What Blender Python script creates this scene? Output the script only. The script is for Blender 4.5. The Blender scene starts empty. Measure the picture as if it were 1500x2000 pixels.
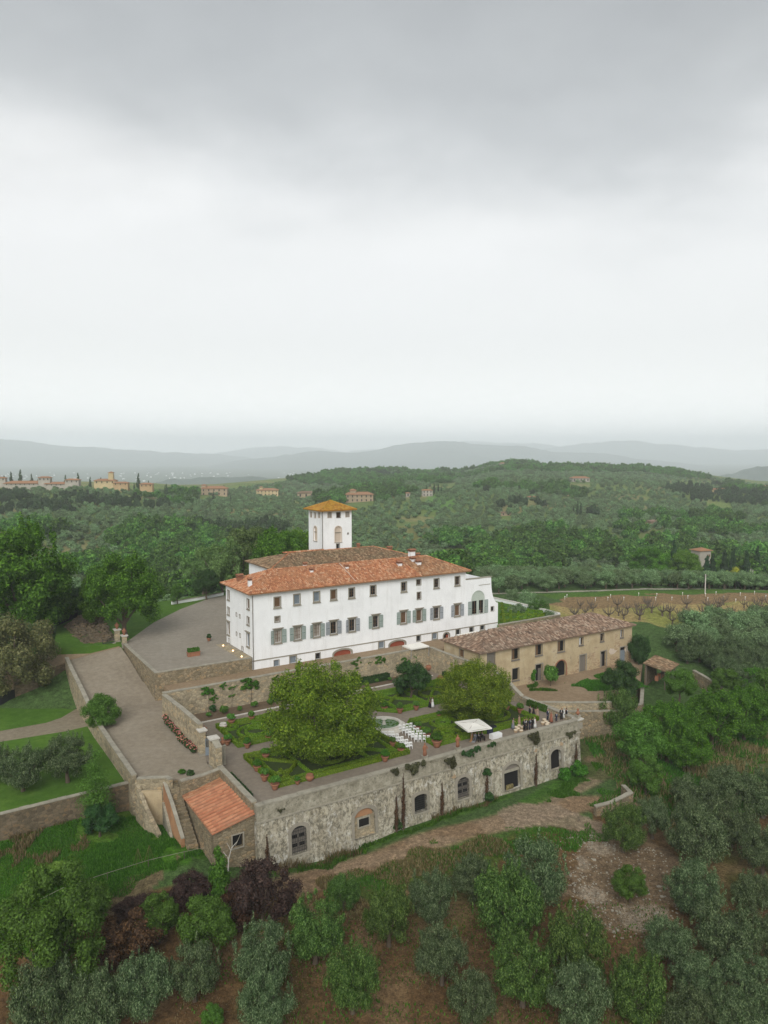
import bpy, bmesh, math, random
import numpy as np
from mathutils import Vector, Matrix
from mathutils.geometry import tessellate_polygon
R = math.radians
rng = np.random.default_rng(7)
random.seed(7)
scene = bpy.context.scene
col = scene.collection

# ------------------------------------------------------------------ camera
F = 1450.0; PITCH = math.atan(115 / F); CAMH = 42.0
cam = bpy.data.objects.new('camera', bpy.data.cameras.new('camera')); col.objects.link(cam)
cam.location = (0, 0, CAMH); cam.rotation_euler = (R(90) - PITCH, 0, 0)
cam.data.sensor_fit = 'HORIZONTAL'; cam.data.sensor_width = 36; cam.data.lens = 36 * F / 1500
cam.data.clip_start = 0.5; cam.data.clip_end = 40000
scene.camera = cam

# ------------------------------------------------------------------ sky and sun
SUN_EL, SUN_AZ = R(37), R(186)          # azimuth clockwise from +Y: behind the camera, a little to the left
world = bpy.data.worlds.new('World'); scene.world = world; world.use_nodes = True
nt = world.node_tree; nt.nodes.clear()
def wn(t, **kw):
    n = nt.nodes.new(t)
    for k, v in kw.items(): setattr(n, k, v)
    return n
L = nt.links.new
sky = wn('ShaderNodeTexSky'); sky.sky_type = 'NISHITA'; sky.sun_disc = False
sky.sun_elevation = SUN_EL; sky.sun_rotation = SUN_AZ; sky.air_density = 1; sky.dust_density = 3
tc = wn('ShaderNodeTexCoord'); sx = wn('ShaderNodeSeparateXYZ'); L(tc.outputs['Generated'], sx.inputs[0])
def wm(op, a, b=None, clamp=False):
    n = wn('ShaderNodeMath', operation=op, use_clamp=clamp)
    for i, q in enumerate((a, b)):
        if q is None: continue
        if isinstance(q, (int, float)): n.inputs[i].default_value = q
        else: L(q, n.inputs[i])
    return n.outputs[0]
zc = wm('MAXIMUM', sx.outputs['Z'], 0.0)
den = wm('ADD', zc, 0.16)
cx = wm('DIVIDE', sx.outputs['X'], den); cy = wm('DIVIDE', sx.outputs['Y'], den)
cb = wn('ShaderNodeCombineXYZ'); L(cx, cb.inputs[0]); L(cy, cb.inputs[1])
def wnoise(scale, detail, rough, off=0.0):
    m = wn('ShaderNodeMapping'); m.inputs['Location'].default_value = (off, off * .7, off * 1.3); L(cb.outputs[0], m.inputs[0])
    n = wn('ShaderNodeTexNoise'); n.inputs['Scale'].default_value = scale; n.inputs['Detail'].default_value = detail
    n.inputs['Roughness'].default_value = rough; L(m.outputs[0], n.inputs['Vector']); return n.outputs['Fac']
big = wnoise(0.75, 3, .5, 5.3); fine = wnoise(1.7, 5, .55, 9.4)
amp = wm('MINIMUM', wm('MULTIPLY', zc, 4.0), 1.0)
h = wm('ADD', zc, wm('MULTIPLY', wm('MULTIPLY', wm('SUBTRACT', big, .5), .36), amp))
h = wm('ADD', h, wm('MULTIPLY', wm('MULTIPLY', wm('SUBTRACT', fine, .5), .16), amp))
ramp = wn('ShaderNodeValToRGB'); L(h, ramp.inputs[0])
ramp.color_ramp.interpolation = 'B_SPLINE'
e = ramp.color_ramp.elements
e[0].position = 0.0; e[0].color = (1, 1, 1, 1)
e[1].position = .70; e[1].color = (.43, .445, .455, 1)
for p, c in ((.17, (1.0, 1.0, .995, 1)), (.275, (1.0, 1.0, .99, 1)), (.335, (.84, .85, .85, 1)), (.395, (.60, .615, .62, 1)), (.48, (.49, .505, .515, 1))):
    q = e.new(p); q.color = c
var = wm('ADD', wm('MULTIPLY', wm('MULTIPLY', wm('SUBTRACT', wnoise(2.6, 5, .55, 1.7), .5), .38), wm('MINIMUM', wm('MULTIPLY', wm('MAXIMUM', wm('SUBTRACT', zc, .22), 0.0), 8.0), 1.0)), 1.0)
glow = wm('POWER', wm('MAXIMUM', wm('SUBTRACT', 1.0, wm('DIVIDE', zc, .16)), 0.0), 2.0)     # brightness added all round the horizon to offset dimming by the haze
var = wm('MULTIPLY', var, wm('ADD', wm('MULTIPLY', glow, .85), 1.0))
mul = wn('ShaderNodeVectorMath', operation='SCALE'); L(ramp.outputs[0], mul.inputs[0]); L(var, mul.inputs['Scale'])
cl = wn('ShaderNodeVectorMath', operation='SCALE'); L(mul.outputs[0], cl.inputs[0]); cl.inputs['Scale'].default_value = 5.0
mx = wn('ShaderNodeMix', data_type='RGBA'); mx.inputs[0].default_value = .93
L(sky.outputs[0], mx.inputs[6]); L(cl.outputs[0], mx.inputs[7])
bg = wn('ShaderNodeBackground'); bg.inputs['Strength'].default_value = 0.1
L(mx.outputs[2], bg.inputs[0]); wo = wn('ShaderNodeOutputWorld'); L(bg.outputs[0], wo.inputs[0])

sun = bpy.data.objects.new('sun', bpy.data.lights.new('sun', 'SUN')); col.objects.link(sun)
sun.data.energy = 1.45; sun.data.angle = R(40); sun.data.color = (1, .985, .955)
sun.rotation_euler = (R(90) - SUN_EL, 0, R(180) - SUN_AZ + R(0))
scene.view_settings.view_transform = 'Standard'; scene.view_settings.look = 'None'
scene.view_settings.exposure = 1.0; scene.view_settings.gamma = 1
scene.view_settings.use_curve_mapping = False
scene.cycles.max_bounces = 6; scene.cycles.diffuse_bounces = 3; scene.cycles.glossy_bounces = 2
scene.cycles.transmission_bounces = 3; scene.cycles.transparent_max_bounces = 8; scene.cycles.volume_bounces = 3
scene.cycles.use_denoising = True
scene.cycles.sample_clamp_indirect = 4

# ------------------------------------------------------------------ measuring helpers
def ray(px, py):
    a = (px - 750) / F; b = (1000 - py) / F
    return np.array([a, math.cos(PITCH) + b * math.sin(PITCH), -math.sin(PITCH) + b * math.cos(PITCH)])
def G(px, py, z):                                     # a point of the photo on level z
    d = ray(px, py); p = np.array([0, 0, CAMH]) + d * (z - CAMH) / d[2]
    return float(p[0]), float(p[1])
TH = R(32.2); CU = np.array([math.cos(TH), math.sin(TH)]); CV = np.array([-CU[1], CU[0]])
A0 = np.array([-14.9, 83.9])                           # near corner of the garden terrace
V0 = np.array([-23.58, 130.58])                        # near corner of the villa
N0 = np.array([17.5, 131.9])                           # near corner of the farmhouse
def W(s, v, z=0.0, o=A0):
    p = o + CU * s + CV * v
    return (float(p[0]), float(p[1]), float(z))
def T(px, py, z=0.0, o=A0):                            # photo -> terrace axes at level z
    g = np.array(G(px, py, z)) - o
    return float(g @ CU), float(g @ CV)
def onfront(px, py, o, off=0.0):                       # photo -> (s, z) on a wall parallel to the terrace front
    d = ray(px, py); t = ((o + CV * off) @ CV) / (d[:2] @ CV); p = np.array([0, 0, CAMH]) + d * t
    return float((p[:2] - o) @ CU), float(p[2])
def onside(px, py, o, off=0.0):                        # photo -> (v, z) on a wall square to it
    d = ray(px, py); t = ((o + CU * off) @ CU) / (d[:2] @ CU); p = np.array([0, 0, CAMH]) + d * t
    return float((p[:2] - o) @ CV), float(p[2])

# ------------------------------------------------------------------ object helpers
def tag(o, label=None, cat=None, group=None, kind=None):
    if label: o['label'] = label
    if cat: o['category'] = cat
    if group: o['group'] = group
    if kind: o['kind'] = kind
    return o
def empty(name, loc=(0, 0, 0), rz=0.0, label=None, cat=None, group=None):
    o = bpy.data.objects.new(name, None); col.objects.link(o)
    o.location = loc; o.rotation_euler = (0, 0, rz); o.empty_display_size = .2
    return tag(o, label, cat, group)
def link_mesh(name, me, parent=None):
    o = bpy.data.objects.new(name, me); col.objects.link(o)
    if parent is not None: o.parent = parent
    return o
KIDS = {}
def copy_tree(o, parent=None):
    c = o.copy(); col.objects.link(c); c.parent = parent
    for ch in KIDS.get(o.name) or list(o.children): copy_tree(ch, c)
    return c
class MB:
    def __init__(s): s.v = []; s.f = []; s.r = []
    def add(s, vs, fs, r=None):
        b = len(s.v); s.v += [tuple(map(float, p)) for p in vs]
        for f in fs: s.f.append(tuple(i + b for i in f)); s.r.append(random.random() if r is None else r)
        return s
    def box(s, x0, x1, y0, y1, z0, z1, r=None):
        return s.add([(x0,y0,z0),(x1,y0,z0),(x1,y1,z0),(x0,y1,z0),(x0,y0,z1),(x1,y0,z1),(x1,y1,z1),(x0,y1,z1)],
            [(3,2,1,0),(4,5,6,7),(0,1,5,4),(1,2,6,5),(2,3,7,6),(3,0,4,7)], r)
    def prism(s, poly, z0, z1, r=None):
        n = len(poly); z0 = z0 if hasattr(z0, '__len__') else [z0] * n; z1 = z1 if hasattr(z1, '__len__') else [z1] * n
        vs = [(p[0], p[1], z0[i]) for i, p in enumerate(poly)] + [(p[0], p[1], z1[i]) for i, p in enumerate(poly)]
        area = sum(poly[i][0] * poly[(i+1) % n][1] - poly[(i+1) % n][0] * poly[i][1] for i in range(n))
        fs = [tuple(range(n, 2 * n)), tuple(reversed(range(n)))] + [(i, (i+1) % n, n + (i+1) % n, n + i) for i in range(n)]
        if area < 0: fs = [tuple(reversed(f)) for f in fs]
        return s.add(vs, fs, r)
    def tube(s, path, rad, n=6, r=None, cap=True):
        path = [Vector(p) for p in path]; rad = rad if hasattr(rad, '__len__') else [rad] * len(path)
        vs = []; fs = []
        for i, p in enumerate(path):
            d = (path[min(i+1, len(path)-1)] - path[max(i-1, 0)]).normalized()
            a = d.cross(Vector((0, 0, 1)) if abs(d.z) < .9 else Vector((1, 0, 0))).normalized(); b = d.cross(a)
            for k in range(n):
                t = 2 * math.pi * k / n; vs.append(p + (a * math.cos(t) + b * math.sin(t)) * rad[i])
        for i in range(len(path) - 1):
            for k in range(n): fs.append((i*n+k, i*n+(k+1) % n, (i+1)*n+(k+1) % n, (i+1)*n+k))
        if cap: fs += [tuple(reversed(range(n))), tuple(range((len(path)-1)*n, len(path)*n))]
        fs = [tuple(reversed(f)) for f in fs]
        return s.add(vs, fs, r)
    def lathe(s, prof, n=12, c=(0, 0, 0), r=None, sx=1, sy=1):
        vs = []; fs = []
        for (rr, z) in prof:
            for k in range(n):
                t = 2 * math.pi * k / n; vs.append((c[0] + rr * sx * math.cos(t), c[1] + rr * sy * math.sin(t), c[2] + z))
        for i in range(len(prof) - 1):
            for k in range(n): fs.append((i*n+k, i*n+(k+1) % n, (i+1)*n+(k+1) % n, (i+1)*n+k))
        fs += [tuple(reversed(range(n))), tuple(range((len(prof)-1)*n, len(prof)*n))]
        return s.add(vs, fs, r)
    def build(s, name, mat, parent=None, smooth=False):
        me = bpy.data.meshes.new(name); me.from_pydata(s.v, [], s.f)
        a = me.attributes.new('rnd', 'FLOAT', 'FACE'); a.data.foreach_set('value', np.array(s.r, dtype=np.float32))
        if smooth: me.polygons.foreach_set('use_smooth', [True] * len(me.polygons))
        me.materials.append(M[mat]); me.update()
        return link_mesh(name, me, parent)
def fast_mesh(name, verts, quads, rnd=None, mat=None):
    me = bpy.data.meshes.new(name)
    nv, nf = len(verts), len(quads); k = quads.shape[1]
    me.vertices.add(nv); me.vertices.foreach_set('co', np.asarray(verts, np.float32).ravel())
    me.loops.add(nf * k); me.loops.foreach_set('vertex_index', np.asarray(quads, np.int32).ravel())
    me.polygons.add(nf); me.polygons.foreach_set('loop_start', np.arange(0, nf * k, k, dtype=np.int32))
    me.polygons.foreach_set('loop_total', np.full(nf, k, np.int32))
    if rnd is not None:
        a = me.attributes.new('rnd', 'FLOAT', 'FACE'); a.data.foreach_set('value', np.asarray(rnd, np.float32))
    if mat: me.materials.append(M[mat])
    me.update(calc_edges=True); me.validate(); return me

# ------------------------------------------------------------------ materials
M = {}
class NT:
    def __init__(s, name):
        m = bpy.data.materials.new(name); m.use_nodes = True; s.m = m; s.t = m.node_tree; s.t.nodes.clear(); M[name] = m
        s.out = s.n('ShaderNodeOutputMaterial'); s.tc = s.n('ShaderNodeTexCoord')
    def n(s, t, **kw):
        x = s.t.nodes.new(t)
        for k, v in kw.items(): setattr(x, k, v)
        return x
    def l(s, a, b): s.t.links.new(a, b)
    def put(s, sock, v):
        if isinstance(v, bpy.types.NodeSocket): s.l(v, sock)
        elif isinstance(v, tuple) and len(v) == 3 and sock.type == 'RGBA': sock.default_value = (*v, 1)
        else: sock.default_value = v
    def vec(s, scale=(1, 1, 1), world=False):
        m = s.n('ShaderNodeMapping'); m.inputs['Scale'].default_value = scale
        if world: s.l(s.n('ShaderNodeNewGeometry').outputs['Position'], m.inputs[0])
        else: s.l(s.tc.outputs['Object'], m.inputs[0])
        return m.outputs[0]
    def noise(s, scale, detail=4, rough=.55, vec=None, dist=0):
        x = s.n('ShaderNodeTexNoise'); x.inputs['Scale'].default_value = scale; x.inputs['Detail'].default_value = detail
        x.inputs['Roughness'].default_value = rough; x.inputs['Distortion'].default_value = dist
        s.l(vec or s.vec(), x.inputs['Vector']); return x.outputs['Fac']
    def voro(s, scale, feature='F1', vec=None, rand=1.0):
        x = s.n('ShaderNodeTexVoronoi', feature=feature); x.inputs['Scale'].default_value = scale
        x.inputs['Randomness'].default_value = rand
        s.l(vec or s.vec(), x.inputs['Vector']); return x
    def ramp(s, fac, stops, interp='LINEAR'):
        x = s.n('ShaderNodeValToRGB'); x.color_ramp.interpolation = interp
        el = x.color_ramp.elements; el[0].position = stops[0][0]; el[-1].position = stops[-1][0]
        for p, c in stops[1:-1]: el.new(p)
        for q, (p, c) in zip(sorted(el, key=lambda q: q.position), stops):
            q.position = p; q.color = (*c, 1) if isinstance(c, tuple) else (c, c, c, 1)
        s.l(fac, x.inputs[0]); return x.outputs[0]
    def mix(s, fac, a, b, mode='MIX'):
        x = s.n('ShaderNodeMix', data_type='RGBA', blend_type=mode); s.put(x.inputs[0], fac); s.put(x.inputs[6], a); s.put(x.inputs[7], b)
        return x.outputs[2]
    def math(s, op, a, b=0.0):
        x = s.n('ShaderNodeMath', operation=op); s.put(x.inputs[0], a); s.put(x.inputs[1], b); return x.outputs[0]
    def attr(s, name): return s.n('ShaderNodeAttribute', attribute_name=name)
    def bump(s, h, dist, strength=.7):
        x = s.n('ShaderNodeBump'); x.inputs['Strength'].default_value = strength; x.inputs['Distance'].default_value = dist
        s.l(h, x.inputs['Height']); return x.outputs[0]
    def pbr(s, color, rough=.9, bump=None, metal=0.0, spec=.25):
        b = s.n('ShaderNodeBsdfPrincipled'); s.put(b.inputs['Base Color'], color); s.put(b.inputs['Roughness'], rough)
        b.inputs['Metallic'].default_value = metal; b.inputs['Specular IOR Level'].default_value = spec
        if bump is not None: s.l(bump, b.inputs['Normal'])
        s.l(b.outputs[0], s.out.inputs[0]); return b
def dk(c, k): return tuple(x * k for x in c)
def speckle(name, c, scale=2.0, amt=.45, rough=.9, bump=0.0, spec=.25, big=0.15):
    t = NT(name)
    f = t.ramp(t.noise(scale, 6, .65), [(.25, dk(c, 1 - amt)), (.5, c), (.78, dk(c, 1 + amt * .7))])
    f2 = t.mix(.5, f, t.ramp(t.noise(big, 3), [(.3, dk(c, .75)), (.7, dk(c, 1.2))]))
    t.pbr(f2, rough, t.bump(t.noise(scale * 3, 5), bump) if bump else None, spec=spec); return t
def foliage(name, c, c2, trans=.3, objvar=.25):
    t = NT(name)
    r = t.attr('rnd').outputs['Fac']
    f = t.ramp(r, [(0.0, dk(c, .72)), (.45, c), (.8, c2), (1.0, dk(c2, 1.25))])
    oi = t.n('ShaderNodeObjectInfo')
    h = t.n('ShaderNodeHueSaturation'); t.l(f, h.inputs['Color'])
    t.l(t.math('ADD', t.math('MULTIPLY', oi.outputs['Random'], .03), .482), h.inputs['Hue'])
    v = t.math('ADD', t.math('MULTIPLY', oi.outputs['Random'], objvar * 2), 1 - objvar); t.l(v, h.inputs['Value'])
    d = t.n('ShaderNodeBsdfDiffuse'); t.l(h.outputs[0], d.inputs[0])
    tr = t.n('ShaderNodeBsdfTranslucent'); t.l(h.outputs[0], tr.inputs[0])
    gl = t.n('ShaderNodeBsdfGlossy'); gl.inputs['Roughness'].default_value = .55; gl.inputs['Color'].default_value = (.8, .85, .8, 1)
    m = t.n('ShaderNodeMixShader'); m.inputs[0].default_value = trans; t.l(d.outputs[0], m.inputs[1]); t.l(tr.outputs[0], m.inputs[2])
    m2 = t.n('ShaderNodeMixShader'); m2.inputs[0].default_value = .012; t.l(m.outputs[0], m2.inputs[1]); t.l(gl.outputs[0], m2.inputs[2])
    t.l(m2.outputs[0], t.out.inputs[0])
def stone(name, c, mortar, scale=2.2, stain=(.1, .09, .06), stain_amt=.5, bump=.05):
    t = NT(name)
    v = t.vec((1, 1, 1.5)); vo = t.voro(scale, 'F1', v, .9); ve = t.voro(scale, 'DISTANCE_TO_EDGE', v, .9)
    sep = t.n('ShaderNodeSeparateColor'); t.l(vo.outputs['Color'], sep.inputs[0])
    st = t.ramp(sep.outputs[0], [(0, dk(c, .5)), (.4, c), (.75, dk(c, 1.3)), (1, (c[0] * 1.5, c[1] * 1.25, c[2] * 1.0))])
    e = t.ramp(ve.outputs['Distance'], [(0.0, 0.0), (.09, 1.0)])
    b = t.mix(e, mortar, st)
    s2 = t.ramp(t.noise(.5, 6, .65), [(.42, 0.0), (.68, 1.0)])
    b = t.mix(t.math('MULTIPLY', s2, stain_amt), b, stain)
    b = t.mix(.3, b, t.ramp(t.noise(7, 4), [(.3, dk(c, .5)), (.7, dk(c, 1.5))]))
    t.pbr(b, .95, t.bump(t.math('ADD', ve.outputs['Distance'], t.math('MULTIPLY', t.noise(9), .3)), bump, .9)); return t

# plaster of the villa
t = NT('white_plaster')
c = t.ramp(t.noise(.35, 5, .6), [(.3, (.76, .765, .765)), (.6, (.83, .835, .835))])
st = t.ramp(t.noise(.9, 7, .75, t.vec((1, 1, .12))), [(.50, 0.0), (.76, .5)])
c = t.mix(st, c, (.56, .55, .52)); t.pbr(c, .9, t.bump(t.noise(3, 5), .02))
t = NT('cream_plaster')
c = t.ramp(t.noise(.6, 6, .65), [(.3, (.60, .57, .50)), (.6, (.74, .72, .66))]); t.pbr(c, .9)
# old farmhouse render: ochre with patches of brick and stone
t = NT('old_ochre_plaster')
pl = t.ramp(t.noise(.45, 5, .6), [(.3, (.36, .275, .165)), (.55, (.46, .37, .23)), (.75, (.52, .46, .34))])
vo = t.voro(2.6, 'F1', t.vec((1, 1, 1.9))); sp = t.n('ShaderNodeSeparateColor'); t.l(vo.outputs['Color'], sp.inputs[0])
br = t.ramp(sp.outputs[0], [(0, (.20, .135, .08)), (.5, (.36, .245, .14)), (1, (.46, .36, .24))])
ve = t.voro(2.6, 'DISTANCE_TO_EDGE', t.vec((1, 1, 1.9)))
xm = t.n('ShaderNodeSeparateXYZ'); t.l(t.tc.outputs['Object'], xm.inputs[0])
wear = t.math('ADD', t.noise(.45, 7, .72), t.math('SUBTRACT', t.math('MULTIPLY', xm.outputs[0], .004), t.math('MULTIPLY', xm.outputs[2], .018)))
msk = t.ramp(wear, [(.58, 0.0), (.68, .85)])
c = t.mix(msk, pl, br)
c = t.mix(t.ramp(t.noise(.8, 6, .7, t.vec((1, 1, .3))), [(.55, 0.0), (.8, .55)]), c, (.2, .17, .12))
t.pbr(c, .95, t.bump(t.math('ADD', t.math('MULTIPLY', msk, -.4), t.math('MULTIPLY', t.noise(5), .3)), .08))
# weathered face of the bastion
t = NT('weathered_stucco')
b = t.ramp(t.noise(.55, 7, .7), [(.28, (.30, .265, .185)), (.46, (.47, .425, .32)), (.66, (.60, .565, .465))])
sx_ = t.ramp(t.noise(1.0, 7, .75, t.vec((1, 1, .17)), .6), [(.46, 0.0), (.66, .75)])
b = t.mix(sx_, b, (.14, .122, .08))
oc = t.ramp(t.noise(.5, 5, .6, t.vec((1.4, 1, .5))), [(.58, 0.0), (.74, .55)]); b = t.mix(oc, b, (.33, .26, .135))
vj = t.voro(2.0, 'F1', t.vec((1, 1, 1.7))); sj = t.n('ShaderNodeSeparateColor'); t.l(vj.outputs['Color'], sj.inputs[0])
ej = t.ramp(t.voro(2.0, 'DISTANCE_TO_EDGE', t.vec((1, 1, 1.7))).outputs['Distance'], [(0.0, .35), (.07, 1.0)])
bst = t.mix(1.0, t.ramp(sj.outputs[0], [(0, (.19, .165, .115)), (.5, (.37, .33, .245)), (1, (.52, .48, .38))]), ej, 'MULTIPLY')
b = t.mix(t.ramp(t.noise(.4, 6, .7), [(.40, .05), (.62, .6)]), b, bst)
blk = t.ramp(t.noise(2.6, 8, .82, t.vec((1, 1, .6))), [(.47, 0.0), (.59, .85)]); b = t.mix(blk, b, (.085, .078, .054))
wh = t.ramp(t.noise(.9, 8, .8, t.vec((1, 1, .6))), [(.54, 0.0), (.64, .8)]); b = t.mix(wh, b, (.66, .65, .60))
t.pbr(b, .95, t.bump(t.noise(2.2, 8, .7), .18, .8))
t = NT('old_parapet')
b = t.ramp(t.noise(.8, 7, .75), [(.3, (.14, .125, .085)), (.5, (.29, .265, .20)), (.72, (.44, .41, .33))])
b = t.mix(t.ramp(t.noise(2.2, 7, .8), [(.52, 0.0), (.64, .8)]), b, (.085, .08, .05)); t.pbr(b, .95, t.bump(t.noise(3, 7, .75), .12, .8))
stone('rubble_stone', (.26, .21, .135), (.11, .092, .06), 1.8, (.085, .075, .045), .6, .14)
stone('pale_rubble', (.35, .295, .20), (.21, .175, .115), 1.7, (.14, .115, .07), .65, .12)
stone('dark_rubble', (.15, .115, .075), (.10, .085, .055), 1.8, (.05, .05, .03), .5, .08)
speckle('coping_stone', (.31, .285, .225), 1.3, .6, .95, .03, big=.5)
speckle('grey_stone', (.27, .245, .195), 2.5, .35, .9, .02)
speckle('pale_marble', (.55, .52, .46), 2.0, .4, .8, .02)
def tile_mat(name, stops, moss=(.2, .2, .12), moss_amt=.3, mscale=.4):
    t = NT(name); f = t.ramp(t.attr('rnd').outputs['Fac'], stops)
    m = t.ramp(t.noise(mscale, 6, .65), [(.42, 0.0), (.72, moss_amt)]); f = t.mix(m, f, moss)
    f = t.mix(t.ramp(t.noise(1.6, 4), [(.55, 0.0), (.8, .35)]), f, dk(stops[0][1], .6))
    t.pbr(f, .9)
tile_mat('orange_tiles', [(0, (.27, .10, .05)), (.35, (.42, .17, .08)), (.75, (.53, .235, .115)), (1, (.60, .38, .24))], (.34, .21, .12), .6)
tile_mat('faded_tiles', [(0, (.20, .095, .05)), (.35, (.32, .16, .08)), (.75, (.42, .22, .11)), (1, (.46, .31, .19))], (.24, .18, .11), .5)
tile_mat('brown_tiles', [(0, (.10, .065, .04)), (.35, (.19, .12, .07)), (.75, (.29, .185, .105)), (1, (.40, .29, .18))], (.14, .13, .075), .6)
tile_mat('grey_brown_tiles', [(0, (.11, .07, .05)), (.35, (.22, .14, .095)), (.75, (.33, .22, .15)), (1, (.46, .36, .27))], (.20, .18, .14), .5)
tile_mat('mossy_tiles', [(0, (.25, .12, .03)), (.35, (.36, .17, .03)), (.75, (.46, .24, .04)), (1, (.45, .29, .08))], (.42, .27, .03), .6)
tile_mat('hut_tiles', [(0, (.36, .14, .075)), (.5, (.44, .18, .095)), (1, (.51, .23, .125))], (.36, .21, .13), .5)
speckle('terracotta', (.28, .125, .07), 4, .35, .85)
speckle('wood_brown', (.13, .075, .04), 5, .4, .8)
speckle('wood_grey', (.17, .15, .125), 5, .4, .85)
speckle('dead_wood', (.13, .105, .08), 4, .4, .95)
speckle('bark', (.11, .085, .06), 4, .5, .95, .03)
speckle('red_door', (.27, .068, .035), 3, .3, .7)
speckle('shutter_green', (.265, .325, .29), 5, .2, .75)
speckle('shutter_grey', (.27, .29, .31), 5, .2, .75)
speckle('pale_green_paint', (.42, .47, .41), 4, .2, .75)
speckle('iron', (.035, .034, .034), 5, .3, .6)
speckle('slate_blue', (.18, .21, .235), 4, .3, .7)
t = NT('glass'); t.pbr(t.ramp(t.noise(.6, 2), [(.35, (.012, .012, .014)), (.65, (.035, .037, .04))]), .12, spec=.5)
t = NT('curtain'); t.pbr(t.ramp(t.noise(2.0, 3, .5, t.vec((4, 4, .3))), [(.3, (.19, .17, .14)), (.7, (.36, .33, .29))]), .9)
t = NT('dark_room'); t.pbr((.012, .011, .01), .95)
speckle('white_canvas', (.74, .715, .65), 1.2, .06, .85)
speckle('white_paint', (.78, .78, .76), 2.0, .08, .6)
speckle('black_mesh', (.018, .019, .02), 3, .3, .9)
# grounds
def ground(name, a, b, c, s=1.6, bump=.03, fine=9.0, specks=None):
    t = NT(name); v = t.vec(world=True)
    x = t.ramp(t.noise(.11, 6, .62, v), [(.32, a), (.5, b), (.70, c)])
    y = t.ramp(t.noise(s, 6, .7, v), [(.25, dk(a, .8)), (.5, b), (.75, dk(c, 1.2))]); x = t.mix(.5, x, y)
    if specks:
        p = t.ramp(t.noise(fine, 3, .8, v), [(.66, 0.0), (.74, 1.0)]); x = t.mix(t.math('MULTIPLY', p, .7), x, specks)
    t.pbr(x, .97, t.bump(t.noise(fine * .6, 6, .7, v), bump, .8), spec=.1)
ground('gravel', (.20, .165, .12), (.26, .22, .165), (.31, .27, .21), 1.2, .03, 6, (.46, .40, .31))
ground('court_gravel', (.225, .195, .155), (.265, .235, .19), (.31, .28, .23), 1.2, .03, 6, (.36, .32, .26))
ground('terrace_gravel', (.17, .14, .11), (.215, .18, .14), (.26, .22, .175), 1.4, .03, 6, (.30, .26, .21))
ground('bed_soil', (.10, .072, .045), (.14, .10, .065), (.19, .14, .09), 2.0, .05, 7)
ground('bed_green', (.03, .045, .014), (.042, .062, .018), (.065, .08, .028), 2.0, .05, 7)
ground('dirt_road', (.20, .14, .085), (.26, .19, .12), (.32, .245, .165), 1.6, .04, 6, (.42, .37, .29))
ground('lawn', (.045, .105, .012), (.068, .145, .018), (.11, .185, .03), .9, .08, 5, (.15, .19, .05))
ground('dry_path', (.17, .14, .09), (.22, .185, .13), (.27, .235, .17), 1.2, .03, 6)
speckle('water_lily', (.10, .17, .08), 2.0, .6, .4, spec=.5)
# leaves
foliage('leaf_olive', (.048, .085, .030), (.15, .20, .092), .1, .15)
foliage('leaf_olive_green', (.038, .09, .014), (.12, .205, .045), .12, .15)
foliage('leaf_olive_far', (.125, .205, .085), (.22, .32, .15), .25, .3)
foliage('leaf_wood_far', (.062, .155, .026), (.125, .255, .045), .3, .4)
foliage('leaf_dark_far', (.042, .072, .028), (.07, .11, .04), .15, .3)
foliage('leaf_broad', (.048, .135, .010), (.105, .235, .020), .3)
foliage('leaf_lime', (.085, .215, .014), (.15, .32, .028), .35)
foliage('leaf_light', (.075, .185, .022), (.12, .26, .04), .35)
foliage('leaf_pale', (.12, .20, .055), (.18, .28, .09), .35)
foliage('leaf_magnolia', (.10, .165, .010), (.19, .255, .020), .25, .05)
foliage('leaf_brownish', (.11, .125, .045), (.19, .19, .075), .2)
foliage('leaf_cypress', (.020, .052, .018), (.032, .075, .024), .1)
foliage('leaf_hedge', (.12, .22, .012), (.20, .31, .022), .25, .1)
foliage('leaf_hedge_dark', (.026, .07, .018), (.045, .105, .024), .2, .12)
foliage('leaf_tuft', (.055, .06, .025), (.10, .10, .045), .15)
foliage('leaf_purple', (.038, .022, .020), (.065, .036, .028), .15)
foliage('leaf_rust', (.055, .028, .016), (.10, .05, .024), .15)
foliage('leaf_yellow', (.22, .24, .02), (.34, .34, .03), .3)
foliage('leaf_grass', (.045, .135, .010), (.08, .20, .02), .3)
foliage('leaf_straw', (.17, .135, .055), (.26, .21, .10), .3)
foliage('petal_pink', (.45, .16, .13), (.6, .28, .22), .3)
# cloth and skin
for nm, c in dict(cloth_black=(.014, .014, .016), cloth_navy=(.02, .025, .05), cloth_grey=(.16, .17, .19), cloth_blue=(.08, .16, .42), cloth_pale=(.6, .6, .57),
                  cloth_tan=(.30, .21, .15), cloth_rust=(.26, .10, .06), cloth_white=(.75, .75, .74), skin=(.42, .24, .16), hair_dark=(.02, .015, .012), hair_brown=(.09, .05, .03), hair_grey=(.3, .29, .27),
                  harp_wood=(.38, .21, .09), cushion_cream=(.62, .52, .38), wicker=(.36, .26, .16), rubber=(.02, .02, .02), metal_grey=(.3, .31, .32)).items():
    speckle(nm, c, 6, .15, .85)
t = NT('lantern_glow'); em = t.n('ShaderNodeEmission'); em.inputs[0].default_value = (1, .62, .28, 1); em.inputs[1].default_value = 3; t.l(em.outputs[0], t.out.inputs[0])
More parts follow.
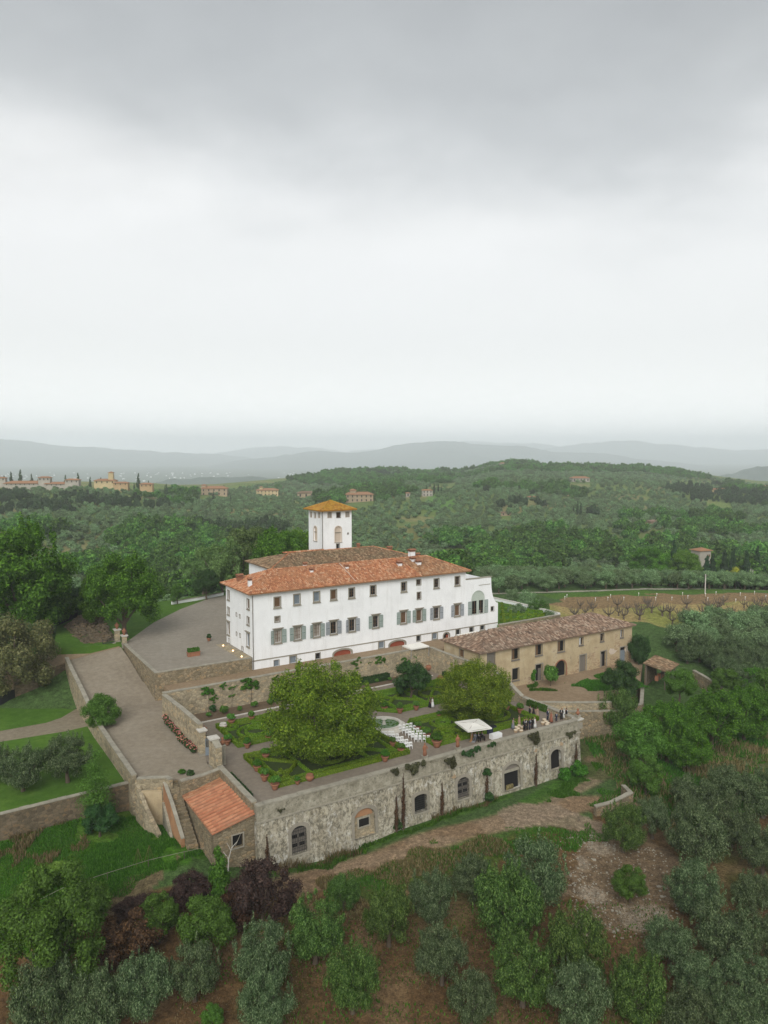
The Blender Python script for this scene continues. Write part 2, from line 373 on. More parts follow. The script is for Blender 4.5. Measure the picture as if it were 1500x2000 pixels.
# ================================================================== terrain
CP = np.array([(-200,40,-10),(-120,60,-9),(-60,60,-8.6),(0,45,-9),(60,50,-10.5),(140,60,-12),(0,0,-12),(0,-60,-14),(-150,-50,-14),(150,-50,-15),
 (-46,82,-5),(-33,84,-5),(-22,82,-5.3),(-62,90,-4.7),(-90,95,-4.5),(-150,90,-5),(-60,72,-7.2),(-30,70,-7.9),(-12,71,-7.8),(-14,80,-7.0),(5,92.5,-7.0),(20,102,-7.1),(33,111,-7.2),
 (10,80,-7.7),(30,90,-8),(50,98,-8.4),(42,118,-6.8),(38,125,-6.3),(60,125,-7.2),(80,110,-9),(100,130,-7.5),(72,140,-5.4),(62,150,-3.6),(90,150,-4.8),(130,160,-3),
 (62,164,-1.0),(60,180,.8),(100,182,.8),(150,190,.8),(62,220,1),(100,225,1),(160,230,0),(80,280,-4),(0,260,-3),(30,180,1.5),(20,205,1),(40,240,0),
 (0,110,-9.5),(-15,100,-10),(10,125,-7),(28,128,-7),(20,140,-4.5),(40,143,-4.5),(-10,140,0),(10,165,2),(-30,150,3),(-28,108,-5),(-40,112,-4),
 (-72,112,-5),(-52,106,-5),(-100,115,-5),(-60,138,2.5),(-95,138,3),(-140,140,2),(-72,165,3),(-52,178,3.5),(-110,185,0),(-40,200,2.5),(-62,235,-6),(-130,250,-9),(-10,200,2.5),(-10,225,0),(-200,150,0),(220,150,-4),(200,260,-4)], float)
def _tps(r2): return np.where(r2 > 0, .5 * r2 * np.log(np.maximum(r2, 1e-9)), 0)
_n = len(CP); _K = _tps(((CP[:, None, :2] - CP[None, :, :2]) ** 2).sum(-1) / 1e4) + np.eye(_n) * 1e-4
_P = np.c_[np.ones(_n), CP[:, :2] / 100]; _A = np.block([[_K, _P], [_P.T, np.zeros((3, 3))]])
_w = np.linalg.solve(_A, np.r_[CP[:, 2], 0, 0, 0])
def near_z(x, y):
    x = np.asarray(x, float).ravel(); y = np.asarray(y, float).ravel(); out = np.empty(len(x))
    for i in range(0, len(x), 20000):
        X = np.c_[x[i:i+20000], y[i:i+20000]]
        out[i:i+20000] = _tps(((X[:, None] - CP[None, :, :2]) ** 2).sum(-1) / 1e4) @ _w[:_n] + np.c_[np.ones(len(X)), X / 100] @ _w[_n:]
    return out
SKY_PX = np.array([-900, -300, 0, 60, 150, 230, 300, 340, 420, 500, 560, 640, 700, 780, 850, 900, 960, 1000, 1060, 1100, 1180, 1250, 1350, 1420, 1480, 1560, 2000, 2600], float)
SKY_PY = np.array([950, 950, 950, 946, 944, 948, 953, 960, 958, 946, 938, 922, 918, 916, 916, 920, 907, 901, 905, 907, 909, 910, 920, 930, 938, 940, 940, 940], float)
SKY_D = np.array([700, 700, 700, 700, 700, 700, 700, 720, 800, 950, 1100, 1300, 1350, 1400, 1400, 1350, 1350, 1350, 1350, 1350, 1350, 1350, 1350, 1350, 1350, 1350, 1350, 1350], float)
def vnoise(x, y, sc, seed=0):                            # smooth value noise
    x = np.asarray(x) / sc + seed * 17.3; y = np.asarray(y) / sc - seed * 9.1
    xi = np.floor(x).astype(np.int64); yi = np.floor(y).astype(np.int64); fx = x - xi; fy = y - yi
    fx = fx * fx * (3 - 2 * fx); fy = fy * fy * (3 - 2 * fy)
    def hsh(a, b):
        n = (a * 374761393 + b * 668265263 + seed * 1442695041) & 0x7fffffff
        n = ((n ^ (n >> 13)) * 1274126177) & 0x7fffffff
        return ((n ^ (n >> 16)) & 0xffff) / 65535.
    return (hsh(xi, yi) * (1 - fx) + hsh(xi + 1, yi) * fx) * (1 - fy) + (hsh(xi, yi + 1) * (1 - fx) + hsh(xi + 1, yi + 1) * fx) * fy
def sstep(a, b, x): t = np.clip((x - a) / (b - a), 0, 1); return t * t * (3 - 2 * t)
def terrain_z(x, y):
    x = np.atleast_1d(np.asarray(x, float)); y = np.atleast_1d(np.asarray(y, float))
    sh = x.shape; x = x.ravel(); y = y.ravel()
    d = np.hypot(x, y); yy = np.maximum(y, d * .45); px = 750 + F * x / yy
    ysk = np.interp(px, SKY_PX, SKY_PY); ds = np.interp(px, SKY_PX, SKY_D)
    zs = CAMH - (ysk - 885) * ds / F - 4.5               # leave room for the tree tops on the skyline
    s = np.clip((d - 300) / (ds - 300), 0, 1); z = -8 + (zs + 8) * s ** 1.5
    z += (vnoise(x, y, 170, 2) - .5) * 16 * np.sin(np.pi * np.clip(s, 0, 1)) + (vnoise(x, y, 60, 5) - .5) * 4 * np.clip(s * 4, 0, 1) * (1 - s)
    z += -6 * np.exp(-((d - 400) / 90.) ** 2)
    back = np.clip(d - ds, 0, None); z = np.where(back > 0, zs - (zs + 105) * sstep(60, 2600, back), z)
    w = sstep(235, 330, d)
    far = d > 345; zn = np.zeros_like(z); i = np.where(~far)[0]
    if len(i): zn[i] = near_z(x[i], y[i])
    zn += (vnoise(x, y, 7, 3) - .5) * .35 * sstep(50, 90, d) + (vnoise(x, y, 2.1, 8) - .5) * .12
    return (zn * (1 - w) + z * w).reshape(sh)
def tz(x, y): return float(terrain_z([x], [y])[0])
_tcache = {}
def GT(px, py):                                          # photo -> ground
    d = ray(px, py); t = np.concatenate([np.arange(30, 340, .5), np.arange(340, 2500, 6)])
    P = d[None] * t[:, None]; z = terrain_z(P[:, 0], P[:, 1]); below = (P[:, 2] + CAMH) < z
    i = int(np.argmax(below)) if below.any() else len(t) - 1
    p = P[i]; return float(p[0]), float(p[1]), float(z[i])

# painted kinds of ground, as areas with a shape of their own
def in_poly(x, y, poly):
    c = np.zeros(x.shape, bool); n = len(poly)
    for i in range(n):
        x0, y0 = poly[i]; x1, y1 = poly[(i + 1) % n]
        if y0 == y1: continue
        c ^= ((y0 > y) != (y1 > y)) & (x < (x1 - x0) * (y - y0) / (y1 - y0) + x0)
    return c
def pxpoly(pts, z): return [G(px, py, z) for px, py in pts]
def near_line(x, y, line, w):
    m = np.full(x.shape, 1e9)
    for (x0, y0), (x1, y1) in zip(line, line[1:]):
        dx, dy = x1 - x0, y1 - y0; t = np.clip(((x - x0) * dx + (y - y0) * dy) / (dx * dx + dy * dy), 0, 1)
        m = np.minimum(m, np.hypot(x - x0 - t * dx, y - y0 - t * dy))
    return 1 - sstep(w * .7, w * 1.15, m)
ang = np.concatenate([np.linspace(-180, -42, 30, endpoint=False), np.linspace(-42, 42, 430), np.linspace(42, 180, 31)[1:]])
rad = np.concatenate([[0, 10, 20, 28], np.linspace(34, 60, 40), np.linspace(60, 240, 300)[1:], np.geomspace(240, 1600, 210)[1:], np.geomspace(1600, 13000, 36)[1:]])
AA, RR = np.meshgrid(np.radians(ang[:-1]), rad); tx = RR * np.sin(AA); ty = RR * np.cos(AA); tzv = terrain_z(tx, ty)
x, y = tx.ravel(), ty.ravel(); d = np.hypot(x, y)
jit = (vnoise(x, y, 4, 11) - .5) * 5 + (vnoise(x, y, 1.5, 12) - .5) * 2
xj, yj = x + jit, y + (vnoise(x, y, 4, 13) - .5) * 5
C = np.tile(np.array([.060, .105, .030]), (len(x), 1))
def blend(m, c):
    m = np.asarray(m, float)[:, None]; C[:] = C * (1 - m) + np.array(c) * m
n1 = vnoise(x, y, 9, 21); n2 = vnoise(x, y, 3.2, 22); n3 = vnoise(x, y, 55, 23)
near = d < 160
# orchard floor below the bastion: brown earth with grass
orch = in_poly(xj, yj, pxpoly([(-900, 1830), (150, 1760), (330, 1770), (560, 1745), (700, 1730), (860, 1690), (1000, 1640), (1180, 1570), (1330, 1530), (1800, 1500), (2600, 3200), (-1800, 3200)], -7.5))
blend(orch, (.115, .068, .030)); blend(orch * sstep(.62, .85, n1) * .6, (.065, .085, .018)); blend(orch * sstep(.55, .8, n2) * .6, (.18, .12, .062))
bank = in_poly(xj, yj, pxpoly([(640, 1700), (960, 1630), (1100, 1590), (1170, 1620), (1000, 1660), (860, 1720), (640, 1770)], -7.4)); blend(bank * (.5 + .5 * n2), (.055, .105, .014))
stony = in_poly(xj, yj, pxpoly([(1080, 1640), (1210, 1615), (1300, 1660), (1330, 1790), (1230, 1830), (1130, 1810)], -7.8)); blend(stony * .9, (.165, .118, .072)); blend(stony * sstep(.6, .75, n2), (.26, .21, .15))
# lower lawn, left
lawn2 = in_poly(xj, yj, pxpoly([(-900, 1700), (-200, 1640), (0, 1610), (260, 1580), (380, 1600), (430, 1665), (330, 1690), (200, 1740), (60, 1790), (-300, 1860), (-900, 2000)], -4.9))
blend(lawn2, (.055, .14, .012)); blend(lawn2 * sstep(.5, .8, n1) * .5, (.12, .16, .03)); blend(lawn2 * sstep(.6, .85, n2) * .4, (.035, .09, .012))
veg = in_poly(xj, yj, pxpoly([(100, 1745), (290, 1685), (345, 1680), (330, 1705), (170, 1760)], -5.1)); blend(veg * .9, (.14, .10, .058))
# track below the bastion
track = [G(px, py, -7.2) for px, py in ((560, 1730), (640, 1700), (800, 1655), (960, 1615), (1060, 1590), (1130, 1570), (1300, 1560))]
tk = near_line(x + jit * .15, y, track, 2.3); blend(tk * (d < 170), (.215, .145, .085)); blend(tk * sstep(.5, .7, n2) * .5, (.29, .215, .14))
tk2 = near_line(x + jit * .15, y, [G(px, py, -7.2) for px, py in ((1010, 1600), (1080, 1560), (1150, 1525), (1210, 1490))], 1.7); blend(tk2 * .9, (.22, .165, .105))
apron = in_poly(xj * .4 + x * .6, yj * .4 + y * .6, pxpoly([(960, 1590), (1010, 1570), (1080, 1575), (1180, 1600), (1180, 1625), (1080, 1620), (1000, 1625)], -7.2)); blend(apron * .85, (.25, .19, .13))
verge = near_line(x + jit * .2, y, [W(s, -1.0)[:2] for s in (2, 20, 38)], .9) * (d < 130); blend(verge * (W(0, 0)[0] < x), (.055, .115, .016))
verge2 = in_poly(x, y, pxpoly([(1010, 1570), (1130, 1495), (1180, 1500), (1110, 1545), (1050, 1575)], -7.2)); blend(verge2 * .9, (.05, .12, .014))
slope = in_poly(xj, yj, pxpoly([(1130, 1420), (1230, 1400), (1500, 1400), (1500, 1560), (1300, 1600), (1200, 1520), (1145, 1500)], -6.5)); blend(slope * .8, (.075, .085, .028)); blend(slope * sstep(.5, .7, n2), (.16, .115, .065))
# ploughed field and bare vines, right
field = in_poly(xj, yj, pxpoly([(1060, 1200), (1090, 1168), (1500, 1162), (2000, 1158), (2000, 1270), (1500, 1235), (1250, 1215), (1120, 1225)], .9)); blend(field, (.31, .24, .10)); blend(field * sstep(.35, .65, n1) * .8, (.19, .22, .05))
fb = in_poly(xj, yj, pxpoly([(1060, 1185), (1090, 1168), (1500, 1162), (2000, 1158), (2000, 1180), (1500, 1182), (1100, 1190)], .9)); blend(fb, (.22, .15, .075))
strip = in_poly(xj, yj, pxpoly([(1030, 1162), (1500, 1148), (2000, 1140), (2000, 1156), (1500, 1160), (1080, 1170)], .9)); blend(strip * .9, (.075, .145, .022))
lane = near_line(x, y, [G(px, py, .9) for px, py in ((960, 1158), (1150, 1155), (1500, 1146), (1900, 1138))], 1.2); blend(lane * (d > 190) * .9, (.40, .36, .30))
# far country
farm = sstep(300, 340, d)
blend(farm, (.13, .18, .05)); blend(farm * sstep(.45, .7, n3) * .6, (.17, .23, .06)); blend(farm * sstep(.55, .75, vnoise(x, y, 38, 31)) * .7, (.25, .215, .10))
row = np.sin((x * .8 + y * .6) / 1.9 + vnoise(x, y, 60, 35) * 6); blend(farm * sstep(.2, .8, row) * .35 * sstep(.45, .6, vnoise(x, y, 90, 36)), (.07, .12, .03))
for pts, z, c in (([(240, 972), (300, 978), (310, 985), (250, 988)], 6, (.085, .21, .03)), ([(835, 948), (890, 944), (892, 955), (835, 957)], 12, (.11, .22, .05)),
                  ([(1300, 937), (1410, 938), (1420, 950), (1310, 950)], 16, (.10, .17, .07)), ([(770, 1020), (850, 1010), (850, 1035), (775, 1045)], -6, (.17, .17, .055)),
                  ([(870, 1075), (925, 1082), (940, 1095), (880, 1100)], -7, (.13, .15, .05))):
    blend(in_poly(x, y, pxpoly(pts, z)) * farm * .9, c)
blend(sstep(2300, 3000, d) * .9, (.11, .14, .11))
n_a = len(ang) - 1; n_r = len(rad)
ii, jj = np.meshgrid(np.arange(n_r - 1), np.arange(n_a), indexing='ij'); j2 = (jj + 1) % n_a
q = np.stack([ii * n_a + jj, (ii + 1) * n_a + jj, (ii + 1) * n_a + j2, ii * n_a + j2], -1).reshape(-1, 4)[:, ::-1]
t = NT('terrain_ground'); v = t.vec(world=True)
base = t.attr('Col').outputs['Color']
x1 = t.mix(1.0, base, t.ramp(t.noise(1.3, 7, .75, v), [(.28, .38), (.5, .95), (.72, 1.7)]), 'MULTIPLY')
x1 = t.mix(1.0, x1, t.ramp(t.noise(5, 6, .8, v), [(.3, .4), (.7, 1.65)]), 'MULTIPLY')
t.pbr(x1, .97, t.bump(t.noise(4, 7, .75, v), .12, .9), spec=.1)
me = fast_mesh('ground', np.stack([tx.ravel(), ty.ravel(), tzv.ravel()], 1), q, mat='terrain_ground')
ca = me.color_attributes.new('Col', 'FLOAT_COLOR', 'POINT'); ca.data.foreach_set('color', np.c_[np.clip(C, 0, 1), np.ones(len(C))].astype(np.float32).ravel())
me.polygons.foreach_set('use_smooth', np.ones(len(me.polygons), bool))
tag(link_mesh('ground', me), 'rolling ground of lawns, orchard earth and olive country', 'ground', kind='structure')

# ================================================================== far ranges
speckle('far_wood', (.10, .13, .11), .03, .5, 1, big=.006)
def rng_mesh(name, pts, D, depth, label, base=-130, seed=0, rough=1.0):
    px = np.array([p[0] for p in pts], float); py = np.array([p[1] for p in pts], float)
    nx, ny = 260, 26; U = np.linspace(px[0], px[-1], nx); Z = np.interp(U, px, py)
    Z = np.convolve(np.r_[[Z[0]] * 4, Z, [Z[-1]] * 4], np.ones(9) / 9, 'valid')
    zt = CAMH - (Z - 885) * D / F
    zt += ((vnoise(U, U * 0, 23, seed) - .5) * 5 + (vnoise(U, U * 0, 8, seed + 1) - .5) * 2.4) * D / F * rough
    V = np.linspace(0, 1, ny); verts = []
    for vv in V:
        dd = D - depth * .8 + depth * vv * 1.2; prof = np.clip(1 - abs(vv - .667) / (.667 if vv < .667 else .34), 0, 1)
        prof = prof ** 1.15
        yy = np.full(nx, dd); xx = (U - 750) / F * D * (.9 + .1 * dd / D)
        n = (vnoise(xx, yy, depth * .16, seed + 3) - .5) * .5 * np.sin(np.pi * min(vv / .667, 1)) if vv < .667 else 0
        edge = np.minimum(1, np.minimum(np.arange(nx), np.arange(nx)[::-1]) / 12.)
        verts.append(np.stack([xx, yy, base + (zt - base) * np.clip(prof + n * prof, 0, 1.0) * edge], 1))
    verts = np.concatenate(verts); a, b = np.meshgrid(np.arange(ny - 1), np.arange(nx - 1), indexing='ij')
    q = np.stack([a * nx + b, a * nx + b + 1, (a + 1) * nx + b + 1, (a + 1) * nx + b], -1).reshape(-1, 4)
    me = fast_mesh(name, verts, q, mat='far_wood'); me.polygons.foreach_set('use_smooth', np.ones(len(me.polygons), bool))
    return tag(link_mesh(name, me), label, 'hills', kind='structure')
rng_mesh('hills', [(250, 955), (330, 936), (380, 932), (430, 928), (500, 930), (560, 934), (640, 950)], 2600, 900, 'blue green hill with a hamlet in the valley gap', seed=1)
rng_mesh('hills', [(1330, 950), (1420, 926), (1470, 912), (1540, 903), (1700, 905), (1900, 930)], 3200, 1000, 'dark wooded hill at the right edge of the skyline', seed=2)
rng_mesh('hills', [(300, 940), (420, 906), (520, 893), (580, 884), (640, 880), (690, 886), (740, 876), (800, 862), (850, 857), (900, 862), (960, 870), (1010, 868), (1080, 880), (1180, 886), (1250, 896), (1330, 904), (1400, 918), (1600, 930)], 9000, 3200, 'hazy blue mountain ridge behind the tower', seed=3)
rng_mesh('hills', [(-700, 872), (-300, 866), (-80, 858), (0, 855), (40, 858), (110, 869), (200, 873), (280, 879), (350, 882), (430, 888), (560, 900), (700, 915)], 10800, 3400, 'pale hazy mountain ridge at the left of the skyline', seed=4)
rng_mesh('hills', [(700, 930), (900, 895), (1050, 878), (1130, 866), (1200, 858), (1280, 864), (1360, 874), (1440, 878), (1560, 874), (1800, 880), (1900, 890)], 13000, 3600, 'palest mountain ridge at the right of the skyline', seed=5)
rng_mesh('hills', [(300, 910), (420, 884), (520, 870), (600, 872), (680, 880), (760, 876), (860, 862), (960, 861), (1100, 870), (1300, 886), (1500, 890)], 15500, 3400, 'faintest mountain ridge on the horizon', seed=6)
# town specks on the plain
mb = MB()
for k in range(170):
    px = random.uniform(330, 760) if random.random() < .6 else random.uniform(0, 340); D = random.uniform(3000, 5600)
    X = (px - 750) / F * D; Z = tz(X, D); s = random.uniform(2, 6); h = random.uniform(3, 7)
    mb.box(X - s, X + s * random.uniform(.4, 1.4), D - 5, D + 5, Z - 3, Z + h)
tag(mb.build('distant_town', 'white_plaster'), 'pale specks of a far town on the hazy plain', 'town', kind='stuff')

# ================================================================== platforms, roads, walls
def platform(name, poly, z, zb, mat, label, cat='ground'):
    mb = MB().prism(poly, zb, z); return tag(mb.build(name, mat), label, cat, kind='structure')
platform('garden_terrace', [W(0.3, .3)[:2], W(53.3, .3)[:2], W(50.3, 35.6)[:2], W(-.4, 36.2)[:2]], 0, -1.2, 'terrace_gravel', 'grey gravel floor of the walled garden', 'terrace')
Z5 = 5.5
fore = pxpoly([(305, 1312)], Z5) + [tuple((V0 - CV * .0 + CU * .05)[:2])] + [tuple((V0 + CV * 12.9 + CU * .05)[:2]), tuple((V0 + CV * 12.9 + CU * 6)[:2])] + pxpoly([(470, 1158), (410, 1168), (352, 1190), (300, 1216), (262, 1243), (244, 1256)], Z5)
platform('forecourt', [tuple(map(float, p)) for p in fore], Z5, -1, 'court_gravel', 'grey gravel forecourt beside the villa', 'forecourt')
platform('forecourt_lawn', pxpoly([(104, 1268), (234, 1258), (262, 1262), (400, 1275), (462, 1262), (468, 1150), (335, 1172), (180, 1193), (112, 1222)], 5.4), 5.42, -1, 'lawn', 'bright green lawn round the forecourt trees', 'lawn')
platform('upper_lawn', pxpoly([(-400, 1440), (0, 1384), (128, 1343), (190, 1425), (268, 1524), (130, 1555), (0, 1588), (-400, 1690)], -1.6), -1.6, -7, 'lawn', 'green lawn terrace left of the drive', 'lawn')
platform('lane', [tuple((V0 + CU * s + CV * v)[:2]) for s, v in ((-16, -7), (66, -7), (66, 1), (-16, 1))], 3.2, -2, 'dirt_road', 'lane between the garden wall and the villa', 'lane')
platform('farm_court', [W(s, v)[:2] for s, v in ((54.6, 13.6), (68, 5.2), (84, 13), (96, 22), (92, 34), (50, 34))], -1.7, -7.5, 'dirt_road', 'bare earth court in front of the farmhouse', 'court')
fr_pts = [(-400, 1375, 3.1), (0, 1327, 3.1), (70, 1312, 3.1), (130, 1294, 3.2), (234, 1264, 5.0), (230, 1255, 5.1), (90, 1284, 3.6), (-400, 1345, 3.5)]
tag(MB().prism([G(*p) for p in fr_pts], -3, [p[2] for p in fr_pts]).build('far_road', 'dirt_road'), 'tan earth road leading to the forecourt gate', 'road', kind='structure')
def sheet(name, polys_px, z, mat, label, cat, up=.012):
    mb = MB().prism(pxpoly(polys_px, z), z - .3, z + up); return tag(mb.build(name, mat), label, cat, kind='structure')
sheet('path', [(-100, 1452), (0, 1428), (90, 1412), (120, 1402), (150, 1384), (115, 1374), (60, 1374), (-100, 1390), (-100, 1378), (60, 1364), (130, 1364), (160, 1378), (172, 1392), (200, 1388), (215, 1408), (130, 1428), (0, 1449), (-100, 1475)], -1.6, 'dry_path', 'pale gravel path curving over the left lawn', 'path', .02)
# the drive, sloping down from the gate
rows = [((236, 1264), (133, 1290), 5.2, 3.5), ((252, 1286), (142, 1312), 4.1, 3.1), ((278, 1330), (158, 1345), 2.3, 2.3), ((303, 1370), (182, 1392), .8, .8), ((335, 1405), (212, 1440), .25, .2), ((368, 1445), (240, 1478), .03, .0), ((405, 1492), (266, 1514), 0, 0), ((440, 1512), (290, 1527), 0, 0)]
dv = []; df = []
for r_, l_, zr, zl in rows:
    a = np.array([*G(*l_, zl), zl]); b = np.array([*G(*r_, zr), zr])
    if r_[0] < 400 and r_[0] > 300: b[:2] += np.array([1.5, .9])
    for k in range(9): dv.append(a + (b - a) * k / 8)
for i in range(len(rows) - 1):
    for k in range(8): df.append((i*9+k, (i+1)*9+k, (i+1)*9+k+1, i*9+k+1))
nb = len(dv)
edge = [i * 9 for i in range(len(rows))] + [(len(rows)-1)*9+k for k in range(1, 9)] + [i*9+8 for i in range(len(rows)-2, -1, -1)] + [k for k in range(7, 0, -1)]
for i in edge: dv.append(dv[i] - np.array([0, 0, 6]))
for k in range(len(edge)): k2 = (k + 1) % len(edge); df.append((edge[k], nb + k, nb + k2, edge[k2]))
tag(MB().add(dv, [tuple(reversed(f)) for f in df]).build('drive', 'gravel', smooth=False), 'sloping gravel drive beside the garden wall', 'drive', kind='structure')

def wall(name, pts, zt, zb, th, mat, label, cat='wall', cap='coping_stone', capw=.05, caph=.13, group=None, capmat=None):
    """free-standing or retaining wall along a polyline, with a row of coping stones as parts"""
    pts = [np.array(p[:2], float) for p in pts]; n = len(pts)
    zt = zt if hasattr(zt, '__len__') else [zt] * n; zb = zb if hasattr(zb, '__len__') else [zb] * n
    o = pts[0]; root = empty(name, (o[0], o[1], 0), 0, label, cat, group)
    def offs(w):
        out = []
        for i in range(n):
            d1 = pts[i] - pts[i-1] if i else pts[1] - pts[0]; d2 = pts[i+1] - pts[i] if i < n - 1 else d1
            d1 = d1 / np.hypot(*d1); d2 = d2 / np.hypot(*d2); nn = np.array([-(d1+d2)[1], (d1+d2)[0]]); nn /= np.hypot(*nn); nn /= max(.4, nn @ np.array([-d1[1], d1[0]]))
            out.append(nn * w)
        return out
    L_ = [p + q - o for p, q in zip(pts, offs(th / 2))]; R_ = [p - q - o for p, q in zip(pts, offs(th / 2))]
    mb = MB()
    for i in range(n - 1):
        mb.prism([R_[i], R_[i+1], L_[i+1], L_[i]], [zb[i], zb[i+1], zb[i+1], zb[i]], [zt[i] - caph, zt[i+1] - caph, zt[i+1] - caph, zt[i] - caph])
    mb.build('masonry', mat, root)
    if cap:
        L_ = [p + q - o for p, q in zip(pts, offs(th / 2 + capw))]; R_ = [p - q - o for p, q in zip(pts, offs(th / 2 + capw))]
        mb = MB()
        for i in range(n - 1):
            ln = np.hypot(*(pts[i+1] - pts[i])); m = max(1, int(ln / .95))
            for k in range(m):
                a, b = k / m + .006 / max(ln, 1) , (k + 1) / m - .012 / max(ln, 1); j = random.uniform(-.025, .03); jw = random.uniform(-.02, .03)
                P = [R_[i] + (R_[i+1] - R_[i]) * a, R_[i] + (R_[i+1] - R_[i]) * b, L_[i] + (L_[i+1] - L_[i]) * b, L_[i] + (L_[i+1] - L_[i]) * a]
                za, zb_ = zt[i] + (zt[i+1] - zt[i]) * a, zt[i] + (zt[i+1] - zt[i]) * b
                mb.prism(P, [za - caph, zb_ - caph, zb_ - caph, za - caph], [za + j, zb_ + j, zb_ + j, za + j])
        c = mb.build('coping_stones', cap, root); c['kind'] = 'stuff'
    return root
wall('garden_wall', [W(-.7, 36.4), W(10, 36.2), W(50.6, 35.9)], [4.4, 4.5, 4.75], -.6, .6, 'pale_rubble', 'long stone and plaster garden wall below the villa, with climbing plants')
wall('garden_wall', [W(50.6, 35.5), W(51.3, 28), W(51.9, 23.6)], [4.7, 4.4, 4.25], -2, .6, 'pale_rubble', 'stone garden wall running down beside the farmhouse end')
wall('garden_wall', [W(53.1, 19.6), W(53.6, 16.4), W(53.8, 13.2)], [3.6, 2.4, .8], -7.5, .7, 'pale_rubble', 'stepped old wall between the garden gate and the east parapet')
wall('garden_wall', [W(-.6, 35.9), W(-.2, 28), W(0.05, 20.2)], [4.3, 4.35, 4.35], [.2, -.3, -.6], .62, 'pale_rubble', 'tall ochre stone wall along the drive above the roses')
wall('garden_wall', [W(0.1, 14.5), W(0.15, 13.0)], [3.9, 3.4], -7, .8, 'pale_rubble', 'short tall wall stub joining the garden gate pillar to the hut roof')
wall('parapet_wall', [W(0.15, 12.9), W(.1, 1.0)], [.95, .95], -7, .6, 'rubble_stone', 'low stone parapet on the terrace edge above the hut roof')
wall('parapet_wall', [W(53.8, 12.9), W(53.6, .7)], [.75, .8], -7.6, .75, 'pale_rubble', 'low white-topped parapet on the east side of the terrace')
wall('forecourt_wall', [G(244, 1258, 5.6), G(262, 1275, 5.6), G(305, 1313, 5.6), tuple(V0 - CU * .3 - CV * .12)], [5.75, 5.7, 5.62, 5.6], -2, .55, 'rubble_stone', 'rough stone retaining wall under the forecourt corner', caph=.12, capw=.05)
wall('drive_wall', [G(130, 1283, 4.3), G(140, 1305, 4.0), G(160, 1345, 3), G(186, 1400, 1.6), G(215, 1445, 1.0), G(262, 1512, .8)], [4.3, 3.95, 2.95, 1.5, .95, .75], -6, .55, 'pale_rubble', 'curved stone wall on the left edge of the drive')
wall('drive_wall', [G(268, 1519, .6), G(325, 1517, .7), G(334, 1521, .7)], [.6, .75, .7], -4, .5, 'pale_rubble', 'low stone wall at the foot of the drive above the ruin', capw=.05)
wall('drive_wall', [G(352, 1524, .6), G(395, 1513, .6), G(428, 1500, .9)], [.6, .6, .9], -7, .55, 'rubble_stone', 'low stone wall at the foot of the drive along the hut roof', capw=.05)
wall('terrace_wall', [G(-300, 1672, -1.3), G(0, 1588, -1.3), G(130, 1556, -1.3), G(262, 1524, -1.0)], [-1.3, -1.3, -1.3, -1.0], -7, .6, 'dark_rubble', 'dark dry-stone wall holding the left lawn terrace', capw=.02)
wall('road_wall', [G(-300, 1338, 4), G(0, 1302, 4), G(92, 1283, 4), G(160, 1270, 4.6), G(226, 1254, 5.6)], [4, 4, 4, 4.6, 5.5], 1, .5, 'rubble_stone', 'low stone kerb wall behind the tan road')
wall('road_wall', [G(-300, 1372, 3.15), G(0, 1325, 3.15), G(72, 1311, 3.15), G(127, 1294, 3.2)], 3.2, -4, .6, 'dark_rubble', 'brown stone wall holding up the tan road', cap=None)
wall('garden_wall', [G(335, 1176, 6), G(385, 1168, 6), G(436, 1158, 6)], 6.2, 3, .35, 'white_plaster', 'low white wall behind the forecourt lawn', capw=.05)
wall('court_wall', [W(54.3, 14.2), W(61.0, 9.6), W(67.6, 5.9)], [-.55, -.6, -.65], -3, .5, 'pale_rubble', 'low stone wall across the front of the farm court', capw=.06)
wall('court_wall', [W(54.3, 12.9), W(61.0, 8.4), W(68.3, 4.6), W(75, 5.5), W(84, 12.4)], [-1.75, -1.8, -1.9, -2.2, -2.2], -8, .6, 'rubble_stone', 'rough stone retaining wall below the farm court', capw=.02)
wall('court_wall', [G(1355, 1312, -2), G(1395, 1335, -2.6), G(1420, 1352, -3)], [-1.6, -2.2, -2.6], -6, .6, 'rubble_stone', 'sloping stone wall beyond the open shed', capw=.02)
wall('ruin_wall', [G(1162, 1574, -6), G(1195, 1564, -5.6), G(1232, 1548, -5.2), G(1217, 1532, -5.3)], [-6.0, -5.7, -5.1, -5.3], -9, .6, 'rubble_stone', 'broken stone wall corner beside the round green bush', capw=.02)
# ================================================================== building helpers
def front_map(off=0.0, batter=0.0, ztop=0.0): return lambda s, z, d: (s, off + d - batter * (ztop - z), z)
def side_map(off=0.0): return lambda s, z, d: (off + d, s, z)              # wall facing -x, s runs along y
def right_map(off=0.0, batter=0.0, ztop=0.0): return lambda s, z, d: (off - d + batter * (ztop - z), s, z)
def lrect(s0, s1, z0, z1): return [(s0, z0), (s1, z0), (s1, z1), (s0, z1)]
def larch(s0, s1, z0, z1, rise=None, n=10):
    c = (s0 + s1) / 2; w = (s1 - s0) / 2; rise = min(w if rise is None else rise, z1 - z0 - .05); zs = z1 - rise
    return [(s0, z0), (s1, z0)] + [(c + w * math.cos(math.pi * k / n), zs + rise * math.sin(math.pi * k / n)) for k in range(n + 1)]
def grow(loop, g, gb=None):
    gb = g if gb is None else gb
    s0 = min(p[0] for p in loop); s1 = max(p[0] for p in loop); z0 = min(p[1] for p in loop); z1 = max(p[1] for p in loop)
    return [(s0 - g + (p[0] - s0) * (s1 - s0 + 2 * g) / (s1 - s0), z0 - gb + (p[1] - z0) * (z1 - z0 + g + gb) / (z1 - z0)) for p in loop]
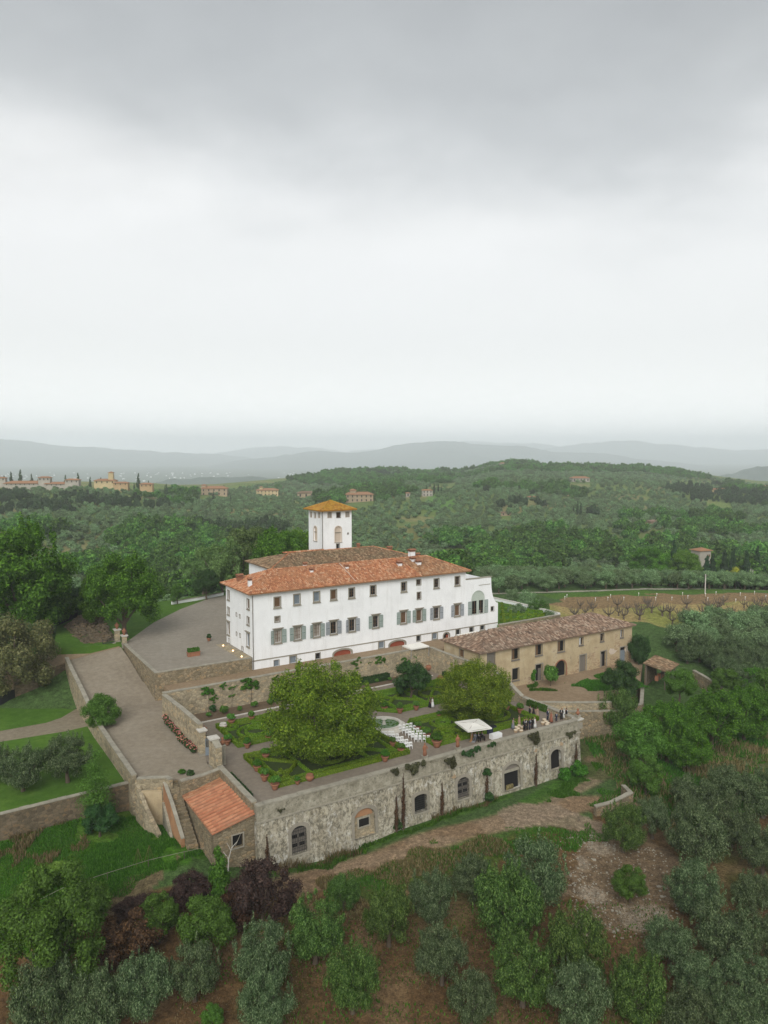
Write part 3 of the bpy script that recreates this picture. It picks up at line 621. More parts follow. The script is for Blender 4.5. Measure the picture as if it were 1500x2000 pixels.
def facade(mb, outer, holes, mp, depth=.35, back=True):
    loops = [outer] + holes; flat = [p for l in loops for p in l]
    tris = tessellate_polygon([[Vector((p[0], p[1], 0)) for p in l] for l in loops])
    a, b, c = tris[0]; (x0, y0), (x1, y1), (x2, y2) = flat[a], flat[b], flat[c]
    fs = []
    P = [Vector(mp(*flat[i], 0)) for i in range(len(flat))]; out = Vector(mp(0, 0, -1)) - Vector(mp(0, 0, 0))
    for t in tris:
        n = (P[t[1]] - P[t[0]]).cross(P[t[2]] - P[t[0]]); fs.append(tuple(t) if n.dot(out) > 0 else tuple(reversed(t)))
    mb.add(P, fs, .5)
    for l in holes:
        n = len(l); vs = [mp(*p, 0) for p in l] + [mp(*p, depth) for p in l]
        mb.add(vs, [(i, n + i, n + (i+1) % n, (i+1) % n) for i in range(n)], .5)
    if back:
        n = len(outer); vs = [mp(*p, 0) for p in outer] + [mp(*p, depth + .25) for p in outer]
        mb.add(vs, [(i, (i+1) % n, n + (i+1) % n, n + i) for i in range(n)], .5)
def ring(mb, inner, outer, mp, d0, d1):
    n = len(inner); I0 = [mp(*p, d0) for p in inner]; O0 = [mp(*p, d0) for p in outer]; I1 = [mp(*p, d1) for p in inner]; O1 = [mp(*p, d1) for p in outer]
    for i in range(n):
        j = (i + 1) % n
        mb.add([O0[i], O0[j], I0[j], I0[i], O1[i], O1[j], I1[j], I1[i]], [(0, 1, 2, 3), (0, 4, 5, 1), (3, 2, 6, 7)], .5)
def slab(mb, loop, mp, d0, d1):
    n = len(loop); vs = [mp(*p, d0) for p in loop] + [mp(*p, d1) for p in loop]
    mb.add(vs, [tuple(range(n)), tuple(range(2 * n - 1, n - 1, -1))] + [(i, n + i, n + (i+1) % n, (i+1) % n) for i in range(n)], .5)
def bx(mb, mp, s0, s1, z0, z1, d0, d1): slab(mb, lrect(s0, s1, z0, z1), mp, d0, d1)
def frect(l, r, t, b, o, off=0.0, fn=None):
    fn = fn or onfront; cx, cy = (l + r) / 2, (t + b) / 2
    return fn(l, cy, o, off)[0], fn(r, cy, o, off)[0], fn(cx, b, o, off)[1], fn(cx, t, o, off)[1]
def glazing(parent, mp, loop, d, kind, bars=True):
    s0 = min(p[0] for p in loop); s1 = max(p[0] for p in loop); z0 = min(p[1] for p in loop); z1 = max(p[1] for p in loop); c = (s0 + s1) / 2
    mat = {'glass': 'glass', 'wood': 'wood_brown', 'grey': 'wood_grey', 'slate': 'slate_blue', 'dark': 'dark_room', 'curtain': 'curtain'}[kind]
    mb = MB(); slab(mb, grow(loop, .03), mp, d, d + .05); pane = mb.build('pane', mat, parent)
    if bars:
        mb = MB(); w = .045
        bm = 'wood_grey' if kind in ('glass', 'curtain', 'dark') else mat
        bx(mb, mp, c - w, c + w, z0, z1, d - .05, d - .003)
        for k in (1, 2): bx(mb, mp, s0, s1, z0 + (z1 - z0) * k / 3 - .025, z0 + (z1 - z0) * k / 3 + .025, d - .04, d - .004)
        bx(mb, mp, s0, s0 + .07, z0, z1, d - .05, d - .002); bx(mb, mp, s1 - .07, s1, z0, z1, d - .05, d - .002)
        mb.build('sash', 'wood_brown' if kind != 'slate' else 'slate_blue', parent)
    return pane
def shutter(parent, mp0, s0, s1, z0, z1, mat, hinge=None, ang=0.0):
    hg = s0 if hinge is None else hinge; ca, sa = math.cos(ang), math.sin(ang)
    mp = lambda s, z, d: mp0(hg + (s - hg) * ca, z, d - abs(s - hg) * sa)
    mb = MB(); w = .07
    for a, b in ((z0, z0 + w), ((z0 + z1) / 2 - w / 2, (z0 + z1) / 2 + w / 2), (z1 - w, z1)): bx(mb, mp, s0 + w, s1 - w, a, b, -.11, -.04)
    for a, b in ((s0, s0 + w), (s1 - w, s1)): bx(mb, mp, a, b, z0, z1, -.11, -.04)
    n = 14
    for k in range(n):
        a = z0 + (z1 - z0) * (k + .1) / n; bx(mb, mp, s0 + w, s1 - w, a, a + (z1 - z0) / n * .62, -.09, -.05)
    return mb.build('shutter', mat, parent)
def tall_window(root, mp, loop, fw, kind, hood=False, shut=None, d=.22, framemat='grey_stone', sill=True, bars=True):
    s0 = min(p[0] for p in loop); s1 = max(p[0] for p in loop); z0 = min(p[1] for p in loop); z1 = max(p[1] for p in loop)
    mb = MB(); ring(mb, loop, grow(loop, fw), mp, -.07, .02); w = mb.build('window', framemat, root)
    glazing(w, mp, loop, d, kind, bars)
    if sill:
        mb = MB(); bx(mb, mp, s0 - fw - .08, s1 + fw + .08, z0 - fw - .16, z0 - fw + .005, -.18, .02); mb.build('sill', framemat, w)
    if hood:
        mb = MB(); bx(mb, mp, s0 - fw - .08, s1 + fw + .08, z1 + fw + .002, z1 + fw + .16, -.16, .02)
        bx(mb, mp, s0 - fw - .28, s1 + fw + .28, z1 + fw + .162, z1 + fw + .30, -.34, .02); mb.build('hood', framemat, w)
    if shut:
        ww = (s1 - s0) / 2 + fw + .06
        shutter(w, mp, s0 - fw - ww, s0 - fw - .02, z0 - .12, z1 + .1, shut, s0 - fw - .02, R(random.choice((2, 4, 6, 14, 28)))); shutter(w, mp, s1 + fw + .02, s1 + fw + ww, z0 - .12, z1 + .1, shut, s1 + fw + .02, R(random.choice((2, 4, 6, 10, 22))))
    return w
def tiles(poly, sp=.34, course=.5, rad=.125, lift=.02):
    """rows of barrel tiles filling a roof face; the first edge of the polygon is the eave"""
    P = [Vector(p) for p in poly]; U = (P[1] - P[0]).normalized(); Nn = (P[1] - P[0]).cross(P[2] - P[0]).normalized(); Wv = Nn.cross(U)
    q = [((p - P[0]).dot(U), (p - P[0]).dot(Wv)) for p in P]; mb = MB()
    smin = min(a for a, b in q); smax = max(a for a, b in q); s = smin + sp / 2
    while s < smax:
        ts = []
        for i in range(len(q)):
            (a0, b0), (a1, b1) = q[i], q[(i+1) % len(q)]
            if (a0 <= s < a1) or (a1 <= s < a0): ts.append(b0 + (b1 - b0) * (s - a0) / (a1 - a0))
        if len(ts) >= 2:
            t0, t1 = min(ts), max(ts); t = t0 - .06
            while t < t1 - .05:
                e = min(t + course * 1.04, t1); r = rad * random.uniform(.92, 1.08); vs = []; dj = random.uniform(-.015, .015)
                for tt, hh in ((t, .035), (e, 0)):
                    for k in range(4):
                        a = math.pi * k / 3; vs.append(P[0] + U * (s + dj + r * math.cos(a)) + Wv * tt + Nn * (lift + hh + r * .9 * math.sin(a)))
                mb.add(vs, [(k, k + 1, k + 5, k + 4) for k in range(3)] + [(0, 3, 2, 1)], random.random())
                t += course
        s += sp
    return mb
def ridge_tiles(pts, rad=.17):
    mb = MB()
    for a, b in zip(pts, pts[1:]):
        a, b = Vector(a), Vector(b); n = max(1, int((b - a).length / .5)); d = (b - a) / n; sd = d.cross(Vector((0, 0, 1))).normalized(); up = sd.cross(d).normalized()
        for k in range(n):
            vs = []
            for e, hh in ((a + d * k, .05), (a + d * (k + 1.05), .0)):
                for j in range(5): t = math.pi * j / 4; vs.append(e + sd * rad * math.cos(t) + up * (hh + rad * math.sin(t)))
            mb.add(vs, [(j, j + 5, j + 6, j + 1) for j in range(4)], random.random())
    return mb
def deck(faces, th=.16):
    mb = MB()
    for f in faces:
        n = len(f); vs = [Vector(p) for p in f] + [Vector(p) - Vector((0, 0, th)) for p in f]
        mb.add(vs, [tuple(range(n)), tuple(range(2*n-1, n-1, -1))] + [(i, n + i, n + (i+1) % n, (i+1) % n) for i in range(n)], .35)
    return mb
def chimney(parent, x, y, z, w=.55, h=.9, body='white_plaster', cap='terracotta', d=None):
    d = d or w
    mb = MB().box(x - w/2, x + w/2, y - d/2, y + d/2, z - 1.0, z + h); c = mb.build('chimney', body, parent)
    mb = MB().box(x - w*.66, x + w*.66, y - d*.66, y + d*.66, z + h + .002, z + h + .1)
    for sx_, sy_ in ((-1, -1), (1, -1), (1, 1), (-1, 1)): mb.box(x + sx_*w*.4 - .07, x + sx_*w*.4 + .07, y + sy_*d*.4 - .07, y + sy_*d*.4 + .07, z + h + .102, z + h + .3)
    mb.add([(x-w*.75, y-d*.75, z+h+.3), (x+w*.75, y-d*.75, z+h+.3), (x+w*.75, y+d*.75, z+h+.3), (x-w*.75, y+d*.75, z+h+.3), (x-w*.75, y, z+h+.55), (x+w*.75, y, z+h+.55)],
           [(0, 1, 5, 4), (2, 3, 4, 5), (0, 4, 3), (1, 2, 5), (3, 2, 1, 0)], .4)
    mb.build('chimney_cap', cap, parent); return c

# ================================================================== the villa
VZ = 0.0
villa = empty('villa', (V0[0], V0[1], 0), TH, 'long white country villa with orange tiled roofs and a square tower', 'villa')
EZ, RZ, WD = 17.1, 20.0, 13.0
SM = 48.4                                                  # end of the main block; a lower wing wall goes on
def vc(px, py): return onfront(px, py, V0)
holes = []; todo = []
top = [(541.6,1176,'wood'),(579.8,1170.4,'slate'),(618.3,1165.3,'slate'),(651.5,1161.3,'wood'),(686.8,1157.8,'glass'),(728.6,1152.8,'glass'),(788.8,1146,'glass'),(852.4,1139,'glass'),(893.2,1134.2,'glass')]
for px, py, k in top:
    s, z = vc(px, py); l = lrect(s - .56, s + .56, z - .86, z + .86); holes.append(l); todo.append(('top', l, k))
s, z = vc(817.6, 1137.5); l = lrect(s - .5, s + .5, z - .5, z + .55); holes.append(l); todo.append(('small', l, 'glass')); BOX_UP = (s, z)
s, z = vc(818.2, 1163.6); l = lrect(s - .42, s + .42, z - .7, z + .7); holes.append(l); todo.append(('small', l, 'glass'))
s, z = vc(541.6, 1209.4); l = lrect(s - .46, s + .46, z - .48, z + .48); holes.append(l); todo.append(('small', l, 'curtain'))
nob = [(542.6,1243,'curtain','shutter_green'),(581.2,1237,'curtain','shutter_green'),(618.4,1231.4,'curtain','shutter_green'),(651.4,1226,'dark','shutter_grey'),(687.6,1221,'glass','shutter_grey'),(733.6,1214,'glass','shutter_green'),
       (788,1206,'wood','shutter_green'),(818.4,1202,'wood','shutter_green'),(852.4,1197.6,'glass','shutter_grey'),(893,1192,'wood','shutter_grey')]
for px, py, k, sh in nob:
    s, z = vc(px, py); l = lrect(s - .62, s + .62, z - 1.12, z + 1.12); holes.append(l); todo.append(('noble', l, k, sh))
base = [(540,1295,.5,.55,'slate',False),(572.4,1288,.62,.62,'slate',True),(620.8,1281,.5,.55,'glass',False),(745,1259,.62,.62,'slate',True),(817.4,1245.6,.5,.55,'glass',False),(849,1241,.6,.6,'slate',True),(894.4,1233.6,.5,.55,'glass',True),(921,1229.2,.5,.6,'glass',True),(942.2,1223.4,.55,.45,'glass',True)]
for px, py, w, h_, k, fr in base:
    s, z = vc(px, py); z = min(z, 4.65 - h_); l = lrect(s - w, s + w, z - h_, z + h_); holes.append(l); todo.append(('base', l, k, fr))
for (l_, r_, t_, b_) in ((652, 686, 1264.5, 1290), (761, 791, 1248, 1272)):
    s0, s1, z0, z1 = frect(l_, r_, t_, b_, V0); z1 = min(z1, 4.25); l = larch(s0, s1, max(z0 - .3, 1.2), z1, .75); holes.append(l); todo.append(('door', l))
s0, s1, z0, z1 = frect(866.5, 877, 1235, 1249, V0); l = larch(s0, s1, z0 - .6, min(z1, 4.3)); holes.append(l); todo.append(('arch', l))
s, z = vc(961.6, 1189); l = lrect(s - .42, s + .42, z - .5, z + .5); holes.append(l); todo.append(('plain', l))
s0, s1, z0, z1 = frect(921.5, 945.5, 1154, 1199, V0); l = larch(s0, s1, z0, z1, (s1 - s0) / 2 * .95); holes.append(l); todo.append(('loggia', l))
SE = 57.5
curve = [(SE, 1.0), (SE, 9.2)] + [(SE - 2.0 * math.sin(a), 9.2 + 2.3 * (1 - math.cos(a)) * 2.2) for a in np.linspace(0.25, 1.45, 7)]
curve += [(55.45, 15.0), (53.5, 15.1), (51.5, 14.95), (SM, 15.15)]
outer = [(0, 1.0)] + curve + [(SM, EZ - .05), (0, EZ - .05)]
mb = MB(); facade(mb, outer, holes, front_map(), .42)
side_holes = []; side_todo = []
def sc(px, py): return onside(px, py, V0)
for px, py, w, h_, k, typ in ((446.5,1162,.5,.85,'wood','top'),(485,1179.6,.5,.85,'wood','top'),(446.5,1193,.5,.65,'grey','top'),(485,1212.4,.5,.65,'grey','top'),(462,1200,.25,.32,'glass','small'),(468.6,1203.6,.25,.32,'glass','small'),(462.4,1237.6,.25,.36,'glass','small'),(469,1241,.25,.36,'glass','small'),
        (446.5,1227.6,.58,1.15,'wood','hood'),(485,1250,.58,1.15,'slate','hood'),(448,1255.4,.4,.42,'glass','small'),(474,1272,.4,.42,'glass','small')):
    s, z = sc(px, py); s = min(max(s, 1.1), WD - 1.0); z = max(z, 5.6 + h_); l = lrect(s - w, s + w, z - h_, z + h_)
    side_holes.append(l); side_todo.append((typ, l, k))
facade(mb, [(0.43, 1.0), (WD, 1.0), (WD, EZ - .05), (0.43, EZ - .05)], side_holes, side_map(), .42)
# remaining walls
mb.add([(SM, 0.01, 12), (SM, WD, 12), (SM, WD, EZ - .06), (SM, 0.01, EZ - .06)], [(0, 1, 2, 3)], .5)
mb.add([(0, WD, 1), (SM, WD, 1), (SM, WD, EZ - .06), (0, WD, EZ - .06)], [(3, 2, 1, 0)], .5)
mb.box(SM + .01, 54.5, 9.0, 9.4, 4, 15.6); mb.add([(SE, 0, 1.0), (SE, 9, 1.0), (SE, 9, 9.1), (SE, 0, 9.1)], [(0, 1, 2, 3)], .5)
mb.add([(SM, .4, 12.3), (55.2, .4, 12.3), (55.2, 9, 12.3), (SM, 9, 12.3)], [(0, 1, 2, 3)], .5)
mb.box(55.0, 55.35, .68, 9.0, 4, 14.6); mb.add([(55.35, .4, 8.9), (SE, .4, 8.9), (SE, 9, 8.9), (55.35, 9, 8.9)], [(0, 1, 2, 3)], .5)
mb.build('wall', 'white_plaster', villa)
mb = MB(); bx(mb, front_map(), 0.02, SE - .02, 4.72, 4.9, -.09, -.003); mb.build('string_course', 'grey_stone', villa)
mb = MB(); bx(mb, front_map(), SM + .02, 55.6, 15.08, 15.22, -.08, .7); bx(mb, front_map(), 52, 55.2, 13.55, 13.66, -.06, -.003); mb.build('parapet_coping', 'coping_stone', villa)
FM = front_map(); SMp = side_map()
for it in todo:
    k, l = it[0], it[1]
    if k == 'top': tall_window(villa, FM, l, .2, it[2], d=.2)
    elif k == 'small': tall_window(villa, FM, l, .15, it[2], sill=False, d=.2)
    elif k == 'noble': tall_window(villa, FM, l, .17, it[2], True, it[3], d=.26)
    elif k == 'base': tall_window(villa, FM, l, .17 if it[3] else .08, it[2], sill=it[3], bars=False, d=.16)
    elif k == 'plain': tall_window(villa, FM, l, .08, 'dark', sill=False, bars=False)
    elif k in ('door', 'arch'):
        r = MB(); ring(r, l, grow(l, .32 if k == 'door' else .25, 0), FM, -.08, .02); w = r.build('door', 'grey_stone', villa)
        s0, s1, z0, z1 = min(p[0] for p in l), max(p[0] for p in l), min(p[1] for p in l), max(p[1] for p in l)
        if k == 'door':
            for a, b in ((s0, (s0 + s1) / 2 - .015), ((s0 + s1) / 2 + .015, s1)):
                r = MB(); lf = [(min(max(p[0], a), b), p[1]) for p in l]
                slab(r, lf, FM, .2, .28); lv = r.build('door_leaf', 'red_door', w)
        else:
            r = MB(); slab(r, grow(l, .02), FM, .36, .41); r.build('pane', 'dark_room', w)
            r = MB(); bx(r, FM, (s0 + s1) / 2 + .1, s1, z0, z1 - .5, .26, .32); r.build('door_leaf', 'red_door', w)
    elif k == 'loggia':
        s0, s1, z0, z1 = min(p[0] for p in l), max(p[0] for p in l), min(p[1] for p in l), max(p[1] for p in l); c = (s0 + s1) / 2; zs = z0 + (z1 - z0) * .58
        r = MB(); ring(r, l, grow(l, .1), FM, -.05, .02); w = r.build('window', 'pale_green_paint', villa)
        r = MB(); slab(r, grow(l, .02), FM, .38, .41); r.build('pane', 'dark_room', w)
        r = MB(); slab(r, larch(s0 + .01, s1 - .01, zs, z1 - .01, (s1 - s0) / 2 * .95), FM, .08, .14); bx(r, FM, c - .32, c + .32, z0, zs + .002, .08, .14); bx(r, FM, s0 + .01, s0 + .15, z0, zs, .1, .15); bx(r, FM, s1 - .15, s1 - .01, z0, zs, .1, .15); r.build('panel', 'pale_green_paint', w)
        for a, b in ((s0 + .3, c - .35), (c + .35, s1 - .3)):
            r = MB()
            for j in range(3): bx(r, FM, a, b, z0 + .1 + j * .5, z0 + .16 + j * .5, .1, .14)
            bx(r, FM, (a + b) / 2 - .04, (a + b) / 2 + .04, z0, zs, .1, .14); r.build('sash', 'wood_brown', w)
        for a, b in ((s0 - 1.05, s0 - .12), (s1 + .12, s1 + 1.05)): shutter(w, FM, a, b, z0, zs, 'shutter_green')
for typ, l, k in side_todo:
    if typ == 'hood':
        w = tall_window(villa, SMp, l, .15, k, True, d=.24)
    else: tall_window(villa, SMp, l, .14 if typ == 'top' else .06, k, sill=typ == 'top', bars=typ == 'top', d=.2)
# white board under the small upper window
s, z = BOX_UP; mb = MB(); bx(mb, FM, s - .5, s + .5, z - 1.45, z - .72, -.05, -.003); mb.build('niche_panel', 'white_paint', villa)
mb = MB(); mb.tube([(.12, -.12, EZ - .4), (.12, -.12, 3.3)], .07, 6); mb.build('downpipe', 'wood_grey', villa)
mb = MB(); mb.tube([(SE - 5.2, -.1, 8.2), (SE - 5.2, -.1, 4.9)], .04, 5); mb.build('downpipe', 'white_plaster', villa)
# front roof
OV = .85; zr = RZ; ze = EZ
x0, x1, y0, y1 = -OV, SM + OV, -OV, WD + OV; ym = WD / 2 - .3; hx0, hx1 = 5.8, SM - 6.0; SPL = 36.5
kz = (zr - ze) / (ym - y0)
def zf(y): return ze + (y - y0) * kz
Aq, Bq, Cq, Dq = (x0, y0, ze), (x1, y0, ze), (x1, y1, ze), (x0, y1, ze); E1, E2 = (hx0, ym, zr), (hx1, ym, zr)
roof = deck([[Aq, Bq, E2, E1], [Bq, Cq, E2], [Cq, Dq, E1, E2], [Dq, Aq, E1]]).build('roof', 'faded_tiles', villa)
def tpart(poly, mat, par, **k):
    o = tiles(poly, **k).build('roof_tiles', mat, par); o['kind'] = 'stuff'; return o
SP2 = SPL - 1.2
tpart([Aq, (SPL, y0, ze), (SP2, ym, zr), E1], 'orange_tiles', roof); tpart([(SPL, y0, ze), Bq, E2, (SP2, ym, zr)], 'faded_tiles', roof)
tpart([Dq, Aq, E1], 'orange_tiles', roof); tpart([Bq, Cq, E2], 'faded_tiles', roof)
o = ridge_tiles([Aq, E1, (SP2, ym, zr), E2, Bq]).build('ridge_tiles', 'orange_tiles', roof); o['kind'] = 'stuff'
mb = MB(); bx(mb, lambda s, z, d: (s, z, zf(z) + .16 - d), 21.1, 21.2, y0 + .4, ym, 0, .05); mb.build('flashing', 'pale_marble', roof)
def onroof(px, py):                                        # photo -> front slope of the front roof
    d = ray(px, py); best = None
    for t in np.arange(110, 190, .02):
        p = np.array([0, 0, CAMH]) + d * t; g = p[:2] - V0; v = g @ CV
        if p[2] < zf(min(v, ym)): return float(g @ CU), float(v), float(p[2])
for px, py, w, hh in ((488,1137,.6,.35),(608,1117,.6,.35),(677,1110,.6,.35),(780,1104,.85,.45),(806,1096,.9,.5),(817,1102,.9,.5)):
    q = onroof(px, py)
    if q: chimney(roof, q[0], q[1], q[2], w, hh)
chimney(roof, 39.4, ym + 1.0, zr - .4, 1.1, 1.5); chimney(roof, 40.6, ym + .6, zr - .3, .7, .5, 'terracotta'); chimney(roof, 1.2, 8.8, ze + .9, .9, .8, 'terracotta')
chimney(roof, 14.2, ym + 1.2, zr - .5, .6, .7)
# higher rear block
bx0, bx1, by0, by1, bez, brz = 9.6, 43.0, 12.6, 25.0, 19.1, 21.1
mb = MB(); mb.box(bx0, bx1, by0, by1, 12, bez - .06); mb.build('wall', 'white_plaster', villa)
o2 = .7; a_, b_, c_, d_ = (bx0-o2, by0-o2, bez), (bx1+o2, by0-o2, bez), (bx1+o2, by1+o2, bez), (bx0-o2, by1+o2, bez); rv = (by0 + by1) / 2 - .6; r1, r2 = (bx0 + 6.2, rv, brz), (bx1 - 6.5, rv, brz)
roof2 = deck([[a_, b_, r2, r1], [b_, c_, r2], [c_, d_, r1, r2], [d_, a_, r1]]).build('roof', 'brown_tiles', villa)
tpart([a_, b_, r2, r1], 'brown_tiles', roof2, sp=.36); tpart([d_, a_, r1], 'brown_tiles', roof2, sp=.36); tpart([b_, c_, r2], 'brown_tiles', roof2, sp=.36)
o = ridge_tiles([a_, r1, r2, b_]).build('ridge_tiles', 'orange_tiles', roof2); o['kind'] = 'stuff'
ridge_tiles([(r1[0] - 1.5, rv, brz + .12), (24, rv, brz + .12)], .24).build('ridge_patch', 'orange_tiles', roof2)
chimney(roof2, 32.6, rv, brz, .5, .5, 'terracotta'); chimney(roof2, 40.0, rv - 1.2, 20.2, .9, .4, 'terracotta')
tall_window(villa, side_map(bx0), lrect(18.0, 18.9, 15.8, 17.3), .12, 'wood', sill=False, d=-.02)
# the tower
tx0, tx1, ty0, ty1, tez, tap = 24.4, 31.6, 19.4, 26.2, 29.6, 31.5
tm = front_map(ty0); ts_ = side_map(tx0)
th_ = []; tt = []
for px, py, k in ((643.6,1006,'shut'),(661,1006,'glass'),(678.4,1004.6,'shut')):
    s, z = onfront(px, py, V0, ty0); l = lrect(s - .48, s + .48, z - .58, z + .58); th_.append(l); tt.append((l, k))
s, z = onfront(660, 1072, V0, ty0); l = lrect(s - .35, s + .35, 20.9, 22.1); th_.append(l); tt.append((l, 'stone'))
s, z = onfront(679.6, 1042, V0, ty0); l = lrect(s - .15, s + .15, z - .18, z + .18); th_.append(l); tt.append((l, 'hole'))
s, z0 = onfront(660.6, 1059, V0, ty0); z1 = onfront(660.6, 1028, V0, ty0)[1]; al = larch(s - .78, s + .78, z0, z1); th_.append(al)
mb = MB(); facade(mb, [(tx0, 14), (tx1, 14), (tx1, tez - .06), (tx0, tez - .06)], th_, tm, .3)
sh_ = []; st_ = []
for px, py in ((607.6,1005),(615.6,1006.4),(623.4,1006)):
    s, z = onside(px, py, V0, tx0); l = lrect(s - .42, s + .42, z - .58, z + .58); sh_.append(l); st_.append(l)
s, z0 = onside(616.2, 1056.5, V0, tx0); z1 = onside(616.2, 1028, V0, tx0)[1]; al2 = larch(s - .72, s + .72, z0, z1); sh_.append(al2)
facade(mb, [(ty0 + .31, 14), (ty1, 14), (ty1, tez - .06), (ty0 + .31, tez - .06)], sh_, ts_, .3)
mb.add([(tx1, ty0 + .31, 14), (tx1, ty1, 14), (tx1, ty1, tez), (tx1, ty0 + .31, tez)], [(0, 1, 2, 3)], .5); mb.add([(tx0, ty1, 14), (tx1, ty1, 14), (tx1, ty1, tez), (tx0, ty1, tez)], [(3, 2, 1, 0)], .5)
tw = mb.build('tower_wall', 'white_plaster', villa)
speckle('faded_pink', (.56, .47, .38), 3, .15, .9)
for l, k in tt:
    if k == 'shut': tall_window(villa, tm, l, .06, 'curtain', sill=False, bars=False, d=.06, framemat='faded_pink')
    elif k == 'glass': tall_window(villa, tm, l, .07, 'dark', sill=False, d=.2, framemat='wood_grey')
    elif k == 'stone': tall_window(villa, tm, l, .14, 'dark', sill=False, bars=False, d=.2)
    else: tall_window(villa, tm, l, .05, 'dark', sill=False, bars=False, d=.2)
for l in st_: tall_window(villa, ts_, l, .06, 'curtain', sill=False, bars=False, d=.06, framemat='faded_pink')
for l, mp_ in ((al, tm), (al2, ts_)):
    r = MB(); ring(r, l, grow(l, .16, .05), mp_, -.06, .02); w = r.build('window', 'faded_pink', villa)
    r = MB(); slab(r, grow(l, .01), mp_, .22, .27); r.build('blind_panel', 'faded_pink', w)
    s0, s1, z0, z1 = min(p[0] for p in l), max(p[0] for p in l), min(p[1] for p in l), max(p[1] for p in l)
    r = MB(); bx(r, mp_, s0, s1, z0 + (z1 - z0) * .58, z0 + (z1 - z0) * .64, .1, .218); bx(r, mp_, s0 - .2, s1 + .2, z0 - .12, z0 - .01, -.12, .1); r.build('ledge', 'grey_stone', w)
o3 = .9; a_, b_, c_, d_ = (tx0-o3, ty0-o3, tez), (tx1+o3, ty0-o3, tez), (tx1+o3, ty1+o3, tez), (tx0-o3, ty1+o3, tez); ap = ((tx0+tx1)/2, (ty0+ty1)/2, tap)
roof3 = deck([[a_, b_, ap], [b_, c_, ap], [c_, d_, ap], [d_, a_, ap]], .14).build('tower_roof', 'mossy_tiles', villa)
tpart([a_, b_, ap], 'mossy_tiles', roof3); tpart([d_, a_, ap], 'mossy_tiles', roof3); tpart([b_, c_, ap], 'mossy_tiles', roof3)
o = ridge_tiles([a_, ap, b_]).build('ridge_tiles', 'mossy_tiles', roof3); o['kind'] = 'stuff'
mb = MB().tube([(tx0 - .1, ty0 - .12, tez - .2), (tx0 - .1, ty0 - .12, 21)], .07, 6); mb.build('downpipe', 'wood_grey', villa)

# small lit lanterns on the forecourt edge by the villa, each at its window foot
for px, py, lb in ((436, 1263, 'farthest of three'), (455, 1273, 'middle of three'), (472, 1284.5, 'nearest of three')):
    x_, y_ = G(px, py, Z5); r = empty('ground_lantern', (x_, y_, Z5), 0, f'small lit ground lantern at the villa side wall, {lb}', 'lantern', 'ground lanterns')
    MB().lathe([(.16, 0), (.2, .05), (.18, .12), (.05, .13)], 10).build('lantern_base', 'metal_grey', r); MB().lathe([(.02, .131), (.13, .15), (.12, .3), (.03, .36)], 10).build('lamp_glass', 'lantern_glow', r)
sheet('stone_paving', [(421, 1259), (441, 1257), (491, 1283), (470, 1287)], Z5, 'pale_rubble', 'strip of old stone paving along the villa side', 'paving', .02)

# ================================================================== the old farmhouse
fh = empty('farmhouse', (N0[0], N0[1], 0), TH, 'long derelict ochre farmhouse with a brown hipped tile roof', 'farmhouse')
FL, FD, FEZ, FRZ, FB = 41.0, 11.0, 6.0, 8.3, -3.2
def ff(px, py): return onfront(px, py, N0)
fho = []; ftd = []
def R3(X): return 850 + X / 3.75
def R3y(Yv): return 1100 + Yv / 3.75
for l, r, t_, b_, k in ((382,436,655,738,'grey'),(562,612,627,704,'dark'),(735,782,597,672,'dark'),(898,945,568,645,'dark'),(1055,1082,545,597,'white'),(1210,1234,516,570,'dark'),(1357,1376,490,542,'white'),
                        (565,612,770,855,'dark'),(735,785,740,875,'darkdoor'),(880,958,712,862,'arch'),(1058,1104,672,806,'greydoor'),(1212,1252,645,785,'opendoor'),(1354,1394,614,726,'bluedoor')):
    s0, s1, z0, z1 = frect(R3(l), R3(r), R3y(t_), R3y(b_), N0)
    z1 = min(z1, FEZ - .35); z0 = max(z0, -1.65)
    lp = larch(s0, s1, z0, z1) if k == 'arch' else lrect(s0, s1, z0, z1); fho.append(lp); ftd.append((lp, k))
mb = MB(); facade(mb, [(0, FB), (FL, FB), (FL, FEZ - .05), (0, FEZ - .05)], fho, FM, .45)
sdh = []
for px, py in ((901.6, 1275),): v_, z_ = onside(px, py, N0); sdh.append(lrect(v_ - .6, v_ + .6, z_ - .75, z_ + .6))
sdh = [[(p[0], min(p[1], 5.3)) for p in l] for l in sdh]
facade(mb, [(.46, FB), (FD, FB), (FD, FEZ - .05), (.46, FEZ - .05)], sdh, SMp, .45)
mb.add([(FL, .46, FB), (FL, FD, FB), (FL, FD, FEZ - .05), (FL, .46, FEZ - .05)], [(0, 1, 2, 3)], .5); mb.add([(0, FD, FB), (FL, FD, FB), (FL, FD, FEZ - .05), (0, FD, FEZ - .05)], [(3, 2, 1, 0)], .5)
mb.build('wall', 'old_ochre_plaster', fh)
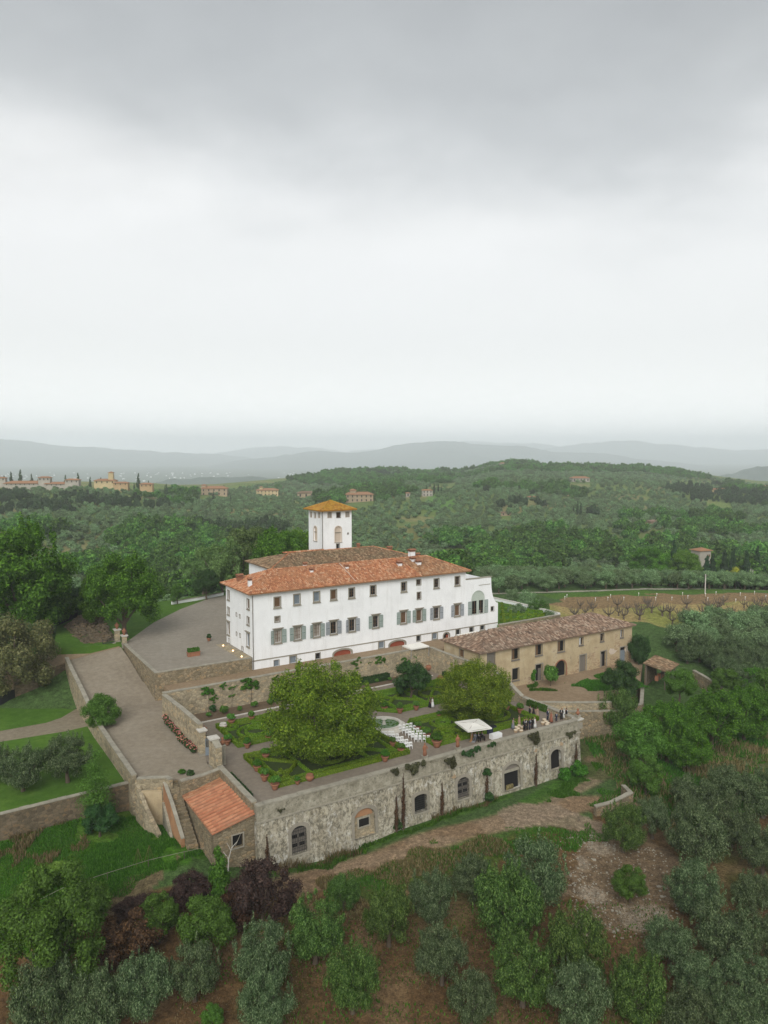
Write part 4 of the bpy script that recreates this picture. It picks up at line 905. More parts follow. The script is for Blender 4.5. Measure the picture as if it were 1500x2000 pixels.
for lp, k in ftd:
    if k in ('dark', 'grey', 'white'):
        w = tall_window(fh, FM, lp, .1, {'dark': 'dark', 'grey': 'grey', 'white': 'glass'}[k], d=.28 if k != 'grey' else .1, framemat='wood_grey', bars=k == 'white')
        s0, s1, z0, z1 = lp[0][0], lp[1][0], lp[0][1], lp[2][1]
        if k == 'white': r = MB(); bx(r, FM, s0, s0 + (s1 - s0) * .42, z0, z1, .1, .15); r.build('sash_leaf', 'white_paint', w)
        if k == 'grey':
            r = MB()
            for j in range(9): bx(r, FM, s0 + .05, s1 - .05, z0 + (z1 - z0) * (j + .1) / 9, z0 + (z1 - z0) * (j + .8) / 9, .04, .09)
            r.build('louvres', 'wood_grey', w)
        if k == 'dark' and z0 > 1: r = MB(); bx(r, FM, s0 + .05, s0 + (s1 - s0) * .45, z0 + .02, z1 - .02, .2, .27); r.build('sash_leaf', 'wood_brown', w)
    else:
        r = MB(); ring(r, lp, grow(lp, .2, 0), FM, -.06, .02); w = r.build('door', 'terracotta' if k == 'arch' else 'grey_stone', fh)
        r = MB(); slab(r, grow(lp, .02), FM, .42, .45); r.build('opening', 'dark_room', w)
        s0, s1, z0, z1 = lp[0][0], lp[1][0], lp[0][1], max(p[1] for p in lp); m = (s0 + s1) / 2
        if k == 'greydoor':
            for a, b in ((s0 + .01, m - .01), (m + .01, s1 - .01)): r = MB(); bx(r, FM, a, b, z0, z1 - .5, .18, .25); bx(r, FM, a + .15, b - .15, z0 + .3, z1 - 1.5, .15, .18); r.build('door_leaf', 'wood_grey', w)
            r = MB(); bx(r, FM, s0, s1, z1 - .48, z1, .2, .24); r.build('transom', 'wood_grey', w)
        if k == 'bluedoor':
            for a, b in ((s0 + .01, m - .01), (m + .01, s1 - .01)): r = MB(); bx(r, FM, a, b, z0, z1 - .7, .18, .25); r.build('door_leaf', 'slate_blue', w)
        if k == 'opendoor': r = MB(); bx(r, FM, s0 + .02, s0 + (s1 - s0) * .4, z0, z1 - .6, .2, .26); r.build('door_leaf', 'wood_grey', w)
        if k == 'darkdoor': r = MB(); bx(r, FM, m, s1 - .02, z0, z1 - .9, .25, .32); r.build('door_leaf', 'wood_grey', w)
for lp in sdh: tall_window(fh, SMp, lp, .08, 'wood', sill=False, bars=False, d=.15, framemat='wood_grey')
for s0, s1, z0, z1 in ((33.7, 36.6, .2, 2.2), (38.6, 40.6, .1, 1.8)):
    mb = MB(); lp = [(s0 + (s1 - s0) * (.5 + .5 * math.cos(a) * random.uniform(.35, 1.1)), z0 + (z1 - z0) * (.5 + .5 * math.sin(a) * random.uniform(.3, 1.1))) for a in np.linspace(0, 6.28, 13)[:-1]]
    slab(mb, lp, FM, -.025, -.003); mb.build('plaster_patch', 'faded_pink', fh)
mb = MB(); mb.tube([(-.1, .3, 5.6), (-.1, .3, -1)], .06, 6); mb.build('downpipe', 'wood_grey', fh)
OV = .55; a_, b_, c_, d_ = (-OV, -OV, FEZ), (FL + OV, -OV, FEZ), (FL + OV, FD + OV, FEZ), (-OV, FD + OV, FEZ); rv = FD / 2 - .2; r1, r2 = (6.2, rv, FRZ), (FL - 6.4, rv, FRZ)
fr_ = deck([[a_, b_, r2, r1], [b_, c_, r2], [c_, d_, r1, r2], [d_, a_, r1]]).build('roof', 'grey_brown_tiles', fh)
for pl in ([a_, b_, r2, r1], [d_, a_, r1], [b_, c_, r2]): tpart(pl, 'grey_brown_tiles', fr_, sp=.36)
o = ridge_tiles([a_, r1, r2, b_]).build('ridge_tiles', 'grey_brown_tiles', fr_); o['kind'] = 'stuff'

# ================================================================== the bastion under the terrace front
bs = empty('bastion_wall', (A0[0], A0[1], 0), TH, 'high weathered stone bastion wall with arched openings under the garden', 'wall')
BT, CZ = .07, -1.35
bm = front_map(0, BT, CZ); BL = 53.6
def bfr(l, r, t_, b_):
    f = lambda X: 480 + X / 2.206; g = lambda Yv: 1400 + Yv / 2.206
    return frect(f(l), f(r), g(t_), g(b_), A0, -.25)
bh = []; btd = []
for l, r, t_, b_, k in ((198,264,472,585,'grille'),(468,557,396,528,'blind'),(727,782,335,408,'dark'),(913,964,262,348,'grille'),(1113,1182,205,322,'door'),(1315,1361,142,226,'dark6')):
    s0, s1, z0, z1 = bfr(l, r, t_, b_); z0 = max(z0, -6.9)
    lp = larch(s0, s1, z0, z1, (s1 - s0) / 2 * (.75 if k != 'dark' else .35)); bh.append(lp); btd.append((lp, k))
mb = MB(); facade(mb, [(0, -9), (BL, -9), (BL, CZ), (0, CZ)], bh, bm, .6)
rmp = right_map(BL, BT, CZ); mb.add([rmp(0, -9, 0), rmp(12, -9, 0), rmp(12, CZ, 0), rmp(0, CZ, 0)], [(0, 1, 2, 3)], .5)
mb.build('masonry', 'weathered_stucco', bs)
mb = MB(); bx(mb, lambda s, z, d: (s, d, z), -.06, BL + .1, CZ - .02, CZ + .16, -.14, .3); bx(mb, lambda s, z, d: (BL - d, s, z), .31, 12, CZ - .02, CZ + .16, -.14, .3); mb.build('cordon', 'coping_stone', bs)
mb = MB(); mb.add([(0, -.02, CZ + .16), (BL, -.02, CZ + .16), (BL, .1, .62), (0, .1, .62), (0, .75, .62), (BL, .75, .62), (BL, .75, -.5), (0, .75, -.5)], [(0, 1, 2, 3), (3, 2, 5, 4), (4, 5, 6, 7), (0, 3, 4, 7), (1, 6, 5, 2)], .5); mb.build('parapet', 'old_parapet', bs)
mb = MB(); s = 0.0
while s < BL:
    e = min(s + random.uniform(.8, 1.4), BL); j = random.uniform(-.03, .04); mb.box(s + .01, e - .015, 0 + j * .5, .84 + j * .4, .622, .78 + j); s = e
c_ = mb.build('coping_stones', 'coping_stone', bs); c_['kind'] = 'stuff'
for lp, k in btd:
    s0, s1, z0, z1 = min(p[0] for p in lp), max(p[0] for p in lp), min(p[1] for p in lp), max(p[1] for p in lp); m = (s0 + s1) / 2
    r = MB(); ring(r, lp, grow(lp, .42, 0), bm, -.05, .05); w = r.build('door' if k == 'door' else 'window', 'grey_stone', bs)
    if k == 'blind':
        r = MB(); slab(r, grow(lp, .02), bm, .3, .5); r.build('infill', 'pale_rubble', w)
        r = MB(); wz = z0 + (z1 - z0) * .36; ring(r, lrect(m - .75, m + .75, wz, wz + 1.0), grow(lrect(m - .75, m + .75, wz, wz + 1.0), .18), bm, .2, .32); r.build('frame', 'coping_stone', w)
        r = MB(); bx(r, bm, m - .75, m + .75, wz, wz + 1.0, .26, .298); r.build('pane', 'dark_room', w)
        r = MB(); slab(r, larch(s0 + .25, s1 - .25, z1 - 1.0, z1 - .15, .75), bm, .2, .298); r.build('brick_lunette', 'faded_tiles', w)
    else:
        r = MB(); slab(r, grow(lp, .02), bm, .55, .6); r.build('opening', 'dark_room', w)
    if k == 'grille':
        for a in (s0 + .06, m + .02):
            r = MB(); b = a + (s1 - s0) / 2 - .08; bx(r, bm, a, b, z0, z1 - .45, .3, .36); r.build('shutter', 'wood_grey', w)
            for zz in (z0 + (z1 - z0) * .22, z0 + (z1 - z0) * .55): r = MB(); bx(r, bm, a + .12, b - .12, zz, zz + .42, .285, .298); r.build('pane', 'dark_room', w)
    if k in ('grille', 'dark'):
        r = MB()
        for j in range(9): a = s0 + (s1 - s0) * (j + .5) / 9; bx(r, bm, a - .018, a + .018, z0, z1 - abs(a - m) * .5, .1, .135)
        for j in range(8): a = z0 + (z1 - z0) * (j + .5) / 8; bx(r, bm, s0, s1, a - .018, a + .018, .136, .16)
        r.build('grille', 'iron', w); r = MB(); bx(r, bm, s0 - .2, s1 + .2, z0 - .28, z0 - .02, -.12, .2); r.build('sill', 'coping_stone', w)
    if k == 'door':
        r = MB(); bx(r, bm, s0, s1, z1 - 1.15, z1 - .8, .1, .3); r.build('lintel', 'coping_stone', w)
        r = MB(); slab(r, larch(s0 + .02, s1 - .02, z1 - .79, z1 - .02, .75), bm, .3, .36); r.build('lunette', 'wood_grey', w)
        r = MB()
        for kk in range(5): a = -1.2 + kk * .45; r.lathe([(.2, 0), (.24, .3), (.2, .62), (.08, .66)], 8, bm(m + a * .5, z0, .5 + (kk % 2) * .02))
        r.build('barrels', 'leaf_straw', w)
for s in (29.0, 44.3, 49.6):
    z = -2.5 if s < 30 else -2.2
    mb = MB(); lp = [(s + .45 * math.cos(a) * random.uniform(.25, 1.1), z + .4 * math.sin(a) * random.uniform(.25, 1.1)) for a in np.linspace(0, 6.28, 11)[:-1]]; slab(mb, lp, bm, -.03, -.003); mb.build('brick_patch', 'wicker', bs)

# ================================================================== tiled stone hut, its steps and the ruin beside it
hut = empty('stone_hut', W(0, 0, 0), TH, 'small rubble-stone hut with a bright terracotta lean-to roof', 'hut')
hs0, hs1, hv0, hv1 = -4.9, -.05, .9, 13.0; hzl, hzr = -1.35, -.25
mb = MB(); hm = front_map(hv0); win = lrect(-2.7, -1.4, -4.0, -2.45)
facade(mb, [(hs0, -8), (hs1 + .3, -8), (hs1 + .3, hzr - .12), (hs0, hzl - .12)], [win], hm, .4)
dl = lrect(4.6, 5.6, -5.6, -3.0); facade(mb, [(hv0 + .41, -8), (hv1, -8), (hv1, hzl - .12), (hv0 + .41, hzl - .12)], [dl], side_map(hs0), .4); mb.build('wall', 'rubble_stone', hut)
w = tall_window(hut, hm, win, .14, 'dark', sill=False, bars=False, d=.35, framemat='grey_stone'); MB().tube([(-2.3, hv0 + .2, -3.9), (-1.6, hv0 + .2, -2.6)], .03, 5).build('loose_bar', 'coping_stone', w)
r = MB(); slab(r, dl, side_map(hs0), .36, .4); r.build('door', 'dark_room', hut)
a_, b_, c_, d_ = (hs0 - .35, hv1, hzl), (hs0 - .35, hv0 - .4, hzl), (hs1, hv0 - .4, hzr), (hs1, hv1, hzr)
hr = deck([[a_, b_, c_, d_]], .14).build('roof', 'hut_tiles', hut)
o = tiles([a_, b_, c_, d_], sp=.27, course=.42, rad=.05, lift=.0).build('roof_tiles', 'faded_tiles', hr); o['kind'] = 'stuff'  # darker tile colour between the raised rows paints in the shaded gaps
nr = 13
for k in range(nr):
    v = hv0 + .2 + (hv1 - hv0 - 3.2) * k / (nr - 1); mb = MB(); n = 9; dx = (hs1 - hs0 + .35) / n
    for j in range(n):
        vs = []
        for e_, hh in ((j, .03), (j + 1.04, 0)):
            xx = hs0 - .35 + e_ * dx; zz = hzl + (hzr - hzl) * (xx - hs0 + .35) / (hs1 - hs0 + .35)
            for i in range(5): t = math.pi * i / 4; vs.append((xx, v - .21 * math.cos(t), zz + .03 + hh + .21 * math.sin(t)))
        mb.add(vs, [(i, i + 5, i + 6, i + 1) for i in range(4)] + [(4, 3, 2, 1, 0)], random.random())
    mb.build('tile_row', 'hut_tiles', hr)
st = empty('stone_steps', W(-5.9, 14.2, 0), TH, 'narrow stone steps descending beside the hut wall', 'steps')
for k in range(17):
    mb = MB(); mb.box(-.62, .68, -(k + 1) * .5, -k * .5 + .04, -7.2, -.1 - k * .3, .4); mb.build('step', 'rubble_stone', st)
wall('stair_wall', [W(-6.85, 14.2), W(-6.9, 10.5), W(-6.8, 6.6)], [.35, -1.3, -4.1], -7.5, .42, 'faded_tiles', 'sloping brick cheek wall left of the stone steps', cap='coping_stone', capw=.02)
wall('ruin_wall', [W(-9.9, 15.6), W(-9.5, 12.6), W(-8.6, 10.2)], [.2, -2.0, -4.6], -7.5, .5, 'pale_rubble', 'broken plastered wall on the left side of the ruin', cap=None)
wall('ruin_wall', [W(-9.6, 14.6), W(-7.2, 13.9)], [-.6, -.9], -7.5, .4, 'old_ochre_plaster', 'stained plaster back wall of the ruin below the drive', cap=None)
wall('ruin_wall', [W(-7.15, 13.4), W(-7.4, 9.2)], [-2.2, -5.0], -7.5, .35, 'old_parapet', 'grey rendered slab wall sloping through the ruin', cap=None)
# ================================================================== plants
def leaf_mesh(name, mat, lobes, n, size, seed, flat=1.0, asp=.55, up=0.0, shell=.35, jit=.55):
    """leaf faces spread through the volume of several lobes: lobes = rows (x, y, z, rx, ry, rz)"""
    g = np.random.default_rng(seed); lobes = np.asarray(lobes, float)
    wgt = (lobes[:, 3] * lobes[:, 4] + lobes[:, 3] * lobes[:, 5]); k = g.choice(len(lobes), n, p=wgt / wgt.sum())
    d = g.normal(size=(n, 3)); d /= np.linalg.norm(d, axis=1)[:, None]
    r = 1 - np.abs(g.normal(size=n)) * shell; r = np.clip(r + g.normal(size=n) * .05, .05, 1.15)
    P = lobes[k, :3] + d * lobes[k, 3:] * r[:, None]
    N_ = d / lobes[k, 3:]; N_ /= np.linalg.norm(N_, axis=1)[:, None]
    N_ = N_ * flat + g.normal(size=(n, 3)) * jit * .6; N_[:, 2] += .25; N_ /= np.linalg.norm(N_, axis=1)[:, None]
    tdir = g.normal(size=(n, 3)); tdir[:, 2] += up * 2; tdir -= N_ * (tdir * N_).sum(1)[:, None]; tdir /= np.linalg.norm(tdir, axis=1)[:, None] + 1e-9
    b = np.cross(N_, tdir); s = size * g.uniform(.6, 1.35, n)[:, None]
    V = np.stack([P - tdir * s, P + b * s * asp - tdir * s * .1, P + tdir * s, P - b * s * asp - tdir * s * .1], 1).reshape(-1, 3)
    return fast_mesh(name, V, np.arange(4 * n).reshape(-1, 4), g.random(n), mat)
def lobes_round(seed, n, rx, rz, cz, lr=(.34, .5), inner=.62, zmin=-.75, sprigs=0):
    g = np.random.default_rng(seed); out = [(0, 0, cz, rx * .6, rx * .6, rz * .62)]
    for i in range(n):
        a = i * 2.399963 + g.uniform(-.4, .4); u = g.uniform(zmin, 1); c = math.sqrt(max(0, 1 - u * u)); f = g.uniform(.85, 1.15) * inner; q = g.uniform(*lr)
        out.append((rx * c * math.cos(a) * f, rx * c * math.sin(a) * f, cz + rz * u * f, rx * q, rx * q, rz * q * g.uniform(.85, 1.15)))
    for i in range(sprigs):
        a = g.uniform(0, 6.28); u = g.uniform(-.3, 1); c = math.sqrt(max(0, 1 - u * u)); f = g.uniform(.85, 1.02); q = g.uniform(.04, .09)
        out.append((rx * c * math.cos(a) * f, rx * c * math.sin(a) * f, cz + rz * (u * f + .06), rx * q, rx * q, rz * g.uniform(.12, .24)))
    return out
def trunk_mesh(name, h, r, limbs, seed, lean=.06, mat='bark', top=None):
    g = random.Random(seed); mb = MB(); pts = [(0, 0, -.6)]; x = y = 0
    for k in range(1, 5): x += g.uniform(-lean, lean) * h; y += g.uniform(-lean, lean) * h; pts.append((x, y, h * k / 4))
    mb.tube(pts, [r * 1.35, r, r * .85, r * .75, r * .6], 7)
    for (bx_, by_, bz_) in limbs:
        st_ = pts[-1] if g.random() < .6 else pts[-2]; mid = ((st_[0] + bx_) / 2 + g.uniform(-.15, .15), (st_[1] + by_) / 2, (st_[2] * .55 + bz_ * .45))
        mb.tube([st_, mid, (bx_, by_, bz_)], [r * .5, r * .32, r * .1], 5)
    o = mb.build(name, mat); me = o.data; bpy.data.objects.remove(o); return me
KIND = {}
def kind(key, crown_me, trunk_me, width, part='crown'): KIND[key] = (crown_me, trunk_me, width, part)
def mk(key, mats, n, leaf, rx, rz, cz, nl, seed, th, tr, lr=(.34, .5), variants=3, **kw):
    KIND[key] = []
    for i in range(variants):
        lb = lobes_round(seed + i * 31, nl, rx, rz, cz, lr, **{k: kw[k] for k in ('inner', 'zmin', 'sprigs') if k in kw})
        cm = leaf_mesh('crown', mats, lb, n, leaf, seed + i, **{k: v for k, v in kw.items() if k not in ('inner', 'zmin', 'sprigs')})
        tm_ = trunk_mesh('trunk', th, tr, [l[:3] for l in lb[1:7]], seed + i)
        KIND[key].append((cm, tm_, 2 * rx))
mk('olive', 'leaf_olive', 26000, .085, 2.6, 2.35, 2.75, 46, 11, 1.3, .22, (.17, .32), 4, up=1.2, asp=.36, inner=.74, shell=.34, jit=.6, sprigs=34, zmin=-.9)
mk('olive_green', 'leaf_olive_green', 26000, .085, 2.6, 2.4, 2.7, 46, 51, 1.2, .22, (.17, .32), 4, up=1.2, asp=.38, inner=.74, shell=.34, jit=.6, sprigs=34, zmin=-.9)
mk('broad', 'leaf_broad', 34000, .16, 5.0, 5.4, 6.4, 60, 101, 2.6, .4, (.14, .30), 3, inner=.82, zmin=-.8, shell=.42, sprigs=24)
mk('lime', 'leaf_lime', 24000, .16, 4.6, 4.6, 5.6, 50, 131, 2.4, .35, (.15, .30), 2, inner=.80, shell=.42)
mk('light', 'leaf_light', 20000, .095, 2.4, 2.5, 3.0, 36, 151, 1.6, .16, (.17, .34), 2, inner=.78, shell=.45)
mk('leafy_big', 'leaf_light', 44000, .13, 5.0, 5.2, 6.0, 60, 161, 2.6, .3, (.14, .28), 1, inner=.82, shell=.42)
mk('pale', 'leaf_pale', 11000, .19, 4.4, 5.4, 7.2, 40, 171, 4.5, .3, (.12, .24), 2, inner=.85, shell=.5)
mk('magnolia', 'leaf_magnolia', 62000, .125, 6.2, 5.2, 5.0, 70, 191, 2.4, .4, (.17, .30), 2, inner=.76, zmin=-.95, asp=.5, shell=.36, sprigs=30)
mk('holm', 'leaf_brownish', 26000, .12, 4.0, 4.2, 4.3, 46, 211, 2, .35, (.15, .30), 1, inner=.8)
mk('dark', 'leaf_hedge_dark', 18000, .11, 2.6, 2.6, 2.9, 36, 231, 1.2, .2, (.17, .34), 2, inner=.78)
mk('purple', 'leaf_purple', 22000, .095, 2.8, 2.6, 2.6, 46, 251, 1, .15, (.14, .30), 2, inner=.82, shell=.5)
mk('rust', 'leaf_rust', 15000, .09, 2.3, 2.1, 2.1, 36, 261, 1, .12, (.15, .32), 1, inner=.8, shell=.5)
mk('shrub', 'leaf_light', 2600, .11, .9, .8, .85, 10, 271, .4, .05, (.35, .5), 3)
mk('shrub_dark', 'leaf_hedge_dark', 2600, .11, .9, .8, .8, 10, 281, .4, .05, (.35, .5), 3)
mk('shrub_green', 'leaf_grass', 2600, .11, .9, .75, .78, 10, 291, .4, .05, (.35, .5), 3)
mk('yellow', 'leaf_yellow', 6000, .25, 2.4, 3.0, 3.2, 14, 301, 1.2, .2, (.3, .45), 1)
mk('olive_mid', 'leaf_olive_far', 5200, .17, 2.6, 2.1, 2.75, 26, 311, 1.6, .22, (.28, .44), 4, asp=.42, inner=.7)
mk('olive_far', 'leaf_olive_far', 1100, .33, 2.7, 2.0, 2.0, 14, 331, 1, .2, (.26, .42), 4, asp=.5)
mk('wood_far', 'leaf_wood_far', 1900, .46, 4.2, 4.0, 4.2, 22, 351, 1, .3, (.22, .40), 4, asp=.6, inner=.74)
mk('dark_far', 'leaf_dark_far', 1500, .4, 3.4, 4.8, 4.8, 18, 371, 1, .3, (.2, .38), 3, asp=.6, inner=.74)
def column_lobes(h, r, n): return [(math.cos(i * 2.4) * r * .18, math.sin(i * 2.4) * r * .18, h * (.06 + .9 * i / (n - 1)), r * (math.sin(math.pi * min(.93, .16 + .84 * (i / (n - 1)) ** .8)) ** .7), r * (math.sin(math.pi * min(.93, .16 + .84 * (i / (n - 1)) ** .8)) ** .7), h / n * 1.1) for i in range(n)]
KIND['cypress'] = [(leaf_mesh('crown', 'leaf_cypress', column_lobes(12, 1.25, 12), 5000, .26, 401 + i, up=1.2, asp=.4), trunk_mesh('trunk', 1.5, .22, [], 401), 2.5) for i in range(2)]
KIND['cypress_far'] = [(leaf_mesh('crown', 'leaf_dark_far', column_lobes(13, 1.7, 8), 1400, .38, 411, up=1, asp=.5), trunk_mesh('trunk', 1, .2, [], 411), 3.4)]
KIND['feather'] = [(leaf_mesh('crown', 'leaf_light', column_lobes(9, 2.2, 11), 9000, .14, 421, up=.6, asp=.3, shell=.5), trunk_mesh('trunk', 5, .12, [], 421), 4.0)]
KIND['ivy'] = [(leaf_mesh('crown', 'leaf_grass', column_lobes(4.5, 1.2, 7), 5000, .12, 431), trunk_mesh('trunk', 1, .08, [], 431), 2.4)]
NTREE = [0]
def tree(key, x, y, z, width, name, label, cat='tree', group=None, hs=1.0, rz=None, trunk=True, variant=None):
    ks = KIND[key]; cm, tm_, w0 = ks[(NTREE[0] if variant is None else variant) % len(ks)]; NTREE[0] += 1
    s = width / w0; o = empty(name, (x, y, z), random.uniform(0, 6.28) if rz is None else rz, label, cat, group); o.scale = (s, s, s * hs)
    c = link_mesh('crown' if trunk else 'foliage', cm, o)
    if trunk: link_mesh('trunk', tm_, o)
    return o
def ptree(key, px, py, wpx, name, label, z=None, **kw):
    if z is None: x, y, zz = GT(px, py)
    else: (x, y), zz = G(px, py, z), z
    return tree(key, x, y, zz, wpx * math.hypot(x, y) / F, name, label, **kw)

OG = 'olive trees on the slope below the bastion'
near_ol = [  # px, foot py, width px, kind, label
 (616,1884,116,'olive_green','bright green round olive tree on the slope, with a dark bare stump to its right'),
 (760,1850,98,'olive_green','tall two-tiered olive tree straight below the second bastion window'),
 (688,1985,108,'olive_green','bright green olive tree at the bottom centre-left, beside bare brown earth'),
 (862,1925,100,'olive','grey-green egg-shaped olive tree alone in the middle of the brown earth'),
 (842,1805,92,'olive','silvery olive tree above the egg-shaped one, near the track bank'),
 (924,1772,84,'olive','silvery olive tree standing closest to the dirt track'),
 (1044,1785,116,'olive','large silvery olive tree at the left edge of the bare stony patch'),
 (992,1852,134,'olive_green','broad bright green olive tree in the centre of the slope'),
 (1020,1970,124,'olive_green','large bright green olive tree at the bottom, below the broad central one'),
 (920,2010,92,'olive','thin grey olive tree at the bottom edge, right of the egg-shaped one'),
 (1123,1935,120,'olive_green','dense olive tree with a dark shaded foot, just left of the earth gap'),
 (1127,2020,112,'olive','grey olive tree at the bottom edge, left of the earth gap'),
 (514,1935,112,'olive','clumpy silvery olive tree below the purple bushes'),
 (520,2030,104,'olive','olive tree cut off by the bottom edge, below the clumpy silvery one'),
 (380,1962,94,'olive','upright silvery olive tree between the green trees and the clumpy one'),
 (280,1995,108,'olive','grey olive tree at the bottom left, right of the big leafy tree'),
 (95,2025,124,'olive','dark grey olive tree in the bottom left corner'),
 (196,2035,110,'olive','grey olive tree at the bottom edge, second from the left corner'),
 (1217,1665,80,'olive_green','lone olive tree on the bare bank below the broken wall corner'),
 (1273,1642,64,'olive','slender grey olive tree right of the one on the bare bank'),
 (1247,2000,108,'olive_green','bright olive tree at the bottom edge, right of the earth gap'),
 (672,1778,62,'olive_green','small fuzzy young olive on the grassy track bank')]
for px, py, w, k, lb in near_ol: ptree(k, px, py, w * 1.1, 'olive_tree', lb, group=OG, hs=random.uniform(1.1, 1.28))
RG = 'grey olive trees of the right-hand grove'
right_ol = [(1360,1695,118,'largest of the upper rank, beside the bare earth'),(1352,1606,92,'uppermost, below the leafy wood'),(1427,1655,98,'second rank from the top, right of centre'),(1490,1712,88,'at the right edge, above the brown clearing'),(1353,1790,108,'left edge, at the corner of the stony patch'),
 (1307,1885,98,'leftmost of the lower rank, next to the earth gap'),(1413,1876,124,'broadest of the lower rank'),(1475,1790,84,'at the right edge, below the brown clearing'),(1360,1962,104,'lower middle'),(1460,1962,104,'lower right'),(1343,2040,112,'cut by the bottom edge, left'),(1430,2035,104,'cut by the bottom edge, right'),(1495,1880,84,'cut by the right edge'),
 (1420,1590,90,'upper right, below the hedge trees'),(1490,1600,92,'topmost at the right edge'),(1500,2030,100,'in the bottom right corner')]
for px, py, w, lb in right_ol: ptree('olive', px, py, w, 'olive_tree', f'grey olive in right-hand grove, {lb}', group=RG, hs=random.uniform(.9, 1.1))
# leafy trees near the orchard, left
for key, px, py, w, nm, lb, kw in (
 ('leafy_big',110,1945,205,'leafy_tree','big bright leafy tree in the lower left, many-tufted',dict(hs=1.05)),
 ('light',402,1872,112,'leafy_tree','green leafy tree below the purple bushes',dict(hs=1.0)),
 ('light',310,1850,92,'leafy_tree','small yellow-green leafy tree between the brown bushes',dict(hs=.95)),
 ('ivy',430,1772,50,'ivy_bush','upright fresh green ivy bush beside the purple smoke bush',dict(cat='bush',hs=1.2)),
 ('purple',512,1806,138,'smoke_bush','large dark purple smoke bush at the foot of the bastion corner',dict(cat='bush')),
 ('rust',468,1812,84,'smoke_bush','rusty red-brown bush on the left of the purple one',dict(cat='bush')),
 ('rust',258,1884,122,'brown_bush','dark brown bush between the leafy trees, lower left',dict(cat='bush',hs=.9)),
 ('purple',372,1775,96,'brown_bush','dark brownish bush on the bank below the vegetable plot',dict(cat='bush',hs=.7)),
 ('purple',268,1806,100,'brown_bush','low dark thicket on the bank left of the bare gap',dict(cat='bush',hs=.55)),
 ('dark',175,1796,74,'bank_bush','dark green bush on the bank edge above the big leafy tree',dict(cat='bush',hs=.8)),
 ('light',218,1990,66,'leafy_tree','small yellow-green sapling at the bottom left',dict()),
 ('light',415,2012,46,'leafy_tree','tiny yellow-green sapling at the bottom edge',dict()),
 ('dark',195,1636,66,'bank_bush','round dark green bush on the lower lawn',dict(cat='bush',hs=.9)),
 ('feather',188,1612,62,'feathery_tree','slender feathery yellow-green tree rising past the lawn wall',dict(hs=1.0)),
 ('light',1230,1764,70,'fruit_tree','small bright green fruit tree on the bare stony patch',dict(hs=.9)),
 ('olive_green',1206,1432,80,'tamarisk','feathery dark bush with brownish plumes under the court wall',dict(cat='bush',hs=1.1)),
 ('light',1262,1556,72,'round_bush','round bright green bush beside the broken wall corner',dict(cat='bush',hs=.95)),
 ('light',1248,1503,96,'wood_tree','bright leafy tree at the left end of the wood on the right',dict()),
 ('broad',1302,1492,104,'wood_tree','tall green tree in the middle of the wood on the right',dict(hs=.95)),
 ('broad',1345,1508,80,'wood_tree','dark green tree at the front of the wood on the right',dict(hs=.9)),
 ('broad',1390,1466,104,'wood_tree','olive-tinted green tree on the upper side of the wood',dict(hs=.9)),
 ('broad',1452,1448,92,'wood_tree','green tree of the wood, second from the right edge',dict(hs=.9)),
 ('light',1500,1420,84,'wood_tree','yellow-green tree at the right edge above the wood',dict(hs=1.1)),
 ('dark',1248,1310,40,'dark_tree','narrow dark tree against the far end of the farmhouse',dict(hs=1.6)),
 ('light',1420,1368,70,'hedge_bush','dark hedge bush beyond the sloping wall',dict(cat='bush',hs=.7)),
 ('broad',1470,1368,80,'hedge_bush','broad hedge bush at the right edge below the grove',dict(cat='bush',hs=.6))):
    ptree(key, px, py, w, nm, lb, **kw)
for px, py, w, key, z, nm, lb, kw in (
 (1213,1366,70,'dark',-1.7,'court_tree','dense dark green tree in front of the farmhouse',{}),
 (1075,1340,31,'shrub',-1.7,'court_bush','round yellow-green bush by the farmhouse arch',dict(cat='bush',hs=1.5)),
 (1326,1372,62,'light',-2.6,'court_bush','bright green creeper bush smothering the open shed',dict(cat='bush',hs=.9)),
 (1037,1332,24,'shrub_green',-1.7,'court_bush','leggy vine bush beside the farmhouse door',dict(cat='bush',hs=1.4)),
 (45,1545,86,'olive',-1.6,'lawn_olive','left of the two grey olives on the left lawn',{}),
 (132,1528,92,'olive',-1.6,'lawn_olive','right of the two grey olives on the left lawn',{}),
 (-10,1530,70,'olive',-1.6,'lawn_olive','grey olive cut by the left edge on the lawn',{}),
 (199,1436,68,'light',-1.2,'drive_tree','round green tree against the drive wall',dict(hs=1.05)),
 (42,1262,176,'broad',3,'chestnut_tree','huge dark green tree at the left edge',dict(hs=1.04)),
 (245,1246,132,'broad',5.4,'chestnut_tree','large dark green tree beside the gate urns',dict(hs=1.0)),
 (196,1226,74,'broad',5.2,'chestnut_tree','smaller tree leaning out left behind the large one',dict(hs=1.2)),
 (30,1368,148,'holm',-1.6,'holm_oak','bushy brownish-green holm oak by the tan road',dict(hs=1.0)),
 (347,1180,30,'light',5.4,'young_tree','young slim tree before the low white wall',dict(hs=1.2)),
 (403,1172,48,'dark',5.4,'young_tree','dark round tree before the low white wall',dict(hs=1.2)),
 (100,1232,90,'broad',4,'chestnut_tree','darker tree filling the gap behind the rubble slope',dict(hs=.8)),
 (150,1216,80,'dark',4,'chestnut_tree','low dark tree behind the rubble slope',dict(hs=.8))):
    ptree(key, px, py, w, nm, lb, z=z, **kw)
